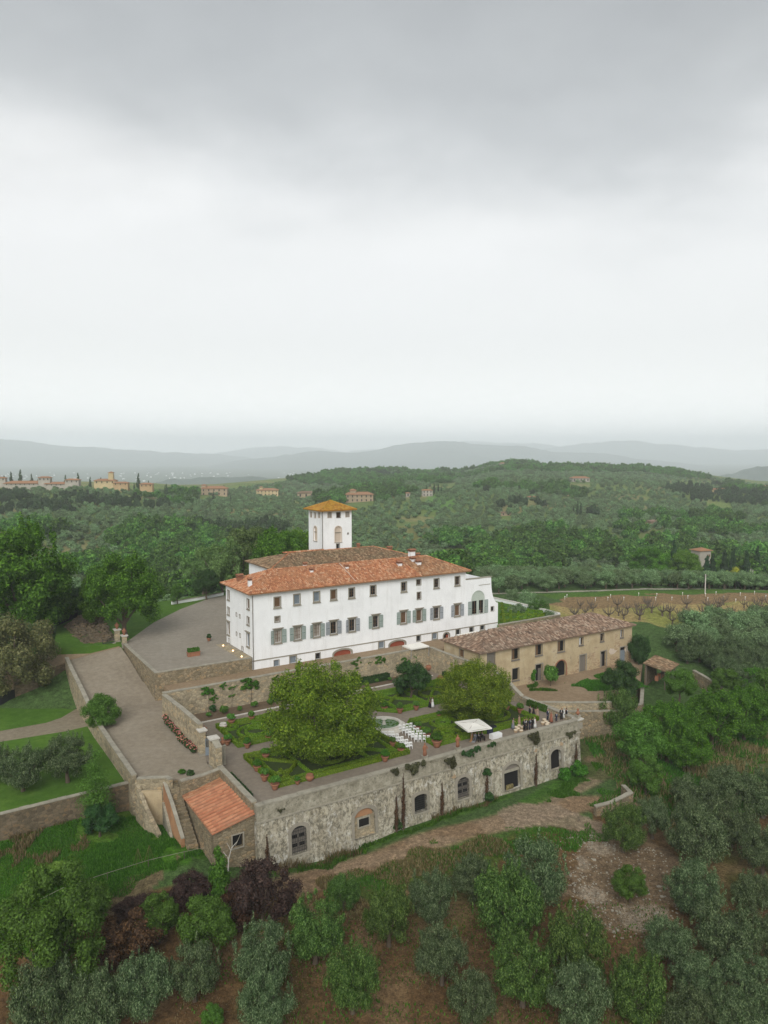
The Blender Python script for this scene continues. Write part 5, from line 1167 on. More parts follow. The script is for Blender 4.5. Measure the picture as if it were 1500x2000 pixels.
# tall trees behind the villa
for px, Yd, zb, w, key, nm, lb, hs in ((432,192,2,13,'pale','plane_tree','pale open-crowned plane tree left of the villa roof',1.0),(478,200,2,14,'pale','plane_tree','pale plane tree just behind the villa corner',1.05),(392,205,2,11,'pale','plane_tree','pale thin tree farthest left behind the villa',.9),
        (548,192,2,16,'broad','lime_tree','dense green tree left of the tower',1.1),(582,205,2,14,'lime','lime_tree','bright green tree touching the left side of the tower',1.25),(512,204,2,13,'lime','lime_tree','bright green tree between the pale planes and the tower',1.1),
        (728,196,2,11.5,'lime','lime_tree','bright round tree right of the tower',1.15),(800,203,1,9.5,'broad','lime_tree','dark green tree above the right roof end',1.05),(838,208,1,9,'broad','lime_tree','green tree behind the white chimney',.95),(700,210,1,10,'broad','lime_tree','green tree hidden partly by the tower',1.1)):
    x_ = (px - 750) / F * Yd; tree(key, x_, Yd, zb, w, nm, lb, hs=hs)

# grove right of the farmhouse, and the rows beyond the field
GG = 'olive trees of the grove right of the farmhouse'
def fill(poly_px, z, step, seed, jitter=.3):
    P = pxpoly(poly_px, z); xs = [p[0] for p in P]; ys = [p[1] for p in P]; g = random.Random(seed); out = []
    yv = min(ys)
    while yv < max(ys):
        xv = min(xs)
        while xv < max(xs):
            a, b = xv + g.uniform(-jitter, jitter) * step, yv + g.uniform(-jitter, jitter) * step
            if in_poly(np.array([a]), np.array([b]), P)[0]: out.append((a, b))
            xv += step
        yv += step
    return out
for i, (a, b) in enumerate(fill([(1285,1300),(1330,1266),(1420,1254),(1500,1250),(1640,1250),(1640,1390),(1500,1385),(1420,1340),(1340,1310)], -4, 4.5, 3)):
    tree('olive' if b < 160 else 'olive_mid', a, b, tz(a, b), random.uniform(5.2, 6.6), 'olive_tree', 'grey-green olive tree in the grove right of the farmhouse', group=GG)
FGp = 'olive trees in the grove beyond the bare field'
pts = fill([(930,1166),(1000,1160),(1500,1152),(1620,1148),(1620,1100),(1400,1100),(1000,1098),(930,1104)], .5, 5.6, 4)
pts.sort(key=lambda p: p[1]); GROVE_REST = pts[150:]
for a, b in pts[:150]: tree('olive_mid', a, b, tz(a, b), random.uniform(5.2, 6.4), 'olive_tree', 'grey-green olive tree in the grove beyond the bare field', group=FGp)
for px, py, w in ((1000,1176,30),(1030,1196,46),(1010,1215,40),(1052,1212,44),(1075,1222,34)):
    ptree('olive_mid' if px != 1052 else 'olive_green', px, py, w, 'olive_tree', f'olive tree by the walled rear garden, {dict(zip((1000,1030,1010,1052,1075),("farthest","large round","at the wall","dark green","nearest the farmhouse roof")))[px]}', z=1.5)
for a, b in fill([(1080,1225),(1130,1215),(1160,1225),(1110,1235)], 1, 3.5, 5): tree('shrub_dark', a, b, tz(a, b), 2.2, 'field_shrub', 'low blue-green shrub behind the farmhouse roof', 'shrub', 'shrubs behind the farmhouse roof')

# ------------------------------------------------------------------ far country: one mass each
protos = {}
def proto(key):
    return [k[0] for k in KIND[key]]
def scatter(name, pts, scl, key, label, cat):
    n = len(pts); me = bpy.data.meshes.new(name); me.vertices.add(n); me.vertices.foreach_set('co', np.asarray(pts, np.float32).ravel())
    a = me.attributes.new('scl', 'FLOAT', 'POINT'); a.data.foreach_set('value', np.asarray(scl, np.float32))
    a = me.attributes.new('rot', 'FLOAT', 'POINT'); a.data.foreach_set('value', (rng.random(n) * 6.28).astype(np.float32))
    o = tag(link_mesh(name, me), label, cat, kind='stuff')
    ng = bpy.data.node_groups.new(name, 'GeometryNodeTree'); ng.interface.new_socket('Geometry', in_out='INPUT', socket_type='NodeSocketGeometry'); ng.interface.new_socket('Geometry', in_out='OUTPUT', socket_type='NodeSocketGeometry')
    N = ng.nodes.new; gi, go = N('NodeGroupInput'), N('NodeGroupOutput'); ip = N('GeometryNodeInstanceOnPoints'); jn = N('GeometryNodeJoinGeometry')
    for cm in proto(key):
        src = next(ob for ob in SRC[key] if ob.data == cm); oi = N('GeometryNodeObjectInfo'); oi.inputs['Object'].default_value = src; oi.inputs['As Instance'].default_value = True; ng.links.new(oi.outputs['Geometry'], jn.inputs[0])
    def na(nm):
        x = N('GeometryNodeInputNamedAttribute'); x.data_type = 'FLOAT'; x.inputs[0].default_value = nm; return x.outputs[0]
    rv_ = N('ShaderNodeCombineXYZ'); ng.links.new(na('rot'), rv_.inputs[2]); e2r = N('FunctionNodeEulerToRotation'); ng.links.new(rv_.outputs[0], e2r.inputs[0])
    sv = N('ShaderNodeCombineXYZ'); sa = na('scl')
    for i in range(3): ng.links.new(sa, sv.inputs[i])
    ip.inputs['Pick Instance'].default_value = True
    ng.links.new(gi.outputs[0], ip.inputs['Points']); ng.links.new(jn.outputs[0], ip.inputs['Instance']); ng.links.new(e2r.outputs[0], ip.inputs['Rotation']); ng.links.new(sv.outputs[0], ip.inputs['Scale']); ng.links.new(ip.outputs[0], go.inputs[0])
    m = o.modifiers.new('scatter', 'NODES'); m.node_group = ng; return o
# individual far trees that also serve as the pattern for the mass
SRC = {}
FARL = {'olive_far': ('olive_tree', 'olive tree at the near rim of the valley slope'), 'wood_far': ('wood_tree', 'round green tree at the near rim of the valley slope'), 'dark_far': ('dark_tree', 'dark evergreen on the valley slope')}
cand = []
g = np.random.default_rng(5)
ns = 70000; aa = np.tan(g.uniform(math.atan(-.74), math.atan(.70), ns)); dd = np.sqrt(g.uniform(225. ** 2, 1480. ** 2, ns)); dd = np.where(g.random(ns) < .3, g.uniform(225, 700, ns), dd)
X = aa * dd / np.sqrt(1 + aa ** 2); Yv = dd / np.sqrt(1 + aa ** 2)
pxs = 750 + F * X / Yv; ds = np.interp(pxs, SKY_PX, SKY_D); Z = terrain_z(X, Yv)
keep = (dd < ds + 40)
keep &= ~((pxs > 900) & (dd < 285)); keep &= ~((pxs > 900) & (dd < 300) & (pxs < 1600)); keep &= ~((dd < 235) & (pxs > 330))
pyy = 885 + (CAMH - Z) * F / Yv
for poly in ([(240, 970), (300, 974), (312, 986), (250, 990)], [(835, 946), (892, 942), (892, 957), (835, 959)], [(770, 1016), (850, 1008), (852, 1035), (775, 1045)], [(870, 1072), (925, 1080), (940, 1098), (880, 1103)], [(1300, 936), (1410, 937), (1420, 951), (1310, 951)]):
    keep &= ~(in_poly(pxs, pyy, poly) & (g.random(ns) < .93))
FAR_H = [(418,968,50),(522,969,42),(598,972,34),(702,982,54),(797,972,8),(835,970,20),(1135,942,34),(1114,970,18),(1406,966,40),(1285,1030,28),(1258,1034,14),(988,1008,20),(750,918,9),(608,931,12),(680,939,14),(985,911,16),(1040,978,14),(1500,955,30)]
for hx_, hy_, hw_ in FAR_H:
    hp_ = GT(hx_, hy_); keep &= ~((np.abs(pxs - hx_) < hw_ * .55 + 3) & (dd > hp_[1] - 45) & (dd < hp_[1] + hw_ * hp_[1] / F * .7))
wood = vnoise(X, Yv, 85, 41) + (vnoise(X, Yv, 30, 42) - .5) * .5
dark = vnoise(X, Yv, 110, 43) + (vnoise(X, Yv, 25, 44) - .5) * .4
wood = wood + .09 * ((pxs > 880) & (dd < 560) & (dd > 300)) + .1 * (dd < 300)
iswood = wood > .70; isdark = (dark > .93) & (dd > 380) | ((pxs > 1150) & (pyy > 955) & (pyy < 1010) & (dark > .62))
# thin out by spacing on a grid
def thin(idx, cell):
    seen = {}; out = []
    for i in idx:
        cx_, cy_ = int(X[i] // cell), int(Yv[i] // cell); ok = True
        for ax in (-1, 0, 1):
            for ay in (-1, 0, 1):
                for (px_, py_) in seen.get((cx_ + ax, cy_ + ay), ()):
                    if (px_ - X[i]) ** 2 + (py_ - Yv[i]) ** 2 < (cell * .8) ** 2: ok = False
        if ok: seen.setdefault((cx_, cy_), []).append((X[i], Yv[i])); out.append(i)
    return np.array(out, int)
ol = thin(np.where(keep & ~iswood & ~isdark)[0], 6.6); wd = thin(np.where(keep & iswood & ~isdark)[0], 7.0); dk_ = thin(np.where(keep & isdark)[0], 6.0)
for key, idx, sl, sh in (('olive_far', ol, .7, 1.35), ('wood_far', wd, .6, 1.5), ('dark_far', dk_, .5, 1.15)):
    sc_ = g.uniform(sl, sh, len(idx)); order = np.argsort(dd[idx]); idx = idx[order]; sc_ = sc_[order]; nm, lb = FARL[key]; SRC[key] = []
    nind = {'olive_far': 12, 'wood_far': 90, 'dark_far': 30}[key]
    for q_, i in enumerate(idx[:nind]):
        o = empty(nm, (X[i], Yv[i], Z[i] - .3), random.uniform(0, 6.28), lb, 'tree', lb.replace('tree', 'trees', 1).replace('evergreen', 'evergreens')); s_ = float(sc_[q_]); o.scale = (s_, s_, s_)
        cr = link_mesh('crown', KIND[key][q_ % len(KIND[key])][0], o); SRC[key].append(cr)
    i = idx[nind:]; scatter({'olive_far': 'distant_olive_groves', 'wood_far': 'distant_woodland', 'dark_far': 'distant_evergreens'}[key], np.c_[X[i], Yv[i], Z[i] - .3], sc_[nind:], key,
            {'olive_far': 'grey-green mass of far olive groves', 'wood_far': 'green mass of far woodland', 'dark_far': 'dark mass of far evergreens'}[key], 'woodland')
SRC['olive_mid'] = [c for o in col.objects if o.name.startswith('olive_tree') for c in o.children if c.data in [k[0] for k in KIND['olive_mid']]]
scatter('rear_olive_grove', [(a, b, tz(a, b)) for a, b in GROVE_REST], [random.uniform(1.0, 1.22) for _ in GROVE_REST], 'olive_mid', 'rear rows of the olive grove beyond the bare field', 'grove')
# rows of far cypresses, each one a tree
cy = [(8,930,20),(22,940,24),(40,940,26),(62,938,20),(75,939,16),(128,944,18),(153,945,20),(176,946,16),(197,948,16),(262,948,12),(270,952,24),(290,955,16),(322,952,14),(325,965,16),(416,962,14),(450,968,10)]
for px, py, h_ in cy:
    D = 690.; x_ = (px - 750) / F * D; zz = tz(x_, D); o = tree('cypress_far', x_, D, zz - .5, 3.4 * h_ * D / F / 13 * 1.5, 'cypress_tree', 'dark cypress on the left skyline among the houses', group='cypresses on the left skyline')
for px, py, h_ in ((640,968,16),(648,966,18),(656,966,20),(663,968,20),(574,972,12),(612,962,12),(702,958,8),(706,960,9),(833,962,18),(848,960,20),(856,962,18),(862,963,16),(1128,1003,26),(1134,1004,24),(1120,1002,16)):
    x_, y_, z_ = GT(px, py + 4); o = tree('cypress_far', x_, y_, z_, 3.4 * (h_ * y_ / F) / 13, 'cypress_tree', 'dark cypress in a clump on the middle hills', group='cypresses on the middle hills')
for k in range(22):
    px = 708 + k * 3.6; x_, y_, z_ = GT(px, 936 + .5 * math.sin(k)); tree('cypress_far', x_, y_, z_, 3.0 * (9 + random.random() * 3) * y_ / F / 13, 'cypress_tree', 'dark cypress in the long row on the central hill', group='cypress row on the central hill')
for px, pb, h_, lb in ((1321,1118,60,'tallest cypress, alone above the lime trees'),(1386,1132,44,'dark cypress left of the small tower house'),(1397,1136,52,'cypress just right of the small tower house'),(1421,1136,60,'broad dark cypress in the middle of the row by the tower house'),(1437,1130,54,'cypress behind the yellow bush'),(1465,1128,50,'cypress near the right utility pole'),(1485,1132,62,'cypress at the right edge of the frame'),(1366,1140,30,'small cypress below the tower house')):
    D = 300.; x_ = (px - 750) / F * D; zz = CAMH - (pb - 885) * D / F; zz = tz(x_, D); H_ = (pb - 0) ; hh = (CAMH - (pb - h_ - 885) * D / F) - zz
    o = tree('cypress', x_, D, zz, 3.5, 'cypress_tree', lb); o.scale[2] = hh / 12.0
for px, w, D, key, lb, hs in ((1345,13,296,'lime','bright yellow-green lime tree below the tallest cypress',.95),(1308,13,305,'lime','bright lime tree left of the tallest cypress',.85),(1270,15,312,'broad','green spreading tree at the edge of the far grove',.8),(1440,7,292,'yellow','yellow flowering bush between the cypresses',.9),(1408,9,306,'lime','lime tree behind the cypress row',.95),(1470,11,304,'lime','green tree at the right end of the cypress row',.9),(1375,8,290,'holm','brownish bush in front of the small tower house',.7)):
    x_ = (px - 750) / F * D; tree(key, x_, D, tz(x_, D), w, 'garden_tree', lb, hs=hs)
# ================================================================== the walled garden
def hedge_mesh(segs, w, h, mat, seed, dens=85, leaf=.075):
    """clipped box hedge along polylines (terrace axes): a solid core with leaf faces over it"""
    g = np.random.default_rng(seed); V = []; Q = []; Rn = []; nb = 0
    for pts in segs:
        for (a, b) in zip(pts, pts[1:]):
            a = np.array(a, float); b = np.array(b, float); L_ = np.hypot(*(b - a)); u = (b - a) / L_; n = np.array([-u[1], u[0]])
            a2, b2 = a - u * w * .3, b + u * w * .3; k = .44 * w; c = [a2 - n * k, b2 - n * k, b2 + n * k, a2 + n * k]
            core = [(*p, -.05) for p in c] + [(*p, h * .93) for p in c]; V.append(np.array(core)); Q.append(np.array([(4,5,6,7),(0,1,5,4),(1,2,6,5),(2,3,7,6),(3,0,4,7)]) + nb); Rn.append(np.full(5, .1)); nb += 8
            m = int(L_ * (w + 2 * h) * dens) + 6; t = g.random(m) * (L_ + w * .6); q = g.random(m) * (w + 2 * h)
            off = np.where(q < h, -w / 2, np.where(q > h + w, w / 2, q - h - w / 2)); z = np.where(q < h, q, np.where(q > h + w, w + 2 * h - q, h))
            P = np.c_[a2[0] + u[0] * t + n[0] * off, a2[1] + u[1] * t + n[1] * off, z] + g.normal(size=(m, 3)) * .018
            N_ = np.c_[n[0] * np.sign(off) * (z < h), n[1] * np.sign(off) * (z < h), (z >= h)] + g.normal(size=(m, 3)) * .45; N_ /= np.linalg.norm(N_, axis=1)[:, None]
            td = g.normal(size=(m, 3)); td -= N_ * (td * N_).sum(1)[:, None]; td /= np.linalg.norm(td, axis=1)[:, None]; bb = np.cross(N_, td); s = leaf * g.uniform(.7, 1.3, m)[:, None]
            V.append(np.stack([P - td * s, P + bb * s * .7, P + td * s, P - bb * s * .7], 1).reshape(-1, 3)); Q.append(np.arange(4 * m).reshape(-1, 4) + nb); Rn.append(g.random(m)); nb += 4 * m
    return fast_mesh('hedge', np.concatenate(V), np.concatenate(Q), np.concatenate(Rn), mat)
def circ(cx, cy, r, n=18, a0=0, a1=2 * math.pi): return [(cx + r * math.cos(a0 + (a1 - a0) * k / n), cy + r * math.sin(a0 + (a1 - a0) * k / n)) for k in range(n + 1)]
def rectp(x0, x1, y0, y1): return [(x0, y0), (x1, y0), (x1, y1), (x0, y1), (x0, y0)]
def parterre(label, border, inner, hb=.62, hi=.42, seed=1):
    r = empty('box_parterre', W(0, 0, 0), TH, label, 'hedge', 'box parterres of the walled garden')
    MB().prism([(p[0], p[1]) for p in border[:-1]], .004, .03).build('bed_soil', 'bed_green', r)
    link_mesh('border_hedge', hedge_mesh([border], .55, hb, 'leaf_hedge', seed), r)
    for k, sg in enumerate(inner): link_mesh('hedge', hedge_mesh(sg, .38, hi, 'leaf_hedge', seed + k + 1), r)
    return r
cham = lambda x0, x1, y0, y1, c, cut: [p for i, q in enumerate(((x0, y0), (x1, y0), (x1, y1), (x0, y1))) for p in ([q] if i not in cut else [{0: (x0, y0 + c), 1: (x1 - c, y0), 2: (x1, y1 - c), 3: (x0 + c, y1)}[i], {0: (x0 + c, y0), 1: (x1, y0 + c), 2: (x1 - c, y1), 3: (x0, y1 - c)}[i]])]
cl_ = lambda b: b + [b[0]]
# front left (under the great magnolia)
b = cl_(cham(4.7, 24.6, 4.8, 15.4, 2.2, (2,)))
parterre('angular box parterre under the great magnolia, front left of the garden', b, [[rectp(5.8, 23.4, 5.9, 14.2)], [[(5.8, 5.9), (10, 10), (5.8, 14.2)]], [[(23.4, 5.9), (19, 10), (23.4, 14.2)]], [[(10, 5.9), (10, 14.2)]], [[(19, 5.9), (19, 14.2)]], [circ(14.5, 10, 2.6)], [[(7, 5.9), (7, 9)], [(5.8, 8.2), (8.2, 8.2)]]], seed=900)
b = cl_(cham(5.4, 25.0, 19.6, 28.6, 2.2, (1,)))
parterre('scrolled box parterre with rings, back left of the garden', b, [[circ(9.6, 23.6, 2.6)], [circ(9.6, 23.6, 1.5)], [circ(14.3, 25.2, 2.0)], [circ(14.3, 25.2, 1.1, 14)], [circ(13.4, 21.4, 1.2, 12)], [circ(13.4, 21.4, .55, 8)], [circ(7.0, 27.2, 1.0, 10)], [circ(11.6, 27.5, .9, 10)], [circ(19, 24, 2.6)], [circ(19, 24, 1.4)], [[(6.4, 20.6), (23, 20.6)]], [[(6.4, 27.9), (24, 27.9)]], [circ(16.6, 22.3, .9, 10)], [circ(6.9, 21.4, .7, 9)]], seed=930)
b = cl_(cham(30.2, 47.6, 19.4, 28.8, 2.2, (0,)))
parterre('box parterre round the dark citrus tree, back right of the garden', b, [[rectp(33.2, 46.6, 20.6, 27.6)], [[(31.5, 22.2), (38.8, 27.6)]], [[(33, 27.6), (38.8, 22)]], [[(38.8, 20.6), (38.8, 27.6)]], [circ(42.6, 24, 2.2)], [[(39.5, 20.6), (46, 27.6)]]], seed=960)
b = cl_(cham(29.4, 49.2, 4.8, 14.6, 2.4, (3,)))
parterre('swirling box parterre beside the white parasol, front right of the garden', b, [[circ(33.6, 7.6, 1.9)], [circ(33.6, 7.6, .9, 10)], [circ(35.8, 11.6, 2.0)], [circ(35.8, 11.6, 1.0, 10)], [circ(44.8, 10, 2.4)], [circ(44.8, 10, 1.3, 12)], [[(30.6, 6), (48, 6)]], [[(33, 13.4), (48, 13.4)]], [circ(31.2, 10.4, .9, 9)], [circ(38.6, 8.4, 1.6, 14)], [circ(41.2, 12, 1.2, 12)]], seed=990)
# long low hedges and a planting strip against the back wall
mb = MB().prism([(2.6, 31.9), (49.0, 32.6), (49.4, 35.5), (2.4, 35.9)], .004, .1); hb_ = empty('planting_bed', W(0, 0, 0), TH, 'strip of bare soil with young plants along the garden wall', 'flower bed'); mb.build('bed_soil', 'bed_soil', hb_)
mb = MB(); bx(mb, lambda s, z, d: (s, 31.9 + (s - 2.6) * .0151 - d, z), 2.6, 49, 0, .16, 0, .16); mb.build('edging', 'pale_marble', hb_)
for s0, s1, v, h_, lb in ((30.6, 40.4, 34.9, 1.3, 'long dark clipped hedge against the back garden wall'), (17.2, 21.0, 34.9, 1.5, 'short dark clipped hedge left of the magnolia top')):
    r = empty('clipped_hedge', W(s0, v, 0), TH, lb, 'hedge'); link_mesh('foliage', hedge_mesh([[(0, 0), (s1 - s0, .1)]], 1.0, h_, 'leaf_hedge_dark', 77, 60, .1), r)
r = empty('clipped_hedge', W(50.4, 30.6, 0), TH - math.pi / 2, 'dark clipped hedge against the east garden wall', 'hedge'); link_mesh('foliage', hedge_mesh([[(0, 0), (3.6, 0)]], 1.0, 1.1, 'leaf_hedge_dark', 78, 60, .1), r)
r = empty('clipped_hedge', W(52.9, 10.6, 0), TH - math.pi / 2, 'bright low hedge along the east parapet', 'hedge'); link_mesh('foliage', hedge_mesh([[(0, 0), (3.6, 0.2)]], .8, .9, 'leaf_grass', 79, 60, .1), r)
r = empty('clipped_hedge', W(.9, 11.0, 0), TH - math.pi / 2, 'blue-green low hedge strip inside the parapet above the hut', 'hedge'); link_mesh('foliage', hedge_mesh([[(0, 0), (7, 0)]], .5, .5, 'leaf_hedge_dark', 80, 60, .1), r)
# the two magnolias and the citrus
x_, y_, _ = W(13.8, 9.6); tree('magnolia', x_, y_, -.2, 16.2, 'magnolia_tree', 'great yellow-green magnolia tree in the front of the garden', hs=1.0, variant=0)
x_, y_, _ = W(41.0, 10.2); tree('magnolia', x_, y_, -.2, 12.0, 'magnolia_tree', 'smaller round magnolia tree behind the white parasol', hs=.98, variant=1)
x_, y_, _ = W(38.6, 24.6); tree('dark', x_, y_, 0, 6.4, 'citrus_tree', 'dense dark green round tree in the back right parterre', hs=.95)
# fountain basin
fo = empty('fountain', W(27.3, 15.4, 0), TH, 'round stone fountain basin with green lily water', 'fountain')
MB().lathe([(3.5, 0), (3.5, .14), (3.1, .15), (3.1, .3), (2.75, .31), (2.72, .55), (2.8, .62), (2.4, .62), (2.38, .2), (0.01, .2)], 36).build('basin', 'pale_marble', fo)
MB().lathe([(2.39, .36), (.01, .37)], 30).build('water', 'water_lily', fo)
MB().lathe([(.35, .2), (.25, .6), (.18, 1.0), (.42, 1.15), (.4, 1.22), (.05, 1.2)], 12).build('pedestal', 'pale_marble', fo)
mb = MB(); g = random.Random(4)
for k in range(60):
    a, q = g.uniform(0, 6.28), g.uniform(.5, 2.3); mb.lathe([(g.uniform(.12, .25), .38), (.02, .4)], 7, (q * math.cos(a), q * math.sin(a), 0))
mb.build('lily_pads', 'leaf_grass', fo)
# terracotta pots with lemon plants
def pot_proto(rp, hp, key, pw):
    r = empty('potted_plant', (0, 0, 0))
    MB().lathe([(rp * .6, 0), (rp * .72, hp * .3), (rp * .88, hp * .75), (rp * .9, hp * .8), (rp * 1.08, hp * .82), (rp * 1.1, hp * .95), (rp, hp), (rp * .9, hp), (rp * .86, hp * .86), (.02, hp * .85)], 14).build('pot', 'terracotta', r, True)
    c = link_mesh('foliage', KIND[key][0][0], r); s = pw / KIND[key][0][2]; c.scale = (s, s, s); c.location = (0, 0, hp * .8); return r
pots = [(444,1455,'left end of the back left parterre'),(483,1461,'front edge of the back left parterre, tall pot'),(524,1446,'back left parterre, beside the magnolia crown'),(519,1483,'left side of the front left parterre, farthest'),(502,1506,'left side of the front left parterre, second'),(517,1525,'left side of the front left parterre, third'),(537,1542,'front left corner of the front left parterre, largest'),
 (581,1532,'small pot on the front edge of the front left parterre'),(491,1408,'on the back path behind the scrolled parterre'),(452,1416,'back corner of the scrolled parterre'),(752,1487,'right end of the front left parterre, by the terrace walk'),(767,1458,'by the white chairs, nearer the fountain'),(783,1472,'by the white chairs, nearest the statues'),(751,1389,'left of the three pots on the back right parterre'),(781,1393,'middle of the three pots on the back right parterre'),(813,1387,'right of the three pots on the back right parterre'),
 (853,1459,'large pot at the front corner of the front right parterre'),(834,1443,'left side of the front right parterre'),(816,1428,'back left corner of the front right parterre'),(857,1401,'beside the smaller magnolia'),(991,1386,'right of the smaller magnolia'),(1016,1393,'right end of the front right parterre'),(720,1358,'on the back path beside the magnolia crown')]
pp = {}
for i, (px, py, lb) in enumerate(pots):
    key = ('shrub', 'shrub_green', 'shrub')[i % 3]; rp = random.uniform(.42, .55) * (1.25 if 'large' in lb else .7 if 'small' in lb else 1)
    s_, v_ = T(px, py, 0); o = pot_proto(rp, rp * 1.5, key, rp * 2.6); o.location = W(s_, v_, 0.01); o.rotation_euler[2] = i; tag(o, f'potted plant, {lb}', 'pot', 'potted plants in the garden')
for px, py, rp, lb in ((837,1310,.75,'big terracotta jar in the garden corner by the east wall'),(860,1330,.6,'striped terracotta urn at the edge of the back path'),(605,1525,.55,'wide empty terracotta bowl below the magnolia'),(436,1424,.6,'pale stone urn behind the garden gate')):
    s_, v_ = T(px, py, 0); r = empty('terracotta_urn', W(s_, v_, .11 if v_ > 32 else .01), TH, lb, 'urn'); MB().lathe([(rp*.5,0),(rp*.8,rp*.4),(rp,rp*.9),(rp*.95,rp*1.2),(rp*.7,rp*1.4),(rp*.85,rp*1.5),(rp*.8,rp*1.58),(rp*.6,rp*1.5),(.02,rp*1.45)], 14).build('body', 'pale_marble' if 'stone' in lb else 'terracotta', r, True); MB().lathe([(rp*1.02,rp*.84),(rp*1.06,rp*.9),(rp*1.02,rp*.96)],14).build('band', 'terracotta', r)
# young plants in the wall bed and climbers on the walls
def r4(X, Yv): return 380 + X / 3.75, 1260 + Yv / 3.75
for i, (X_, Y_, w, lb) in enumerate(((215,508,1.5,'large bright bush at the left of the wall bed'),(330,485,.9,'small round bush second in the wall bed'),(436,458,1.2,'round bush third in the wall bed'),(548,440,1.1,'round bush fourth in the wall bed, before the magnolia'),(130,490,1.3,'dark bush in the left corner of the wall bed'),(105,528,.9,'small sapling in the left corner of the wall bed'),(1258,290,.9,'round bush in the wall bed right of the magnolia'),(1335,275,.8,'yellowish plant in the wall bed under the long hedge'),(1432,262,.8,'small bush at the right end of the wall bed'),(640,395,.8,'small plant at the magnolia edge of the wall bed'))):
    px, py = r4(X_, Y_); s_, v_ = T(px, py, .1); x_, y_, _ = W(s_, min(max(v_, 32.4), 35.2)); tree('shrub' if 'dark' not in lb else 'shrub_dark', x_, y_, .1, w, 'young_shrub', lb, 'shrub', hs=1.1)
KIND['climber'] = [(leaf_mesh('foliage', m_, [(random.gauss(0, .55), random.uniform(-.1, .1), random.gauss(-.1, .34), random.uniform(.14, .4), .2, random.uniform(.1, .3)) for _ in range(14)], 1700, .09, 500 + i, shell=.5), MB().tube([(0, 0, -3.2), (.12, 0, -1.6), (0, .02, .2)], [.03, .025, .02], 5).build('x', 'bark').data, 2.0) for i, m_ in enumerate(('leaf_grass', 'leaf_light', 'leaf_grass'))]
for o in [o for o in col.objects if o.name == 'x' or o.name.startswith('x.')]: bpy.data.objects.remove(o)
def climber(x_, y_, z, w, lb, rz=TH, hs=1.0, stem=True, name='climbing_plant'):
    cm, tm_, w0 = KIND['climber'][NTREE[0] % 3]; NTREE[0] += 1; o = empty(name, (x_, y_, z), rz, lb, 'climber', 'climbing plants on the garden walls'); s = w / w0; o.scale = (s, s, s * hs)
    link_mesh('foliage', cm, o)
    if stem:
        st_ = link_mesh('stem', tm_, o); k = max(.2, z / (3.2 * s * hs)); st_.scale = (1, 1, k)
for X_, Y_, w, lb in ((100,330,2.4,'first climber from the left on the long garden wall'),(205,300,1.4,'second climber from the left on the long garden wall'),(275,310,1.2,'third climber on the long wall, hanging down'),(410,275,3.6,'wide fourth climber on the long garden wall'),(590,248,1.6,'climber left of the magnolia top'),(715,212,1.2,'small tuft just left of the magnolia top'),(1035,155,2.0,'climber right above the magnolia top'),(1180,130,2.5,'climber right of the magnolia, below the red door'),(1285,128,.8,'thin climber between two wider ones below the red door'),(1365,102,2.7,'climber below the lower window right of the red door'),(135,395,1.6,'low dark climber at the left end of the long wall'),(270,370,1.0,'low climber tuft under the third one')):
    px, py = r4(X_, Y_); s_, z_ = onfront(px, py, A0, 35.6); x_, y_, _ = W(s_, 35.72); climber(x_, y_, z_, w, lb)
for px, py, w, lb in ((793,1292,2.6,'tall climber in front of the second red door'),(812,1282,1.4,'climber arm at the corner of the long wall')):
    s_, z_ = onfront(px, py, A0, 35.6); x_, y_, _ = W(s_, 35.72); climber(x_, y_, z_, w, lb, hs=1.4)
for px, py, w, lb in ((870,1287,1.3,'first climber on the east garden wall'),(886,1297,1.3,'second climber on the east garden wall'),(900,1297,1.8,'third climber on the east garden wall'),(924,1307,1.3,'fourth climber on the east garden wall'),(937,1310,1.5,'last climber on the east wall, near the gate')):
    v_, z_ = onside(px, py, A0, 51.0); x_, y_, _ = W(51.3 - (35 - v_) * -.03, v_); climber(x_, y_, max(z_, 1.0), w, lb, TH - math.pi / 2)
KIND['tuft'] = [(leaf_mesh('foliage', m_, [(random.gauss(0, .38), random.uniform(-.2, 0), -abs(random.gauss(0, .42)) + .1, random.uniform(.12, .34), .2, random.uniform(.15, .45)) for _ in range(12)], 2200, .08, 540 + i, shell=.5), None, 1.6) for i, m_ in enumerate(('leaf_hedge_dark', 'leaf_tuft', 'leaf_tuft', 'leaf_hedge_dark'))]
# plants hanging from the bastion wall
def r6(X, Yv): return 480 + X / 2.206, 1400 + Yv / 2.206
for X_, Y_, w, key, lb in ((645,232,1.3,'tuft','first dark tuft from the left hanging on the bastion parapet'),(722,218,2.0,'tuft','second dark tuft hanging on the bastion parapet'),(885,190,2.0,'tuft','green and brown tuft hanging below the first statue'),(955,155,1.6,'tuft','dark tuft hanging left of the parasol'),(1000,137,1.4,'tuft','dark tuft hanging below the parasol'),(1068,117,1.2,'tuft','small tuft hanging below the white table'),(1245,84,2.3,'tuft','large dark bush hanging above the bastion door'),(1398,76,1.3,'tuft','dark bush hanging near the east corner of the bastion'),(150,405,.6,'tuft','tiny green tuft low on the left of the bastion cordon')):
    px, py = r6(X_, Y_); s_, z_ = onfront(px, py, A0, -.3); x_, y_, _ = W(s_, -.22); tree(key, x_, y_, z_ + w * .1, w * 1.1, 'hanging_bush', lb, 'bush', 'tufts growing on the bastion', hs=1.0, trunk=False, rz=TH, variant=int(X_))
KIND['deadcol'] = [(leaf_mesh('foliage', 'leaf_rust', column_lobes(4, .3, 8), 1400, .1, 601 + i, up=1.5, asp=.3), None, .6) for i in range(2)]
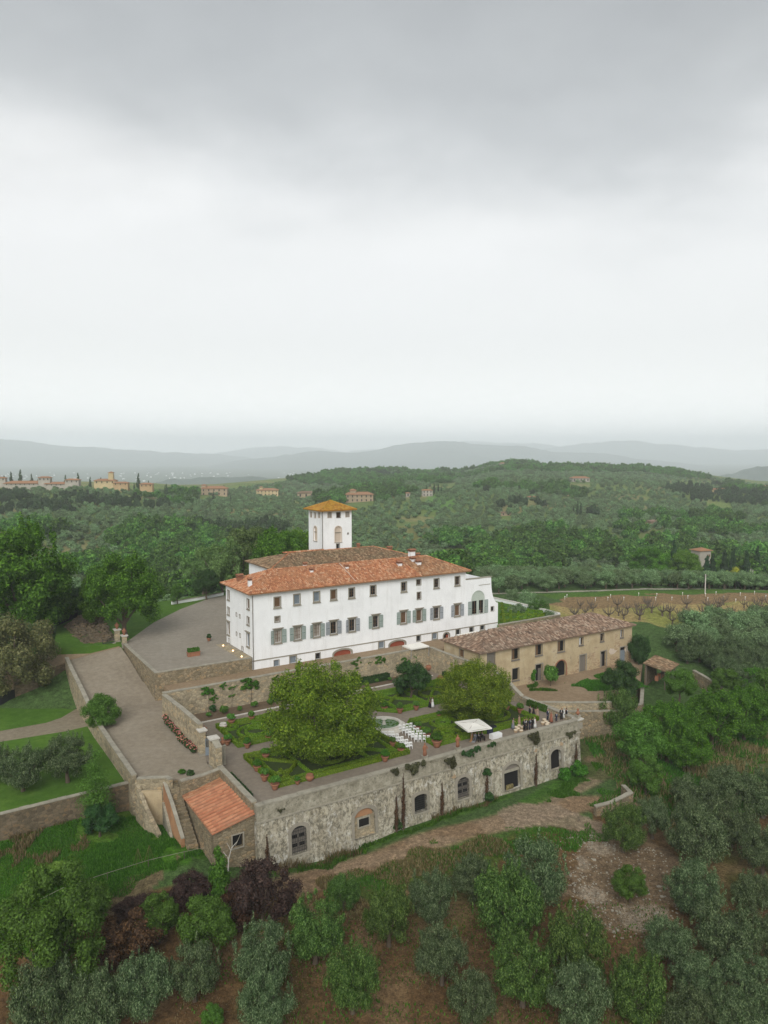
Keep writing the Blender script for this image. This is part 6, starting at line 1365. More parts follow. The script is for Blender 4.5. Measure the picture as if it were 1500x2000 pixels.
for X_, y0_, y1_, g_, lb in ((88,515,605,0,'dead brown column at the left end of the bastion'),(645,345,480,0,'short dead stem left of the tall one on the bastion'),(675,262,480,0,'tallest dead dark column on the bastion wall'),(842,287,428,0,'dead brown column left of the grilled window'),(1035,232,362,1,'dead column with a green tuft on top, left of the bastion door'),(1247,167,305,0,'dead brown column right of the bastion door'),(1420,117,192,0,'dead brown column at the east corner of the bastion')):
    px, pt = r6(X_, y0_); _, pb = r6(X_, y1_); s_, zt_ = onfront(px, pt, A0, -.5); _, zb_ = onfront(px, pb, A0, -.5); x_, y_, _ = W(s_, -.75); zb_ = tz(x_, y_)
    o = empty('dead_stem', (x_, y_, zb_), 0, lb, 'dead plant', 'dead columns on the bastion'); link_mesh('foliage', KIND['deadcol'][0][0], o).scale = (1, 1, (zt_ - zb_) / 4)
    MB().tube([(0, 0, -.3), (.05, .05, (zt_ - zb_) * .5), (0, .1, zt_ - zb_)], [.13, .1, .05], 6).build('trunk', 'dead_wood', o)
    if g_: c = link_mesh('green_tuft', KIND['shrub_dark'][0][0], o); c.location = (0, 0, zt_ - zb_ - .8); c.scale = (.8, .8, .8)
# foot of the bastion
for X_, Y_, w, key, lb in ((280,590,2.4,'shrub_dark','dark leafy bush beside the first bastion window'),(745,412,2.0,'shrub_dark','bush half hiding the third bastion window'),(1375,275,2.2,'shrub_green','leafy bush below the dark east window of the bastion'),(1435,262,2.8,'shrub_green','bushy growth at the east corner of the bastion'),(650,490,2.0,'shrub_dark','dry bush at the foot of the tall dead column'),(1050,375,1.6,'shrub_dark','low bush left of the bastion door')):
    px, py = r6(X_, Y_); x_, y_, z_ = GT(px, py); tree(key, x_, y_, z_, w, 'wall_bush', lb, 'bush', hs=1.1)
# gates and pillars
def pillar(name, loc, w, h, label, urn=None, cap='pale_marble', mat='pale_rubble', rz=TH):
    r = empty(name, loc, rz, label, 'pillar'); MB().box(-w/2-.08, w/2+.08, -w/2-.08, w/2+.08, -.6, .35).build('plinth', 'grey_stone', r); MB().box(-w/2, w/2, -w/2, w/2, .352, h - .3).build('shaft', mat, r)
    MB().box(-w/2-.1, w/2+.1, -w/2-.1, w/2+.1, h-.298, h-.15).box(-w/2-.22, w/2+.22, -w/2-.22, w/2+.22, h-.148, h).build('capital', cap, r)
    if urn:
        MB().lathe([(.22,h+.002),(.16,h+.12),(.12,h+.22),(.3,h+.4),(.42,h+.7),(.4,h+.85),(.46,h+.9),(.3,h+.95),(.16,h+1.1),(.2,h+1.18),(.05,h+1.3)],12).build('urn','terracotta',r,True)
    return r
pillar('gate_pillar', (*G(229, 1253, 5.4), 5.3), .9, 2.6, 'left stone gate pillar with a terracotta urn at the forecourt', True); pillar('gate_pillar', (*G(243, 1258, 5.4), 5.3), .8, 1.9, 'right stone gate pillar with a terracotta urn at the forecourt', True)
pillar('gate_pillar', W(.05, 19.7, 0), .8, 3.7, 'inner pillar of the garden gate at the end of the tall wall'); pillar('gate_pillar', W(.1, 15.1, 0), .95, 4.1, 'outer pillar of the garden gate next to the hut roof')
pillar('gate_pillar', W(52.0, 22.9, -.5), .9, 4.4, 'pillar of the east gate with a dark cap', cap='wood_grey'); pillar('gate_pillar', W(53.7, .55, -.2), .9, 1.0, 'corner pier of the bastion parapet')
def iron_gate(name, loc, rz, w, h, label, mat='iron'):
    r = empty(name, loc, rz, label, 'gate'); mb = MB()
    for z in (.1, h * .5, h - .1): mb.box(0, w, -.02, .02, z - .03, z + .03)
    mb.box(0, .06, -.03, .03, 0, h); mb.box(w - .06, w, -.03, .03, 0, h); mb.build('frame', mat, r)
    mb = MB(); n = int(w / .13)
    for k in range(1, n): mb.tube([(w * k / n, 0, .1), (w * k / n, 0, h + (.12 if k % 2 else .05))], .014, 4)
    mb.build('bars', mat, r); mb = MB().box(.06, w - .06, -.008, .008, .12, h * .48); mb.build('panel', mat, r)
iron_gate('garden_gate', W(.35, 19.2, 0), TH + R(-35), 1.8, 2.4, 'open blue-grey iron leaf of the garden gate', 'slate_blue'); iron_gate('east_gate', W(52.2, 22.4, -.4), TH - R(92), 1.5, 2.6, 'left dark iron leaf of the east gate'); iron_gate('east_gate', W(53.0, 20.0, -.4), TH + R(60), 1.3, 2.6, 'right dark iron leaf of the east gate, standing open')
iron_gate('forecourt_gate', (*G(200, 1262, 5), 4.9), R(25), 2.2, 1.3, 'low iron leaf beside the left urn pillar')
# statues on the parapet
def statue(loc, label, h=1.7, ped=.5, bust=False):
    r = empty('statue', loc, TH, label, 'statue', 'terracotta statues of the terrace'); MB().box(-.3, .3, -.3, .3, 0, ped).box(-.36, .36, -.36, .36, ped + .001, ped + .1).build('pedestal', 'coping_stone', r)
    z = ped + .1; mb = MB()
    if bust: mb.lathe([(.12,z),(.2,z+.1),(.34,z+.3),(.36,z+.5),(.15,z+.62),(.12,z+.68),(.17,z+.78),(.19,z+.9),(.15,z+1.02),(.03,z+1.08)],12,sy=.8)
    else:
        mb.lathe([(.3,z),(.27,z+.25*h),(.22,z+.42*h),(.2,z+.55*h),(.25,z+.66*h),(.27,z+.76*h),(.12,z+.82*h),(.08,z+.84*h),(.11,z+.9*h),(.115,z+.95*h),(.06,z+h),(.01,z+h*1.01)],12,sy=.85)
        mb.tube([(.25,0,z+.74*h),(.36,-.08,z+.58*h),(.2,-.25,z+.5*h)],[.075,.06,.045],6); mb.tube([(-.25,0,z+.74*h),(-.33,-.02,z+.56*h),(-.28,-.12,z+.4*h)],[.075,.06,.045],6); mb.tube([(-.2,-.2,z),(-.16,-.22,z+.3*h),(-.05,-.2,z+.55*h)],[.1,.08,.05],6)
    mb.build('figure', 'terracotta', r, True)
s_, v_ = T(828, 1484, .6); statue(W(s_, .55, .7), 'left terracotta statue on the bastion parapet by the chairs'); s_, v_ = T(887, 1464, .6); statue(W(s_, .55, .7), 'right terracotta statue on the bastion parapet, left of the parasol')
statue(W(53.7, .55, .85), 'terracotta bust on the east corner pier of the bastion', bust=True, ped=.3); statue(W(1.4, 15.2, .0), 'terracotta bust behind the garden gate pillar', bust=True, ped=2.6); statue(W(.9, 21.2, 0), 'small terracotta figure inside the garden at the tall wall end', h=1.3, ped=2.2)
# parasol
c4 = [T(px, py, 2.55) for px, py in ((888, 1409), (914, 1428), (961, 1421), (935, 1403))]; cs, cv = sum(p[0] for p in c4) / 4, sum(p[1] for p in c4) / 4
pa = empty('parasol', W(cs, cv, 0), TH, 'large square cream parasol at the terrace edge', 'parasol'); q = [(p[0] - cs, p[1] - cv, 2.5) for p in c4]
n = 8; vs = []; fs = []
for i in range(4):
    a, b = Vector(q[i]), Vector(q[(i + 1) % 4]); base_ = len(vs)
    for k in range(n + 1): vs.append(a.lerp(b, k / n) - Vector((0, 0, .05 * math.sin(math.pi * k / n) * -1)))
    for k in range(n + 1): vs.append(a.lerp(b, k / n) * .5 + Vector((0, 0, 1.25 + .22 * .5)))
    vs.append(Vector((0, 0, 2.86)))
    for k in range(n): fs += [(base_ + k, base_ + k + 1, base_ + n + 2 + k, base_ + n + 1 + k), (base_ + n + 1 + k, base_ + n + 2 + k, base_ + 2 * n + 2)]
MB().add(vs, fs, .5).build('canopy', 'white_canvas', pa)
mb = MB()
for i in range(4):
    a, b = Vector(q[i]), Vector(q[(i + 1) % 4]); mb.add([a, b, b - Vector((0, 0, .16)), a - Vector((0, 0, .16))], [(0, 1, 2, 3)], .5)
mb.build('valance', 'white_canvas', pa)
MB().tube([(0, 0, 0), (0, 0, 2.9)], .04, 8).build('pole', 'wood_brown', pa); MB().lathe([(.4, 0), (.42, .08), (.1, .12)], 14).build('base', 'metal_grey', pa)
for p in q: MB().tube([(0, 0, 2.8), (p[0] * .98, p[1] * .98, 2.46)], .018, 5).build('rib', 'wood_brown', pa)
# white chairs in two blocks
ch = empty('white_chair', (0, 0, 0)); MB().box(-.21, .21, -.21, .21, .43, .47).build('seat', 'white_paint', ch)
mb = MB(); mb.box(-.21, -.17, .17, .21, .475, .92); mb.box(.17, .21, .17, .21, .475, .92); mb.box(-.169, .169, .18, .2, .74, .92); mb.box(-.169, .169, .18, .2, .56, .62); mb.build('backrest', 'white_paint', ch)
for sx_, sy_ in ((-1, -1), (1, -1), (1, 1), (-1, 1)): MB().box(sx_*.19-.02, sx_*.19+.02, sy_*.19-.02, sy_*.19+.02, 0, .429).build('leg', 'white_paint', ch)
first = True
def bil(c, a, b): return tuple((c[0][i] * (1 - a) + c[1][i] * a) * (1 - b) + (c[2][i] * (1 - a) + c[3][i] * a) * b for i in (0, 1))
for blk, nc, nr_, lb in (([(782,1428),(803,1424),(812,1449),(836,1449)], 4, 6, 'right block'), ([(748,1441),(768,1440),(788,1465),(803,1462)], 4, 5, 'left block')):
    for i in range(nr_):
        for j in range(nc):
            if lb == 'left block' and 1 <= i <= 3 and j == 0: continue
            px, py = bil(blk, j / (nc - 1), i / (nr_ - 1)); s_, v_ = T(px + random.uniform(-.6, .6), py, 0); o = ch if first else copy_tree(ch); first = False
            o.location = W(s_, v_, .005); o.rotation_euler = (0, 0, TH + R(-30) + random.uniform(-.12, .12)); tag(o, f'white folding chair in the {lb} of ceremony seats by the fountain', 'chair', f'ceremony chairs, {lb}')

# ================================================================== people
def fuse(mb, vox):
    me = bpy.data.meshes.new('body'); me.from_pydata(mb.v, [], mb.f); o = bpy.data.objects.new('tmp', me); col.objects.link(o)
    m = o.modifiers.new('r', 'REMESH'); m.mode = 'VOXEL'; m.voxel_size = vox; m.use_smooth_shade = True
    d = bpy.context.evaluated_depsgraph_get(); out = bpy.data.meshes.new_from_object(o.evaluated_get(d)); bpy.data.objects.remove(o); return out
def joints(pose):
    J = dict(pel=(0,0,.95), wst=(0,-.01,1.1), chest=(0,.0,1.34), nb=(0,.01,1.47), nt=(0,-.01,1.56), head=(0,-.02,1.64))
    for s, n_ in ((-1, 'l'), (1, 'r')):
        J['sh'+n_] = (s*.18,0,1.42); J['el'+n_] = (s*.25,.02,1.14); J['wr'+n_] = (s*.24,-.1,.9); J['hip'+n_] = (s*.09,0,.93); J['kn'+n_] = (s*.10,-.02,.5); J['an'+n_] = (s*.10,.02,.08); J['toe'+n_] = (s*.13,-.16,.04)
    if pose == 'walk': J.update(knl=(-.1,-.16,.52), anl=(-.1,-.14,.09), toel=(-.12,-.34,.05), knr=(.1,.02,.5), anr=(.1,.26,.13), toer=(.12,.1,.05), wrl=(-.22,.1,.93), wrr=(.22,-.24,.98))
    if pose == 'talk': J.update(elr=(.27,-.04,1.17), wrr=(.12,-.27,1.2), ell=(-.26,.02,1.15))
    if pose == 'sit':
        for k in list(J): J[k] = (J[k][0], J[k][1], J[k][2] - .47)
        for s, n_ in ((-1, 'l'), (1, 'r')): J['kn'+n_] = (s*.15,-.44,.5); J['an'+n_] = (s*.15,-.42,.08); J['toe'+n_] = (s*.17,-.6,.04); J['wr'+n_] = (s*.14,-.38,.86); J['el'+n_] = (s*.27,-.1,.68)
    return J
def body_mesh(J):
    mb = MB(); t = lambda a, r, n=8: mb.tube([J[k] if isinstance(k, str) else k for k in a], r, n)
    pel = Vector(J['pel']); mb.tube([pel - Vector((0,0,.06)), pel, J['wst'], J['chest'], J['nb']], [.12,.155,.125,.15,.07], 10); t(['shl','chest','shr'], [.07,.12,.07]); t(['nb','nt','head'], [.06,.055,.055])
    h = Vector(J['head']); mb.lathe([(.02,-.125),(.055,-.115),(.078,-.06),(.092,.02),(.088,.08),(.055,.125),(.01,.138)], 12, tuple(h), sy=1.1)
    mb.tube([h + Vector((0,-.095,.03)), h + Vector((0,-.122,-.02)), h + Vector((0,-.095,-.03))], [.012,.018,.01], 6)
    for s, n_ in ((-1,'l'),(1,'r')):
        mb.tube([h + Vector((s*.088,.01,.025)), h + Vector((s*.1,.015,.0)), h + Vector((s*.09,.01,-.03))], [.01,.02,.01], 6)
        t(['sh'+n_,'el'+n_,'wr'+n_], [.056,.044,.03]); t(['hip'+n_,'kn'+n_,'an'+n_], [.092,.062,.045]); t(['an'+n_,'toe'+n_], [.045,.035])
        w = Vector(J['wr'+n_]); d = (w - Vector(J['el'+n_])).normalized(); a = d.cross(Vector((0,0,1)) if abs(d.z) < .9 else Vector((0,1,0))).normalized(); b = d.cross(a)
        mb.tube([w, w + d*.09], [.028,.036], 6)
        for k, ln in enumerate((.07,.085,.08,.06)): o_ = a*(k-1.5)*.019; mb.tube([w + d*.08 + o_, w + d*(.08+ln*.55) + o_ + b*.008, w + d*(.08+ln) + o_ + b*.03], [.0095,.009,.007], 5)
        mb.tube([w + d*.03 + a*.03, w + d*.06 + a*.052, w + d*.09 + a*.056], [.012,.011,.008], 5)
    return fuse(mb, .011)
BODY = {}; WEAR = {}
def tmp_mesh(mb, mat):
    o = mb.build('cloth', mat, None, True); me = o.data; bpy.data.objects.remove(o); return me
def wear(kind_, pose, mat):
    if (kind_, pose, mat) in WEAR: return WEAR[kind_, pose, mat]
    J = joints(pose); mb = MB(); pel = Vector(J['pel'])
    if kind_ == 'jacket':
        mb.tube([pel - Vector((0,0,.1)), pel, J['wst'], J['chest'], J['nb']], [.185,.18,.155,.185,.085], 12)
        for s in 'lr': mb.tube([J['sh'+s], J['el'+s], Vector(J['wr'+s])], [.082,.062,.048], 8)
        mb.tube([J['shl'], J['chest'], J['shr']], [.085,.15,.085], 8)
    if kind_ == 'trousers':
        mb.tube([pel - Vector((0,0,.08)), pel + Vector((0,0,.1))], [.165,.16], 10)
        for s in 'lr': mb.tube([J['hip'+s], J['kn'+s], Vector(J['an'+s]) + Vector((0,0,.02))], [.11,.082,.07], 8)
    if kind_ == 'shoes':
        for s in 'lr': mb.tube([Vector(J['an'+s]) + Vector((0,.03,-.02)), Vector(J['toe'+s])], [.055,.045], 8)
    if kind_ == 'dress':
        c = Vector(J['chest']); mb.tube([(0,0,.14), (0,0,.5), pel, J['wst'], J['chest'], Vector(J['nb']) - Vector((0,0,.04))], [.34,.26,.185,.14,.165,.1], 14)
        mb.tube([J['shl'], J['chest'], J['shr']], [.07,.14,.07], 8)
    if kind_ == 'shirt': c = Vector(J['chest']); mb.tube([c + Vector((0,-.17,-.15)), c + Vector((0,-.18,.02)), Vector(J['nb']) + Vector((0,-.075,0))], [.03,.05,.03], 6)
    if kind_ == 'hair':
        h = Vector(J['head']); mb.lathe([(.05,-.09),(.095,-.03),(.104,.04),(.096,.1),(.06,.142),(.01,.155)], 12, tuple(h + Vector((0,.025,.008))), sy=1.0)
    if kind_ == 'long_hair':
        h = Vector(J['head']); mb.lathe([(.06,-.2),(.1,-.1),(.106,.04),(.096,.1),(.06,.142),(.01,.155)], 12, tuple(h + Vector((0,.035,.008))), sy=.95)
    if kind_ == 'eyes':
        h = Vector(J['head'])
        for s in (-1, 1): mb.lathe([(.002,-.01),(.011,0),(.002,.01)], 6, tuple(h + Vector((s*.033,-.093,.025))))
    WEAR[kind_, pose, mat] = tmp_mesh(mb, mat); return WEAR[kind_, pose, mat]
def person(px, py, face, outfit, label, pose='stand', scale=1.0, z=0.005, sv=None):
    if pose not in BODY: BODY[pose] = body_mesh(joints(pose)); BODY[pose].materials.append(M['skin'])
    s_, v_ = sv or T(px, py, 0); r = empty('person', W(s_, v_, z), face, label, 'person', 'guests and musicians on the terrace'); r.scale = (scale,) * 3
    link_mesh('body', BODY[pose], r); link_mesh('eyes', wear('eyes', pose, 'hair_dark'), r)
    for kd, mat in outfit: link_mesh(kd, wear(kd, pose, mat), r)
suit = lambda c='cloth_black', h_='hair_dark': [('jacket', c), ('trousers', c), ('shoes', 'cloth_black'), ('shirt', 'cloth_white'), ('hair', h_)]
gown = lambda c, h_='hair_brown': [('dress', c), ('shoes', 'cloth_black'), ('long_hair', h_)]
for a in ((1002,1424,1.2,gown('cloth_grey','hair_dark'),'person in a long grey dress at the left of the standing group','talk',.98),(1014,1417,-2.0,gown('cloth_tan'),'person in a tan dress behind the left cushioned stools','stand',.96),
 (1024,1427,.4,suit(),'person in a black suit, leftmost of the dark-suited row','stand',1.04),(1029,1426,-.6,suit('cloth_black','hair_brown'),'person in a black suit, second of the dark-suited row','talk',1.02),(1034.5,1425,1.0,suit('cloth_navy'),'person in a navy suit, third of the dark-suited row','stand',1.0),(1039.5,1424,2.6,suit(),'person in a black suit, right end of the dark-suited row','talk',1.02),(1044.5,1422,-1.0,gown('cloth_pale','hair_brown'),'person in a long pale dress right of the dark suits','stand',.98),
 (1042,1401,2.8,gown('cloth_black','hair_dark'),'person in a dark dress standing back behind the suits','stand',.97),(1049.5,1401,-2.4,gown('cloth_tan','hair_dark'),'person in a tan dress beside the dark dress at the back','talk',.97),(1034.5,1400,1.5,suit('cloth_black','hair_brown'),'person in black half hidden behind the suits','stand',1.0),
 (1069.5,1406,.7,suit('cloth_navy','hair_grey'),'person in a navy suit by the right cushioned stools','talk',1.0),(1076.5,1411,-.9,gown('cloth_rust','hair_brown'),'person in a rust-coloured dress by the right cushioned stools','stand',.97),(1086.5,1409,.2,suit('cloth_navy'),'shorter person in navy between the stools and the corner','stand',.82),(1096.5,1406,-.4,suit(),'tall person in a black suit with a white shirt near the corner','talk',1.08),(1102,1403,2.2,gown('cloth_pale','hair_grey'),'person in pale clothes between the two dark suits at the corner','stand',.96),(1106,1404,1.2,suit('cloth_black'),'person in black at the very corner of the terrace','stand',1.0),
 (983,1366,-.5,suit('cloth_black'),'person in black walking by the east gate','walk',1.02),(993.5,1364,.6,[('jacket','cloth_blue'),('trousers','cloth_black'),('shoes','cloth_black'),('hair','hair_dark')],'person in a bright blue jacket by the east gate','stand',1.0),(975,1362,2.0,suit('cloth_black'),'person in black at the open iron leaf of the east gate','stand',1.0),
 (840,1382,1.4,gown('cloth_black','hair_dark'),'person in a black dress at the edge of the back right parterre','stand',1.0),(845,1382,-1.2,gown('cloth_white','hair_brown'),'person in white beside the back right parterre','talk',.98)):
    person(a[0], a[1], a[2], a[3], a[4], a[5], a[6])
def stool(loc, rz, label):
    r = empty('folding_chair', loc, rz, label, 'chair', 'musicians chairs'); MB().box(-.21, .21, -.2, .2, .4, .44).build('seat', 'iron', r); MB().box(-.2, .2, .19, .22, .5, .9).build('backrest', 'iron', r)
    for sx_, sy_ in ((-1,-1),(1,-1),(1,1),(-1,1)): MB().box(sx_*.18-.015, sx_*.18+.015, sy_*.17-.015, sy_*.17+.015, 0, .399).build('leg', 'iron', r)
for px, py, f_, lb in ((928,1447,-.9,'left'),(934.5,1447,-.3,'middle'),(941,1445,.5,'right')):
    s_, v_ = T(px, py, 0); stool(W(s_, v_, .005), TH + f_, f'dark chair of the {lb} musician under the parasol'); person(0, 0, TH + f_, suit('cloth_black' if lb != 'left' else 'cloth_grey', 'hair_dark'), f'seated musician in dark clothes under the parasol, {lb}', 'sit', 1.0, .005, (s_, v_))
s_, v_ = T(921.5, 1447, 0); hp = empty('harp', W(s_, v_, .005), TH + .5, 'golden wooden harp under the left edge of the parasol', 'harp')
MB().tube([(-.38,0,0),(-.38,0,1.7)], [.05,.04], 8).build('column', 'harp_wood', hp); MB().tube([(-.38,0,1.7),(-.2,0,1.78),(.05,0,1.6),(.28,0,1.5),(.42,0,1.3)], [.05,.06,.05,.05,.05], 8).build('neck', 'harp_wood', hp); MB().tube([(-.3,0,.12),(.05,0,.7),(.42,0,1.3)], [.16,.12,.06], 8).build('soundbox', 'harp_wood', hp); MB().box(-.5,-.1,-.16,.16,0,.1).build('base', 'harp_wood', hp)
mb = MB()
for k in range(12): f_ = k / 11; mb.tube([(-.28+.62*f_,0,.2+.95*f_),(-.28+.62*f_,0,1.7-.35*f_)], .004, 3)
mb.build('strings', 'cloth_white', hp)
s_, v_ = T(968, 1442, 0); r = empty('draped_table', W(s_, v_, .005), TH, 'white draped table right of the parasol', 'table'); MB().box(-.9,.9,-.38,.38,.72,.76).build('top','cloth_white',r); mb=MB()
prof=[(1.0 if k%2 else .93) for k in range(24)]; pts_=[]
for k in range(24): a=2*math.pi*k/24; pts_.append((max(-.93,min(.93,1.3*math.cos(a)))*prof[k],max(-.41,min(.41,.6*math.sin(a)))*prof[k]))
mb.prism(pts_,.02,.718).build('cloth','cloth_white',r)
for px, py, lb in ((955,1432,'dark equipment case right of the parasol'),(962,1428,'smaller dark case behind the equipment case')):
    s_, v_ = T(px, py, 0); r = empty('equipment_case', W(s_, v_, .005), TH, lb, 'case'); MB().box(-.5,.5,-.35,.35,.05,.8).build('body','cloth_navy',r); MB().box(-.53,.53,-.38,.38,.802,.86).build('lid','cloth_black',r)
    for sx_, sy_ in ((-1,-1),(1,-1),(1,1),(-1,1)): MB().lathe([(.04,0),(.04,.048)],8,(sx_*.4,sy_*.28,0)).build('caster','rubber',r)
for k, (px, py) in enumerate(((1007,1430),(1012,1427),(1018,1431),(1014,1421),(1008,1424),(1060,1415),(1066,1413),(1070,1416),(1063,1409),(1068,1419),(1020,1424))):
    s_, v_ = T(px, py, 0); g_ = 'left' if px < 1040 else 'right'; r = empty('cushioned_stool', W(s_, max(v_, 1.3), .005), TH, f'low round wicker stool with cream cushion, {g_} cluster on the terrace edge', 'stool', f'cushioned stools, {g_} cluster'); MB().lathe([(.26,0),(.3,.15),(.27,.3)],12).build('base','wicker',r); MB().lathe([(.25,.301),(.32,.34),(.31,.4),(.2,.44)],12).build('cushion','cushion_cream',r,True)
# white awnings in the lane
def awning(c, rot, w, d, h, label, mat='white_canvas', z=3.2):
    r = empty('white_awning', (*c, z), rot, label, 'awning'); MB().add([(-w/2,-d/2,h),(w/2,-d/2,h),(w/2,d/2,h),(-w/2,d/2,h),(-w*.25,0,h+.5),(w*.25,0,h+.5)],[(0,1,5,4),(2,3,4,5),(3,0,4),(1,2,5)],.5).build('canopy',mat,r); mb=MB()
    for a,b in (((-w/2,-d/2),(w/2,-d/2)),((w/2,-d/2),(w/2,d/2)),((w/2,d/2),(-w/2,d/2)),((-w/2,d/2),(-w/2,-d/2))): mb.add([(*a,h),(*b,h),(*b,h-.25),(*a,h-.25)],[(0,1,2,3)],.5)
    mb.build('valance',mat,r)
    for sx_, sy_ in ((-1,-1),(1,-1),(1,1),(-1,1)): MB().box(sx_*(w/2-.05)-.03,sx_*(w/2-.05)+.03,sy_*(d/2-.05)-.03,sy_*(d/2-.05)+.03,-.1,h).build('post','metal_grey',r)
for px, py, w, d, h_, lb in ((812,1259,4.2,3.0,1.9,'white pop-up awning beside the second red door'),(920,1237,5.5,2.6,2.0,'white awning along the wall right of the small arched door'),(1020,1224,5.5,3.0,2.0,'white rounded canopy top behind the farmhouse roof')):
    c = G(px, py, 3.2 + h_ + .2); awning(c, TH, w, d, h_, lb)
c = G(962, 1232, 5.4); awning(c, TH, 4.6, 3.0, 1.9, 'grey-white canopy at the right end of the villa', 'pale_green_paint')
# ================================================================== rear garden, right of the villa
RGz = 4.2
platform('rear_garden', pxpoly([(972,1228),(1062,1216),(1092,1203),(965,1170)], RGz), RGz, -3, 'lawn', 'small green formal garden right of the villa', 'garden')
wall('rear_garden_wall', [G(962,1166,5), G(1000,1174,5), G(1050,1186,5), G(1092,1197,5)], 5.0, -3, .7, 'white_plaster', 'long white-topped wall behind the small rear garden', cap='pale_marble')
wall('rear_garden_wall', [G(1093,1199,4.8), G(1040,1208,4.8), G(975,1219,4.8)], 4.75, -3, .6, 'rubble_stone', 'brown stone wall in front of the small rear garden')
r = empty('box_parterre', (0, 0, RGz), 0, 'low box hedge pattern in the small rear garden', 'hedge')
for k in range(6):
    a, b = G(985 + k * 13, 1219 - k * 2.2, RGz), G(980 + k * 17, 1180 + k * 4, RGz); link_mesh('hedge', hedge_mesh([[a, b]], .5, .5, 'leaf_hedge', 800 + k, 40, .12), r)
for k in range(3): a, b = G(978, 1190 + k * 12, RGz), G(1060 - k * 4, 1196 + k * 7, RGz); link_mesh('hedge', hedge_mesh([[a, b]], .5, .5, 'leaf_hedge', 810 + k, 40, .12), r)
# ================================================================== forecourt furniture, roses, odd things
x_, y_ = G(378, 1281, Z5); r = empty('planter_box', (x_, y_, Z5 + .01), TH, 'rectangular terracotta planter with a clipped bush on the forecourt', 'planter'); MB().prism([(-1.1,-.4),(1.1,-.4),(1.1,.4),(-1.1,.4)],0,.7).box(-1.18,1.18,-.48,.48,.702,.8).build('box','terracotta',r); link_mesh('foliage', hedge_mesh([[(-.8,0),(.8,0)]],.75,.65,'leaf_grass',820,110,.1), r).location = (0,0,.78)
x_, y_ = G(408, 1252, Z5); o = pot_proto(.4, .6, 'shrub_dark', 1.1); o.location = (x_, y_, Z5 + .01); tag(o, 'potted ball bush alone on the forecourt', 'pot')
for k in range(13):
    f = k / 12; v = 34.0 - 13.0 * f; x_, y_, _ = W(-.95 - .1 * math.sin(k), v); z_ = .6 * max(0, 1 - f * 2.2)
    o = empty('rose_bush', (x_, y_, z_), k, f'pink rose bush at the foot of the drive wall, {"uppermost" if k == 0 else "lowest" if k == 12 else "mid-row" }', 'rose bush', 'rose bushes along the drive wall'); c = link_mesh('foliage', KIND['shrub_dark'][k % 3][0], o); c.scale = (.62, .62, .7)
    g = np.random.default_rng(k); mb = MB()
    for q_ in range(16): a, e_ = g.uniform(0, 6.28), g.uniform(.2, 1.3); mb.lathe([(.02,-.06),(.1,0),(.06,.07)], 6, (.6*math.cos(a)*math.sin(e_), .6*math.sin(a)*math.sin(e_), .55 + .55*math.cos(e_)), float(g.random()))
    mb.build('blooms', 'petal_pink', o)
for k, (px, py, w, lb) in enumerate(((355,1512,1.1,'small green shrub at the foot of the drive'),(372,1521,1.2,'dark shrub on the low wall above the hut roof'))): x_, y_ = G(px, py, 0); tree('shrub_green' if k == 0 else 'shrub_dark', x_, y_, 0 if k == 0 else .4, w, 'small_shrub', lb, 'shrub', hs=.8)
def panel(name, p0, p1, z0, z1, mat, label, cat='fence'):
    p0, p1 = np.array(p0), np.array(p1); L_ = np.hypot(*(p1 - p0)); r = empty(name, (p0[0], p0[1], 0), math.atan2(*(p1 - p0)[::-1]), label, cat); n = max(2, int(L_ / 2.2)); mb = MB(); vs = []; fs = []
    for k in range(n * 4 + 1): s = L_ * k / (n * 4); o_ = .06 * math.sin(k * 1.9); vs += [(s, o_, z0), (s, o_ * .4, z1), (s, o_ + .03, z0), (s, o_ * .4 + .03, z1)]
    for k in range(n * 4): b = k * 4; fs += [(b, b+4, b+5, b+1), (b+2, b+3, b+7, b+6), (b+1, b+5, b+7, b+3)]
    mb.add(vs, fs).build('netting', mat, r)
    for k in range(n + 1): MB().tube([(L_ * k / n, .1, z0 - .5), (L_ * k / n, .1, z1 + .1)], .04, 5).build('post', 'wood_grey', r)
panel('netting_fence', G(-60, 1396, -1.6), G(126, 1347, -1.6), -1.7, .8, 'black_mesh', 'black netting fence below the brown road wall')
panel('netting_fence', G(210, 1556, -3), G(262, 1541, -2.2), -4.5, -1.6, 'black_mesh', 'dark netting panel left of the ruin')
panel('netting_fence', G(105, 1222, 5.4), G(165, 1202, 5.4), 5.2, 7.2, 'black_mesh', 'dark netting fence left of the rubble slope')
for k, (px, py) in enumerate(((81,1352),(101,1347),(107,1353))):
    x_, y_ = G(px, py, -1.6); r = empty('black_tub', (x_, y_, -1.58), 0, f'black plastic tub with a seedling on the left lawn, {("left","back","right")[k]} of three', 'tub', 'black tubs'); MB().lathe([(.3,0),(.36,.6),(.4,.62),(.33,.62),(.3,.55),(.02,.55)],12).build('tub','black_mesh',r); c = link_mesh('seedling', KIND['shrub_dark'][k][0], r); c.scale = (.4,.4,.6); c.location = (0,0,.5)
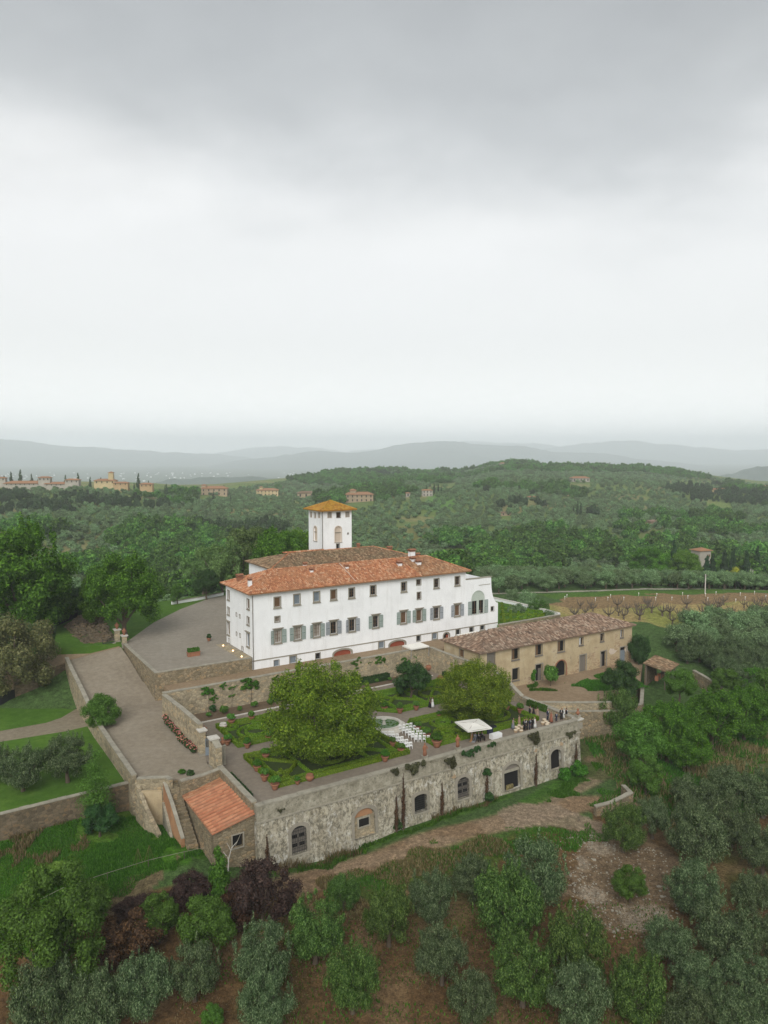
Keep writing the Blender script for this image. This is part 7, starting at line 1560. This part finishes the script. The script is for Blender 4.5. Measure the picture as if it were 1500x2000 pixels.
# rubble slope near the gate
mb = MB(); g = random.Random(12); P = pxpoly([(128,1228),(160,1212),(196,1210),(228,1252),(165,1258)], 5.4)
for k in range(900):
    a, b, c = g.random(), g.random(), 0; i = g.randrange(1, 4); p0, p1, p2 = P[0], P[i], P[i + 1]
    if a + b > 1: a, b = 1 - a, 1 - b
    x_ = p0[0] + (p1[0]-p0[0])*a + (p2[0]-p0[0])*b; y_ = p0[1] + (p1[1]-p0[1])*a + (p2[1]-p0[1])*b; s = g.uniform(.12, .42); zz = 5.4 + .9 * max(0, (y_ - 146) / 12) + g.uniform(-.1, .25)
    V = [(x_ + s*g.uniform(.6,1.2)*sx_, y_ + s*g.uniform(.5,1.1)*sy_, zz + s*g.uniform(.3,.7)*sz) for sz in (-1,1) for sx_, sy_ in ((-1,-1),(1,-1),(1,1),(-1,1))]; mb.add(V, [(3,2,1,0),(4,5,6,7),(0,1,5,4),(1,2,6,5),(2,3,7,6),(3,0,4,7)])
tag(mb.build('rubble_slope', 'dark_rubble'), 'slope of tumbled grey-brown stones left of the urn gate', 'rubble', kind='stuff')
x_, y_ = G(178, 1206, 5.6); r = empty('stone_block', (x_, y_, 5.3), .4, 'pale broken masonry block above the rubble slope', 'masonry'); MB().prism([(-1.8,-.8),(1.6,-.9),(1.9,.7),(-1.4,.9)],0,[1.0,1.3,1.5,1.1]).build('block','pale_rubble',r); MB().prism([(-1.9,-.9),(1.7,-1.0),(2.0,.8),(-1.5,1.0)],[1.002,1.302,1.502,1.102],[1.2,1.5,1.7,1.3]).build('cap','coping_stone',r)
# rope fence across the lower lawn
r = empty('rope_fence', (0,0,0), 0, 'thin pale rope fence across the lower lawn', 'fence'); pts_ = [GT(px, py + 8) for px, py in ((-20,1818),(60,1778),(130,1745),(210,1715),(290,1690),(360,1672),(410,1662))]
for p in pts_: MB().tube([(p[0],p[1],p[2]-.3),(p[0],p[1],p[2]+1.0)], .035, 5).build('post','dead_wood',r)
mb = MB(); [mb.tube([(p[0],p[1],p[2]+.9) for p in pts_], .022, 5)]; mb.build('rope','coping_stone',r)
for k, (px, py) in enumerate(((270,1690),(292,1684))):
    p = GT(px, py); r = empty('cane_frame', p, 0, f'{("left","right")[k]} tripod of garden canes on the vegetable plot', 'cane frame', 'cane tripods')
    for a in range(4): MB().tube([(.6*math.cos(a*1.57),.6*math.sin(a*1.57),-.1),(.03*math.cos(a),.03*math.sin(a),1.9)], .018, 4).build('cane','leaf_straw',r)
# leaning bare branch by the hut
p = GT(430, 1690); r = empty('bare_sapling', W(-3.6, .1, -6.6), 0, 'bare pale sapling in front of the hut', 'sapling'); MB().tube([(0,0,0),(.1,0,2.0),(.5,-.1,3.4)], [.09,.07,.04], 6).tube([(.5,-.1,3.4),(1.2,0,4.2)], [.05,.02], 5).build('trunk','pale_marble',r); MB().tube([(.1,0,2.0),(-.5,0,2.9)], [.05,.02], 5).tube([(.4,-.1,3.1),(-.1,.1,3.9)],[.03,.015],5).build('branch','pale_marble',r)
# open shed beyond the court
sx0 = G(1290, 1322, -2.2); sh = empty('open_shed', (*sx0, -2.2), TH + R(20), 'open lean-to shed with a brown tiled roof beyond the farm court', 'shed')
for a, b in ((-3,-1.8),(0,-1.8),(3,-1.8),(-3,1.8),(3,1.8)): MB().box(a-.1,a+.1,b-.1,b+.1,-1.5,2.2 if b < 0 else 2.9).build('post','dead_wood',sh)
A_ = [(-3.6,-2.5,2.2),(3.6,-2.5,2.2),(3.6,2.3,3.2),(-3.6,2.3,3.2)]; dk2 = deck([A_], .12).build('roof','brown_tiles',sh); o = tiles(A_, .36).build('roof_tiles','brown_tiles',dk2); o['kind'] = 'stuff'; MB().box(-3.2,3.2,1.9,2.1,-1.5,2.9).build('back_wall','dark_rubble',sh)
for k in range(7): MB().box(-2.6+k*.75,-2.1+k*.75,-.3,.3,-.2,random.uniform(.3,.9)).build('stored_log','dead_wood' if k % 2 else 'terracotta',sh)
x_, y_ = G(1256, 1405, -6.2); x_, y_, z_ = GT(1256,1410); o = pot_proto(.9, .9, 'shrub_dark', 2.0); o.location = (x_, y_, z_); tag(o, 'wide brown tub with a dark conical bush below the court wall', 'pot')
# bare vines, stakes and poles on the field
VG = 'bare pruned vines in the field'; pv = fill([(1110,1222),(1130,1190),(1500,1184),(1620,1186),(1620,1262),(1500,1236),(1330,1222),(1250,1212)], .9, 3.6, 8)
vm = []
for i in range(3):
    g = random.Random(i); mb = MB(); mb.tube([(0,0,-.3),(g.uniform(-.1,.1),0,.5),(g.uniform(-.2,.2),.1,.9)],[.16,.13,.1],5)
    for k in range(9): a = k*.7; ex = g.uniform(.5,1.0); mb.tube([(0,0,.7),(ex*.6*math.cos(a),ex*.6*math.sin(a),1.1),(ex*math.cos(a),ex*math.sin(a),g.uniform(1.6,2.3))],[.08,.06,.03],4)
    o = mb.build('x','dead_wood'); vm.append(o.data); bpy.data.objects.remove(o)
for k, (a, b) in enumerate(pv):
    if random.random() < .38: continue
    o = empty('bare_vine', (a, b, tz(a, b)), random.uniform(0, 6.28), 'bare pruned vine in the dry field behind the farmhouse', 'vine', VG); s = random.uniform(1.0, 1.6); o.scale = (s * 1.2, s * 1.2, s); link_mesh('branches', vm[k % 3], o)
for k, (a, b) in enumerate(fill([(1080,1182),(1100,1168),(1500,1164),(1620,1162),(1620,1184),(1500,1182)], .9, 5.5, 9)):
    o = empty('vine_stake', (a, b, tz(a, b)), 0, 'pale stake with a tag in the ploughed strip', 'stake', 'pale stakes in the ploughed strip'); MB().box(-.05,.05,-.05,.05,-.2,1.0).build('post','pale_marble',o); MB().box(-.12,.12,-.06,-.051,.7,.95).build('tag','white_paint',o)
poles = []
for px, pb, pt, lb in ((1377,1160,1121,'pale utility pole in front of the cypress row'),(1465,1150,1110,'utility pole near the right edge, left of a twin'),(1469,1150,1112,'thinner twin utility pole near the right edge')):
    x_, y_, z_ = GT(px, pb); h_ = (pb - pt) * y_ / F; r = empty('utility_pole', (x_, y_, z_), 0, lb, 'pole'); MB().tube([(0,0,-.5),(0,0,h_)],[.16,.12],8).build('mast','pale_marble',r); MB().box(-.6,.6,-.05,.05,h_-.5,h_-.38).build('crossarm','wood_grey',r); poles.append((x_,y_,z_+h_-.3))
a, b = Vector(poles[0]), Vector(poles[1]); r = empty('power_cable', (0,0,0), 0, 'sagging cable between the utility poles', 'cable'); MB().tube([a.lerp(b,k/10)-Vector((0,0,3.2*(k/10)*(1-k/10))) for k in range(11)],.03,4).tube([b.lerp(b+Vector((25,-2,-2)),k/10)-Vector((0,0,2.6*(k/10)*(1-k/10))) for k in range(11)],.03,4).build('wire','iron',r)

# ================================================================== far houses
def house(px, py, wpx, hpx, label, wallm='cream_plaster', roofm='faded_tiles', dep=.6, tower=None, rz=0.1, win=0, gt=True, D=None, name='country_house', rows=1):
    if D is None: x_, D, z_ = GT(px, py); k = D / F
    else: x_ = (px - 750) / F * D; k = D / F; z_ = CAMH - (py - 885) * k
    w, h_ = wpx * k, hpx * k; d = max(w * dep, 5); r = empty(name, (x_, D, z_), rz, label, 'house')
    MB().box(-w/2, w/2, 0, d, -6, h_).build('wall', wallm, r); o_ = w * .02 + .4; rr = min(d, w) * .17; e1 = w/2 - d * .35 if w > d else w * .05
    A_,B_,C_,D_ = (-w/2-o_,-o_,h_),(w/2+o_,-o_,h_),(w/2+o_,d+o_,h_),(-w/2-o_,d+o_,h_); E_,F_ = (-e1,d/2,h_+rr),(e1,d/2,h_+rr)
    deck([[A_,B_,F_,E_],[B_,C_,F_],[C_,D_,E_,F_],[D_,A_,E_]],.25).build('roof', roofm, r)
    for row in range(rows):
        for j in range(win):
            s = -w/2 + w*(j+.5)/win; zc_ = h_*(row+.5)/rows; q_ = min(h_/rows*.28, w/win*.3); MB().box(s-q_*.55, s+q_*.55, -.12, .02, zc_-q_, zc_+q_).build('window','dark_room',r)
    if tower:
        tx_, tw_, th2 = tower; MB().box((tx_-tw_/2)*k,(tx_+tw_/2)*k,d*.2,d*.2+tw_*k,0,th2*k).build('turret', wallm, r); a_ = tw_*k*.62; cx_, cy_ = tx_*k, d*.2+tw_*k/2
        deck([[(cx_-a_,cy_-a_,th2*k),(cx_+a_,cy_-a_,th2*k),(cx_,cy_,th2*k+a_*.4)],[(cx_+a_,cy_-a_,th2*k),(cx_+a_,cy_+a_,th2*k),(cx_,cy_,th2*k+a_*.4)],[(cx_+a_,cy_+a_,th2*k),(cx_-a_,cy_+a_,th2*k),(cx_,cy_,th2*k+a_*.4)],[(cx_-a_,cy_+a_,th2*k),(cx_-a_,cy_-a_,th2*k),(cx_,cy_,th2*k+a_*.4)]],.2).build('turret_roof', roofm, r)
    return r
speckle('far_plaster', (.36, .33, .275), .5, .15, .9); speckle('ochre_wall', (.40, .28, .15), .5, .2, .9); speckle('yellow_wall', (.48, .38, .21), .5, .15, .9); speckle('stone_house', (.34, .26, .17), .5, .3, .9)
LD = 670.
for a in ((48,947,76,6,'long low house with a red roof at the far left of the ridge','far_plaster','faded_tiles',.35,None,9),(114,948,52,6,'second long red-roofed house on the left ridge','far_plaster','faded_tiles',.4,None,6),(86,938,22,9,'pale block house behind the long red roofs','far_plaster','faded_tiles',.6,None,3),(140,942,26,8,'white house right of the long red roofs','far_plaster','faded_tiles',.6,None,3),
          (204,944,40,9,'ochre house with a small square turret on the left ridge','yellow_wall','faded_tiles',.5,(11,9,22),4),(235,947,28,7,'low tan house right of the turreted one','ochre_wall','faded_tiles',.5,None,3),(285,950,24,8,'orange house at the right end of the left ridge','ochre_wall','faded_tiles',.6,None,3),(2,938,16,8,'house cut by the left edge on the ridge','far_plaster','faded_tiles',.6,None,2)):
    house(a[0], a[1] + 1, a[2], a[3] * .72, a[4], a[5], a[6], a[7], a[8], win=a[9], D=LD)
for a in ((418,968,50,14,'brown stone manor with a broken roofline left of the tower','stone_house','faded_tiles',.5,(-20,9,20),5,None),(522,969,42,11,'yellow villa with a small red turret above the plane trees','yellow_wall','faded_tiles',.5,(-12,6,17),6,None),(598,972,34,9,'brown roofed house between the cypress clumps','stone_house','brown_tiles',.6,None,3,None),(702,982,54,15,'large tan castle-like manor just right of the tower','stone_house','faded_tiles',.5,(-12,12,23),6,None),
          (797,972,8,8,'small white house on the middle hill','far_plaster','faded_tiles',.9,None,1,None),(835,970,20,12,'grey-white house beside the cypress trio','far_plaster','faded_tiles',.6,None,3,None),(1135,942,34,8,'cream house in pale rubble on the far right hill','far_plaster','faded_tiles',.5,None,5,None),(1114,970,18,7,'small yellow house above the cypress pair','yellow_wall','faded_tiles',.7,None,3,None),(1406,966,40,9,'long ochre villa on the right hillside','yellow_wall','faded_tiles',.4,None,7,None),
          (1285,1030,28,11,'stone farmhouse with a hipped roof in the right woods','stone_house','grey_brown_tiles',.6,None,2,None),(1258,1034,14,14,'small stone annex left of the hipped farmhouse','stone_house','brown_tiles',.9,None,1,None),(988,1008,20,6,'low stone house among the woods right of centre','stone_house','brown_tiles',.6,None,2,None),(750,918,9,4,'yellow house on the crest of the central hill','yellow_wall','faded_tiles',.6,None,1,None),(608,931,12,5,'pale house on the left shoulder of the central hill','far_plaster','faded_tiles',.6,None,2,None),(680,939,14,4,'white low house below the central crest','far_plaster','faded_tiles',.6,None,2,None),
          (985,911,16,6,'cream house on the rocky right crest','far_plaster','faded_tiles',.6,None,2,None),(1040,978,14,6,'pale house on the right middle slope','far_plaster','faded_tiles',.6,None,2,None),(1500,955,30,5,'pale houses at the right edge of the hillside','far_plaster','faded_tiles',.4,None,4,None)):
    house(a[0], a[1], a[2], a[3], a[4], a[5], a[6], a[7], a[8], win=a[9], rows=2 if a[3] > 10 else 1)
D_ = 318.; x_ = (1383 - 750) / F * D_; zb = tz(x_, D_); hh = CAMH - (1076 - 885) * D_ / F - zb
r = empty('tower_house', (x_, D_, zb), R(20), 'small white tower house with a red hipped roof among cypresses', 'house'); MB().box(-2.9,2.9,0,5.4,-2,hh).build('wall','far_plaster',r); A_=[(-3.5,-.6,hh),(3.5,-.6,hh),(3.5,6,hh),(-3.5,6,hh)]; ap=(0,2.7,hh+1.1); deck([[A_[i],A_[(i+1)%4],ap] for i in range(4)],.2).build('roof','faded_tiles',r)
MB().box(-9,-2.92,-.5,5,-2,hh*.45).build('wing_wall','cream_plaster',r); deck([[(-9.5,-1,hh*.45),(-2.92,-1,hh*.45),(-2.92,2.2,hh*.45+1.2),(-9.5,2.2,hh*.45+1.2)]],.2).build('wing_roof','brown_tiles',r)
for s in (1.2, 2.1): MB().box(s-.3,s+.3,-.06,.02,hh-3,hh-1.8).build('window','wood_brown',r)

# ================================================================== grass and weeds, uncountable
def grass(name, P, n, h0, h1, mat, label, seed, zf_=None, wd=.05):
    g = np.random.default_rng(seed); P = np.array(P); lo, hi = P.min(0), P.max(0); X_ = g.uniform(lo[0], hi[0], n * 4); Y_ = g.uniform(lo[1], hi[1], n * 4); JX, JY = (vnoise(X_, Y_, 2.5, 61) - .5) * 3.4, (vnoise(X_, Y_, 2.5, 62) - .5) * 3.4; m = in_poly(X_ + JX, Y_ + JY, [tuple(p) for p in P]) & (vnoise(X_, Y_, 3.0, seed % 50) > .36); X_, Y_ = X_[m][:n], Y_[m][:n]; n = len(X_)
    Z_ = terrain_z(X_, Y_) if zf_ is None else np.full(n, zf_); hh = g.uniform(h0, h1, n) * (.5 + vnoise(X_, Y_, 4, 3)); a = g.uniform(0, 6.28, n); lx, ly = g.normal(size=n) * .25 * hh, g.normal(size=n) * .25 * hh; w = wd * g.uniform(.7, 1.4, n); dx, dy = np.cos(a) * w, np.sin(a) * w
    V = np.stack([np.c_[X_ - dx, Y_ - dy, Z_ - .05], np.c_[X_ + dx, Y_ + dy, Z_ - .05], np.c_[X_ + lx + dx * .3, Y_ + ly + dy * .3, Z_ + hh], np.c_[X_ + lx - dx * .3, Y_ + ly - dy * .3, Z_ + hh]], 1).reshape(-1, 3)
    tag(link_mesh(name, fast_mesh(name, V, np.arange(4 * n).reshape(-1, 4), g.random(n), mat)), label, 'grass', kind='stuff')
grass('tall_grass', pxpoly([(-200,1660),(0,1620),(250,1590),(370,1612),(420,1660),(330,1685),(200,1735),(60,1785),(-200,1850)], -4.9), 60000, .1, .3, 'leaf_grass', 'tall bright grass of the lower left lawn', 21, wd=.05)
grass('dry_grass', pxpoly([(0,1560),(110,1560),(230,1585),(120,1680),(0,1700)], -4.8), 5000, .3, .8, 'leaf_straw', 'straw-coloured dry weeds under the left lawn wall', 22, wd=.06)
grass('wall_weeds', [W(1.5,-2.2)[:2], W(36,-2.0)[:2], W(36,-.6)[:2], W(1.5,-.6)[:2]], 14000, .15, .5, 'leaf_grass', 'green weeds along the foot of the bastion', 23, wd=.07)
grass('wall_weeds', [W(1.5,-1.6)[:2], W(36,-1.4)[:2], W(36,-.6)[:2], W(1.5,-.6)[:2]], 5000, .3, 1.0, 'leaf_straw', 'dry straw weeds along the foot of the bastion', 24, wd=.06)
grass('wall_weeds', pxpoly([(1040,1570),(1140,1490),(1200,1500),(1120,1545)], -7.2), 9000, .12, .4, 'leaf_grass', 'green weeds right of the bastion door', 25, wd=.08)
grass('bank_grass', pxpoly([(640,1720),(960,1640),(1100,1595),(1190,1590),(1240,1560),(1210,1540),(1150,1560),(1170,1640),(1000,1670),(860,1720),(650,1770)], -7.4), 22000, .08, .32, 'leaf_grass', 'rough green grass on the bank below the track', 26, wd=.055)
grass('bank_grass', pxpoly([(640,1720),(960,1640),(1000,1665),(860,1715),(700,1800),(560,1790)], -7.5), 7000, .15, .45, 'leaf_straw', 'straw-coloured dry grass on the bank below the track', 27, wd=.07)
grass('orchard_grass', pxpoly([(400,1800),(1300,1750),(1330,1850),(1300,2060),(300,2060)], -8), 6000, .1, .3, 'leaf_grass', 'sparse grass on the orchard floor', 28, wd=.08)
grass('orchard_straw', pxpoly([(400,1800),(1300,1700),(1330,1850),(1300,2060),(300,2060)], -8), 12000, .06, .22, 'leaf_straw', 'sparse dry stalks on the orchard floor', 33, wd=.05)
grass('court_grass', pxpoly([(1115,1340),(1170,1318),(1245,1312),(1260,1345),(1170,1350)], -1.7), 16000, .15, .4, 'leaf_grass', 'green grass patch in the farm court', 29, -1.69, wd=.08)
grass('court_grass', pxpoly([(1035,1350),(1040,1335),(1100,1335),(1120,1350)], -1.7), 4000, .2, .5, 'leaf_grass', 'green weeds along the farmhouse wall', 30, -1.69, wd=.08)
grass('slope_weeds', pxpoly([(1140,1430),(1230,1400),(1500,1400),(1500,1560),(1320,1600),(1200,1530)], -6.5), 30000, .15, .6, 'leaf_grass', 'rank weeds on the slope right of the bastion', 31, wd=.07)
grass('slope_weeds', pxpoly([(1140,1430),(1230,1400),(1500,1400),(1500,1560),(1320,1600),(1200,1530)], -6.5), 9000, .3, .9, 'leaf_straw', 'dry weeds on the slope right of the bastion', 32, wd=.07)
mb = MB(); g = np.random.default_rng(17); P = pxpoly([(330,1800),(620,1745),(1060,1640),(1250,1640),(1400,1720),(1400,2060),(250,2060)], -7.8); P_ = np.array(P); n = 7000
cx_ = g.uniform(P_[:, 0].min(), P_[:, 0].max(), n); cy_ = g.uniform(P_[:, 1].min(), P_[:, 1].max(), n); m_ = in_poly(cx_, cy_, P); cx_, cy_ = cx_[m_], cy_[m_]; cz_ = terrain_z(cx_, cy_); n = len(cx_); s_ = g.uniform(.03, .13, (n, 1, 1)) * g.uniform(.5, 1.4, (n, 6, 1))
V = np.array([(1,0,0),(0,1,0),(-1,0,0),(0,-1,0),(0,0,.7),(0,0,-.5)])[None] * s_ + np.stack([cx_, cy_, cz_ + .02], 1)[:, None]; Fq = np.array([(0,1,4),(1,2,4),(2,3,4),(3,0,4)])
speckle('clod_earth', (.13, .08, .038), 3, .5, 1)
tag(link_mesh('earth_clods', fast_mesh('earth_clods', V.reshape(-1, 3), (Fq[None] + np.arange(n)[:, None, None] * 6).reshape(-1, 3), g.random(n * 4), 'clod_earth')), 'brown clods and litter strewn over the orchard earth', 'soil', kind='stuff')
# stones on the bare patch
mb = MB(); g = random.Random(6); P = pxpoly([(1090,1645),(1210,1620),(1300,1665),(1330,1790),(1230,1825),(1130,1805)], -7.8)
for k in range(700):
    i = g.randrange(1, 5); a, b = g.random(), g.random()
    if a + b > 1: a, b = 1 - a, 1 - b
    x_ = P[0][0]+(P[i][0]-P[0][0])*a+(P[i+1][0]-P[0][0])*b; y_ = P[0][1]+(P[i][1]-P[0][1])*a+(P[i+1][1]-P[0][1])*b; s = g.uniform(.03,.09) * (1.8 if g.random() < .06 else 1); z_ = tz(x_, y_)
    mb.box(x_-s,x_+s*g.uniform(.6,1.3),y_-s,y_+s,z_-.05,z_+s*.8)
tag(mb.build('stones', 'coping_stone'), 'scattered pale stones on the bare earth patch', 'stones', kind='stuff')

# ================================================================== haze
hz = MB().box(-13500, 13500, -13400, 17400, -165, 380).build('haze', 'glass'); hz.data.materials.clear()
m = bpy.data.materials.new('haze'); m.use_nodes = True; m.node_tree.nodes.clear(); pv_ = m.node_tree.nodes.new('ShaderNodeVolumePrincipled'); ou = m.node_tree.nodes.new('ShaderNodeOutputMaterial')
pv_.inputs['Color'].default_value = (.90, .955, 1.0, 1); pv_.inputs['Density'].default_value = 1.7e-4; pv_.inputs['Anisotropy'].default_value = -0.1
m.node_tree.links.new(pv_.outputs[0], ou.inputs['Volume']); hz.data.materials.append(m); tag(hz, 'pale haze over the hills', 'haze', kind='stuff'); hz.display_type = 'WIRE'
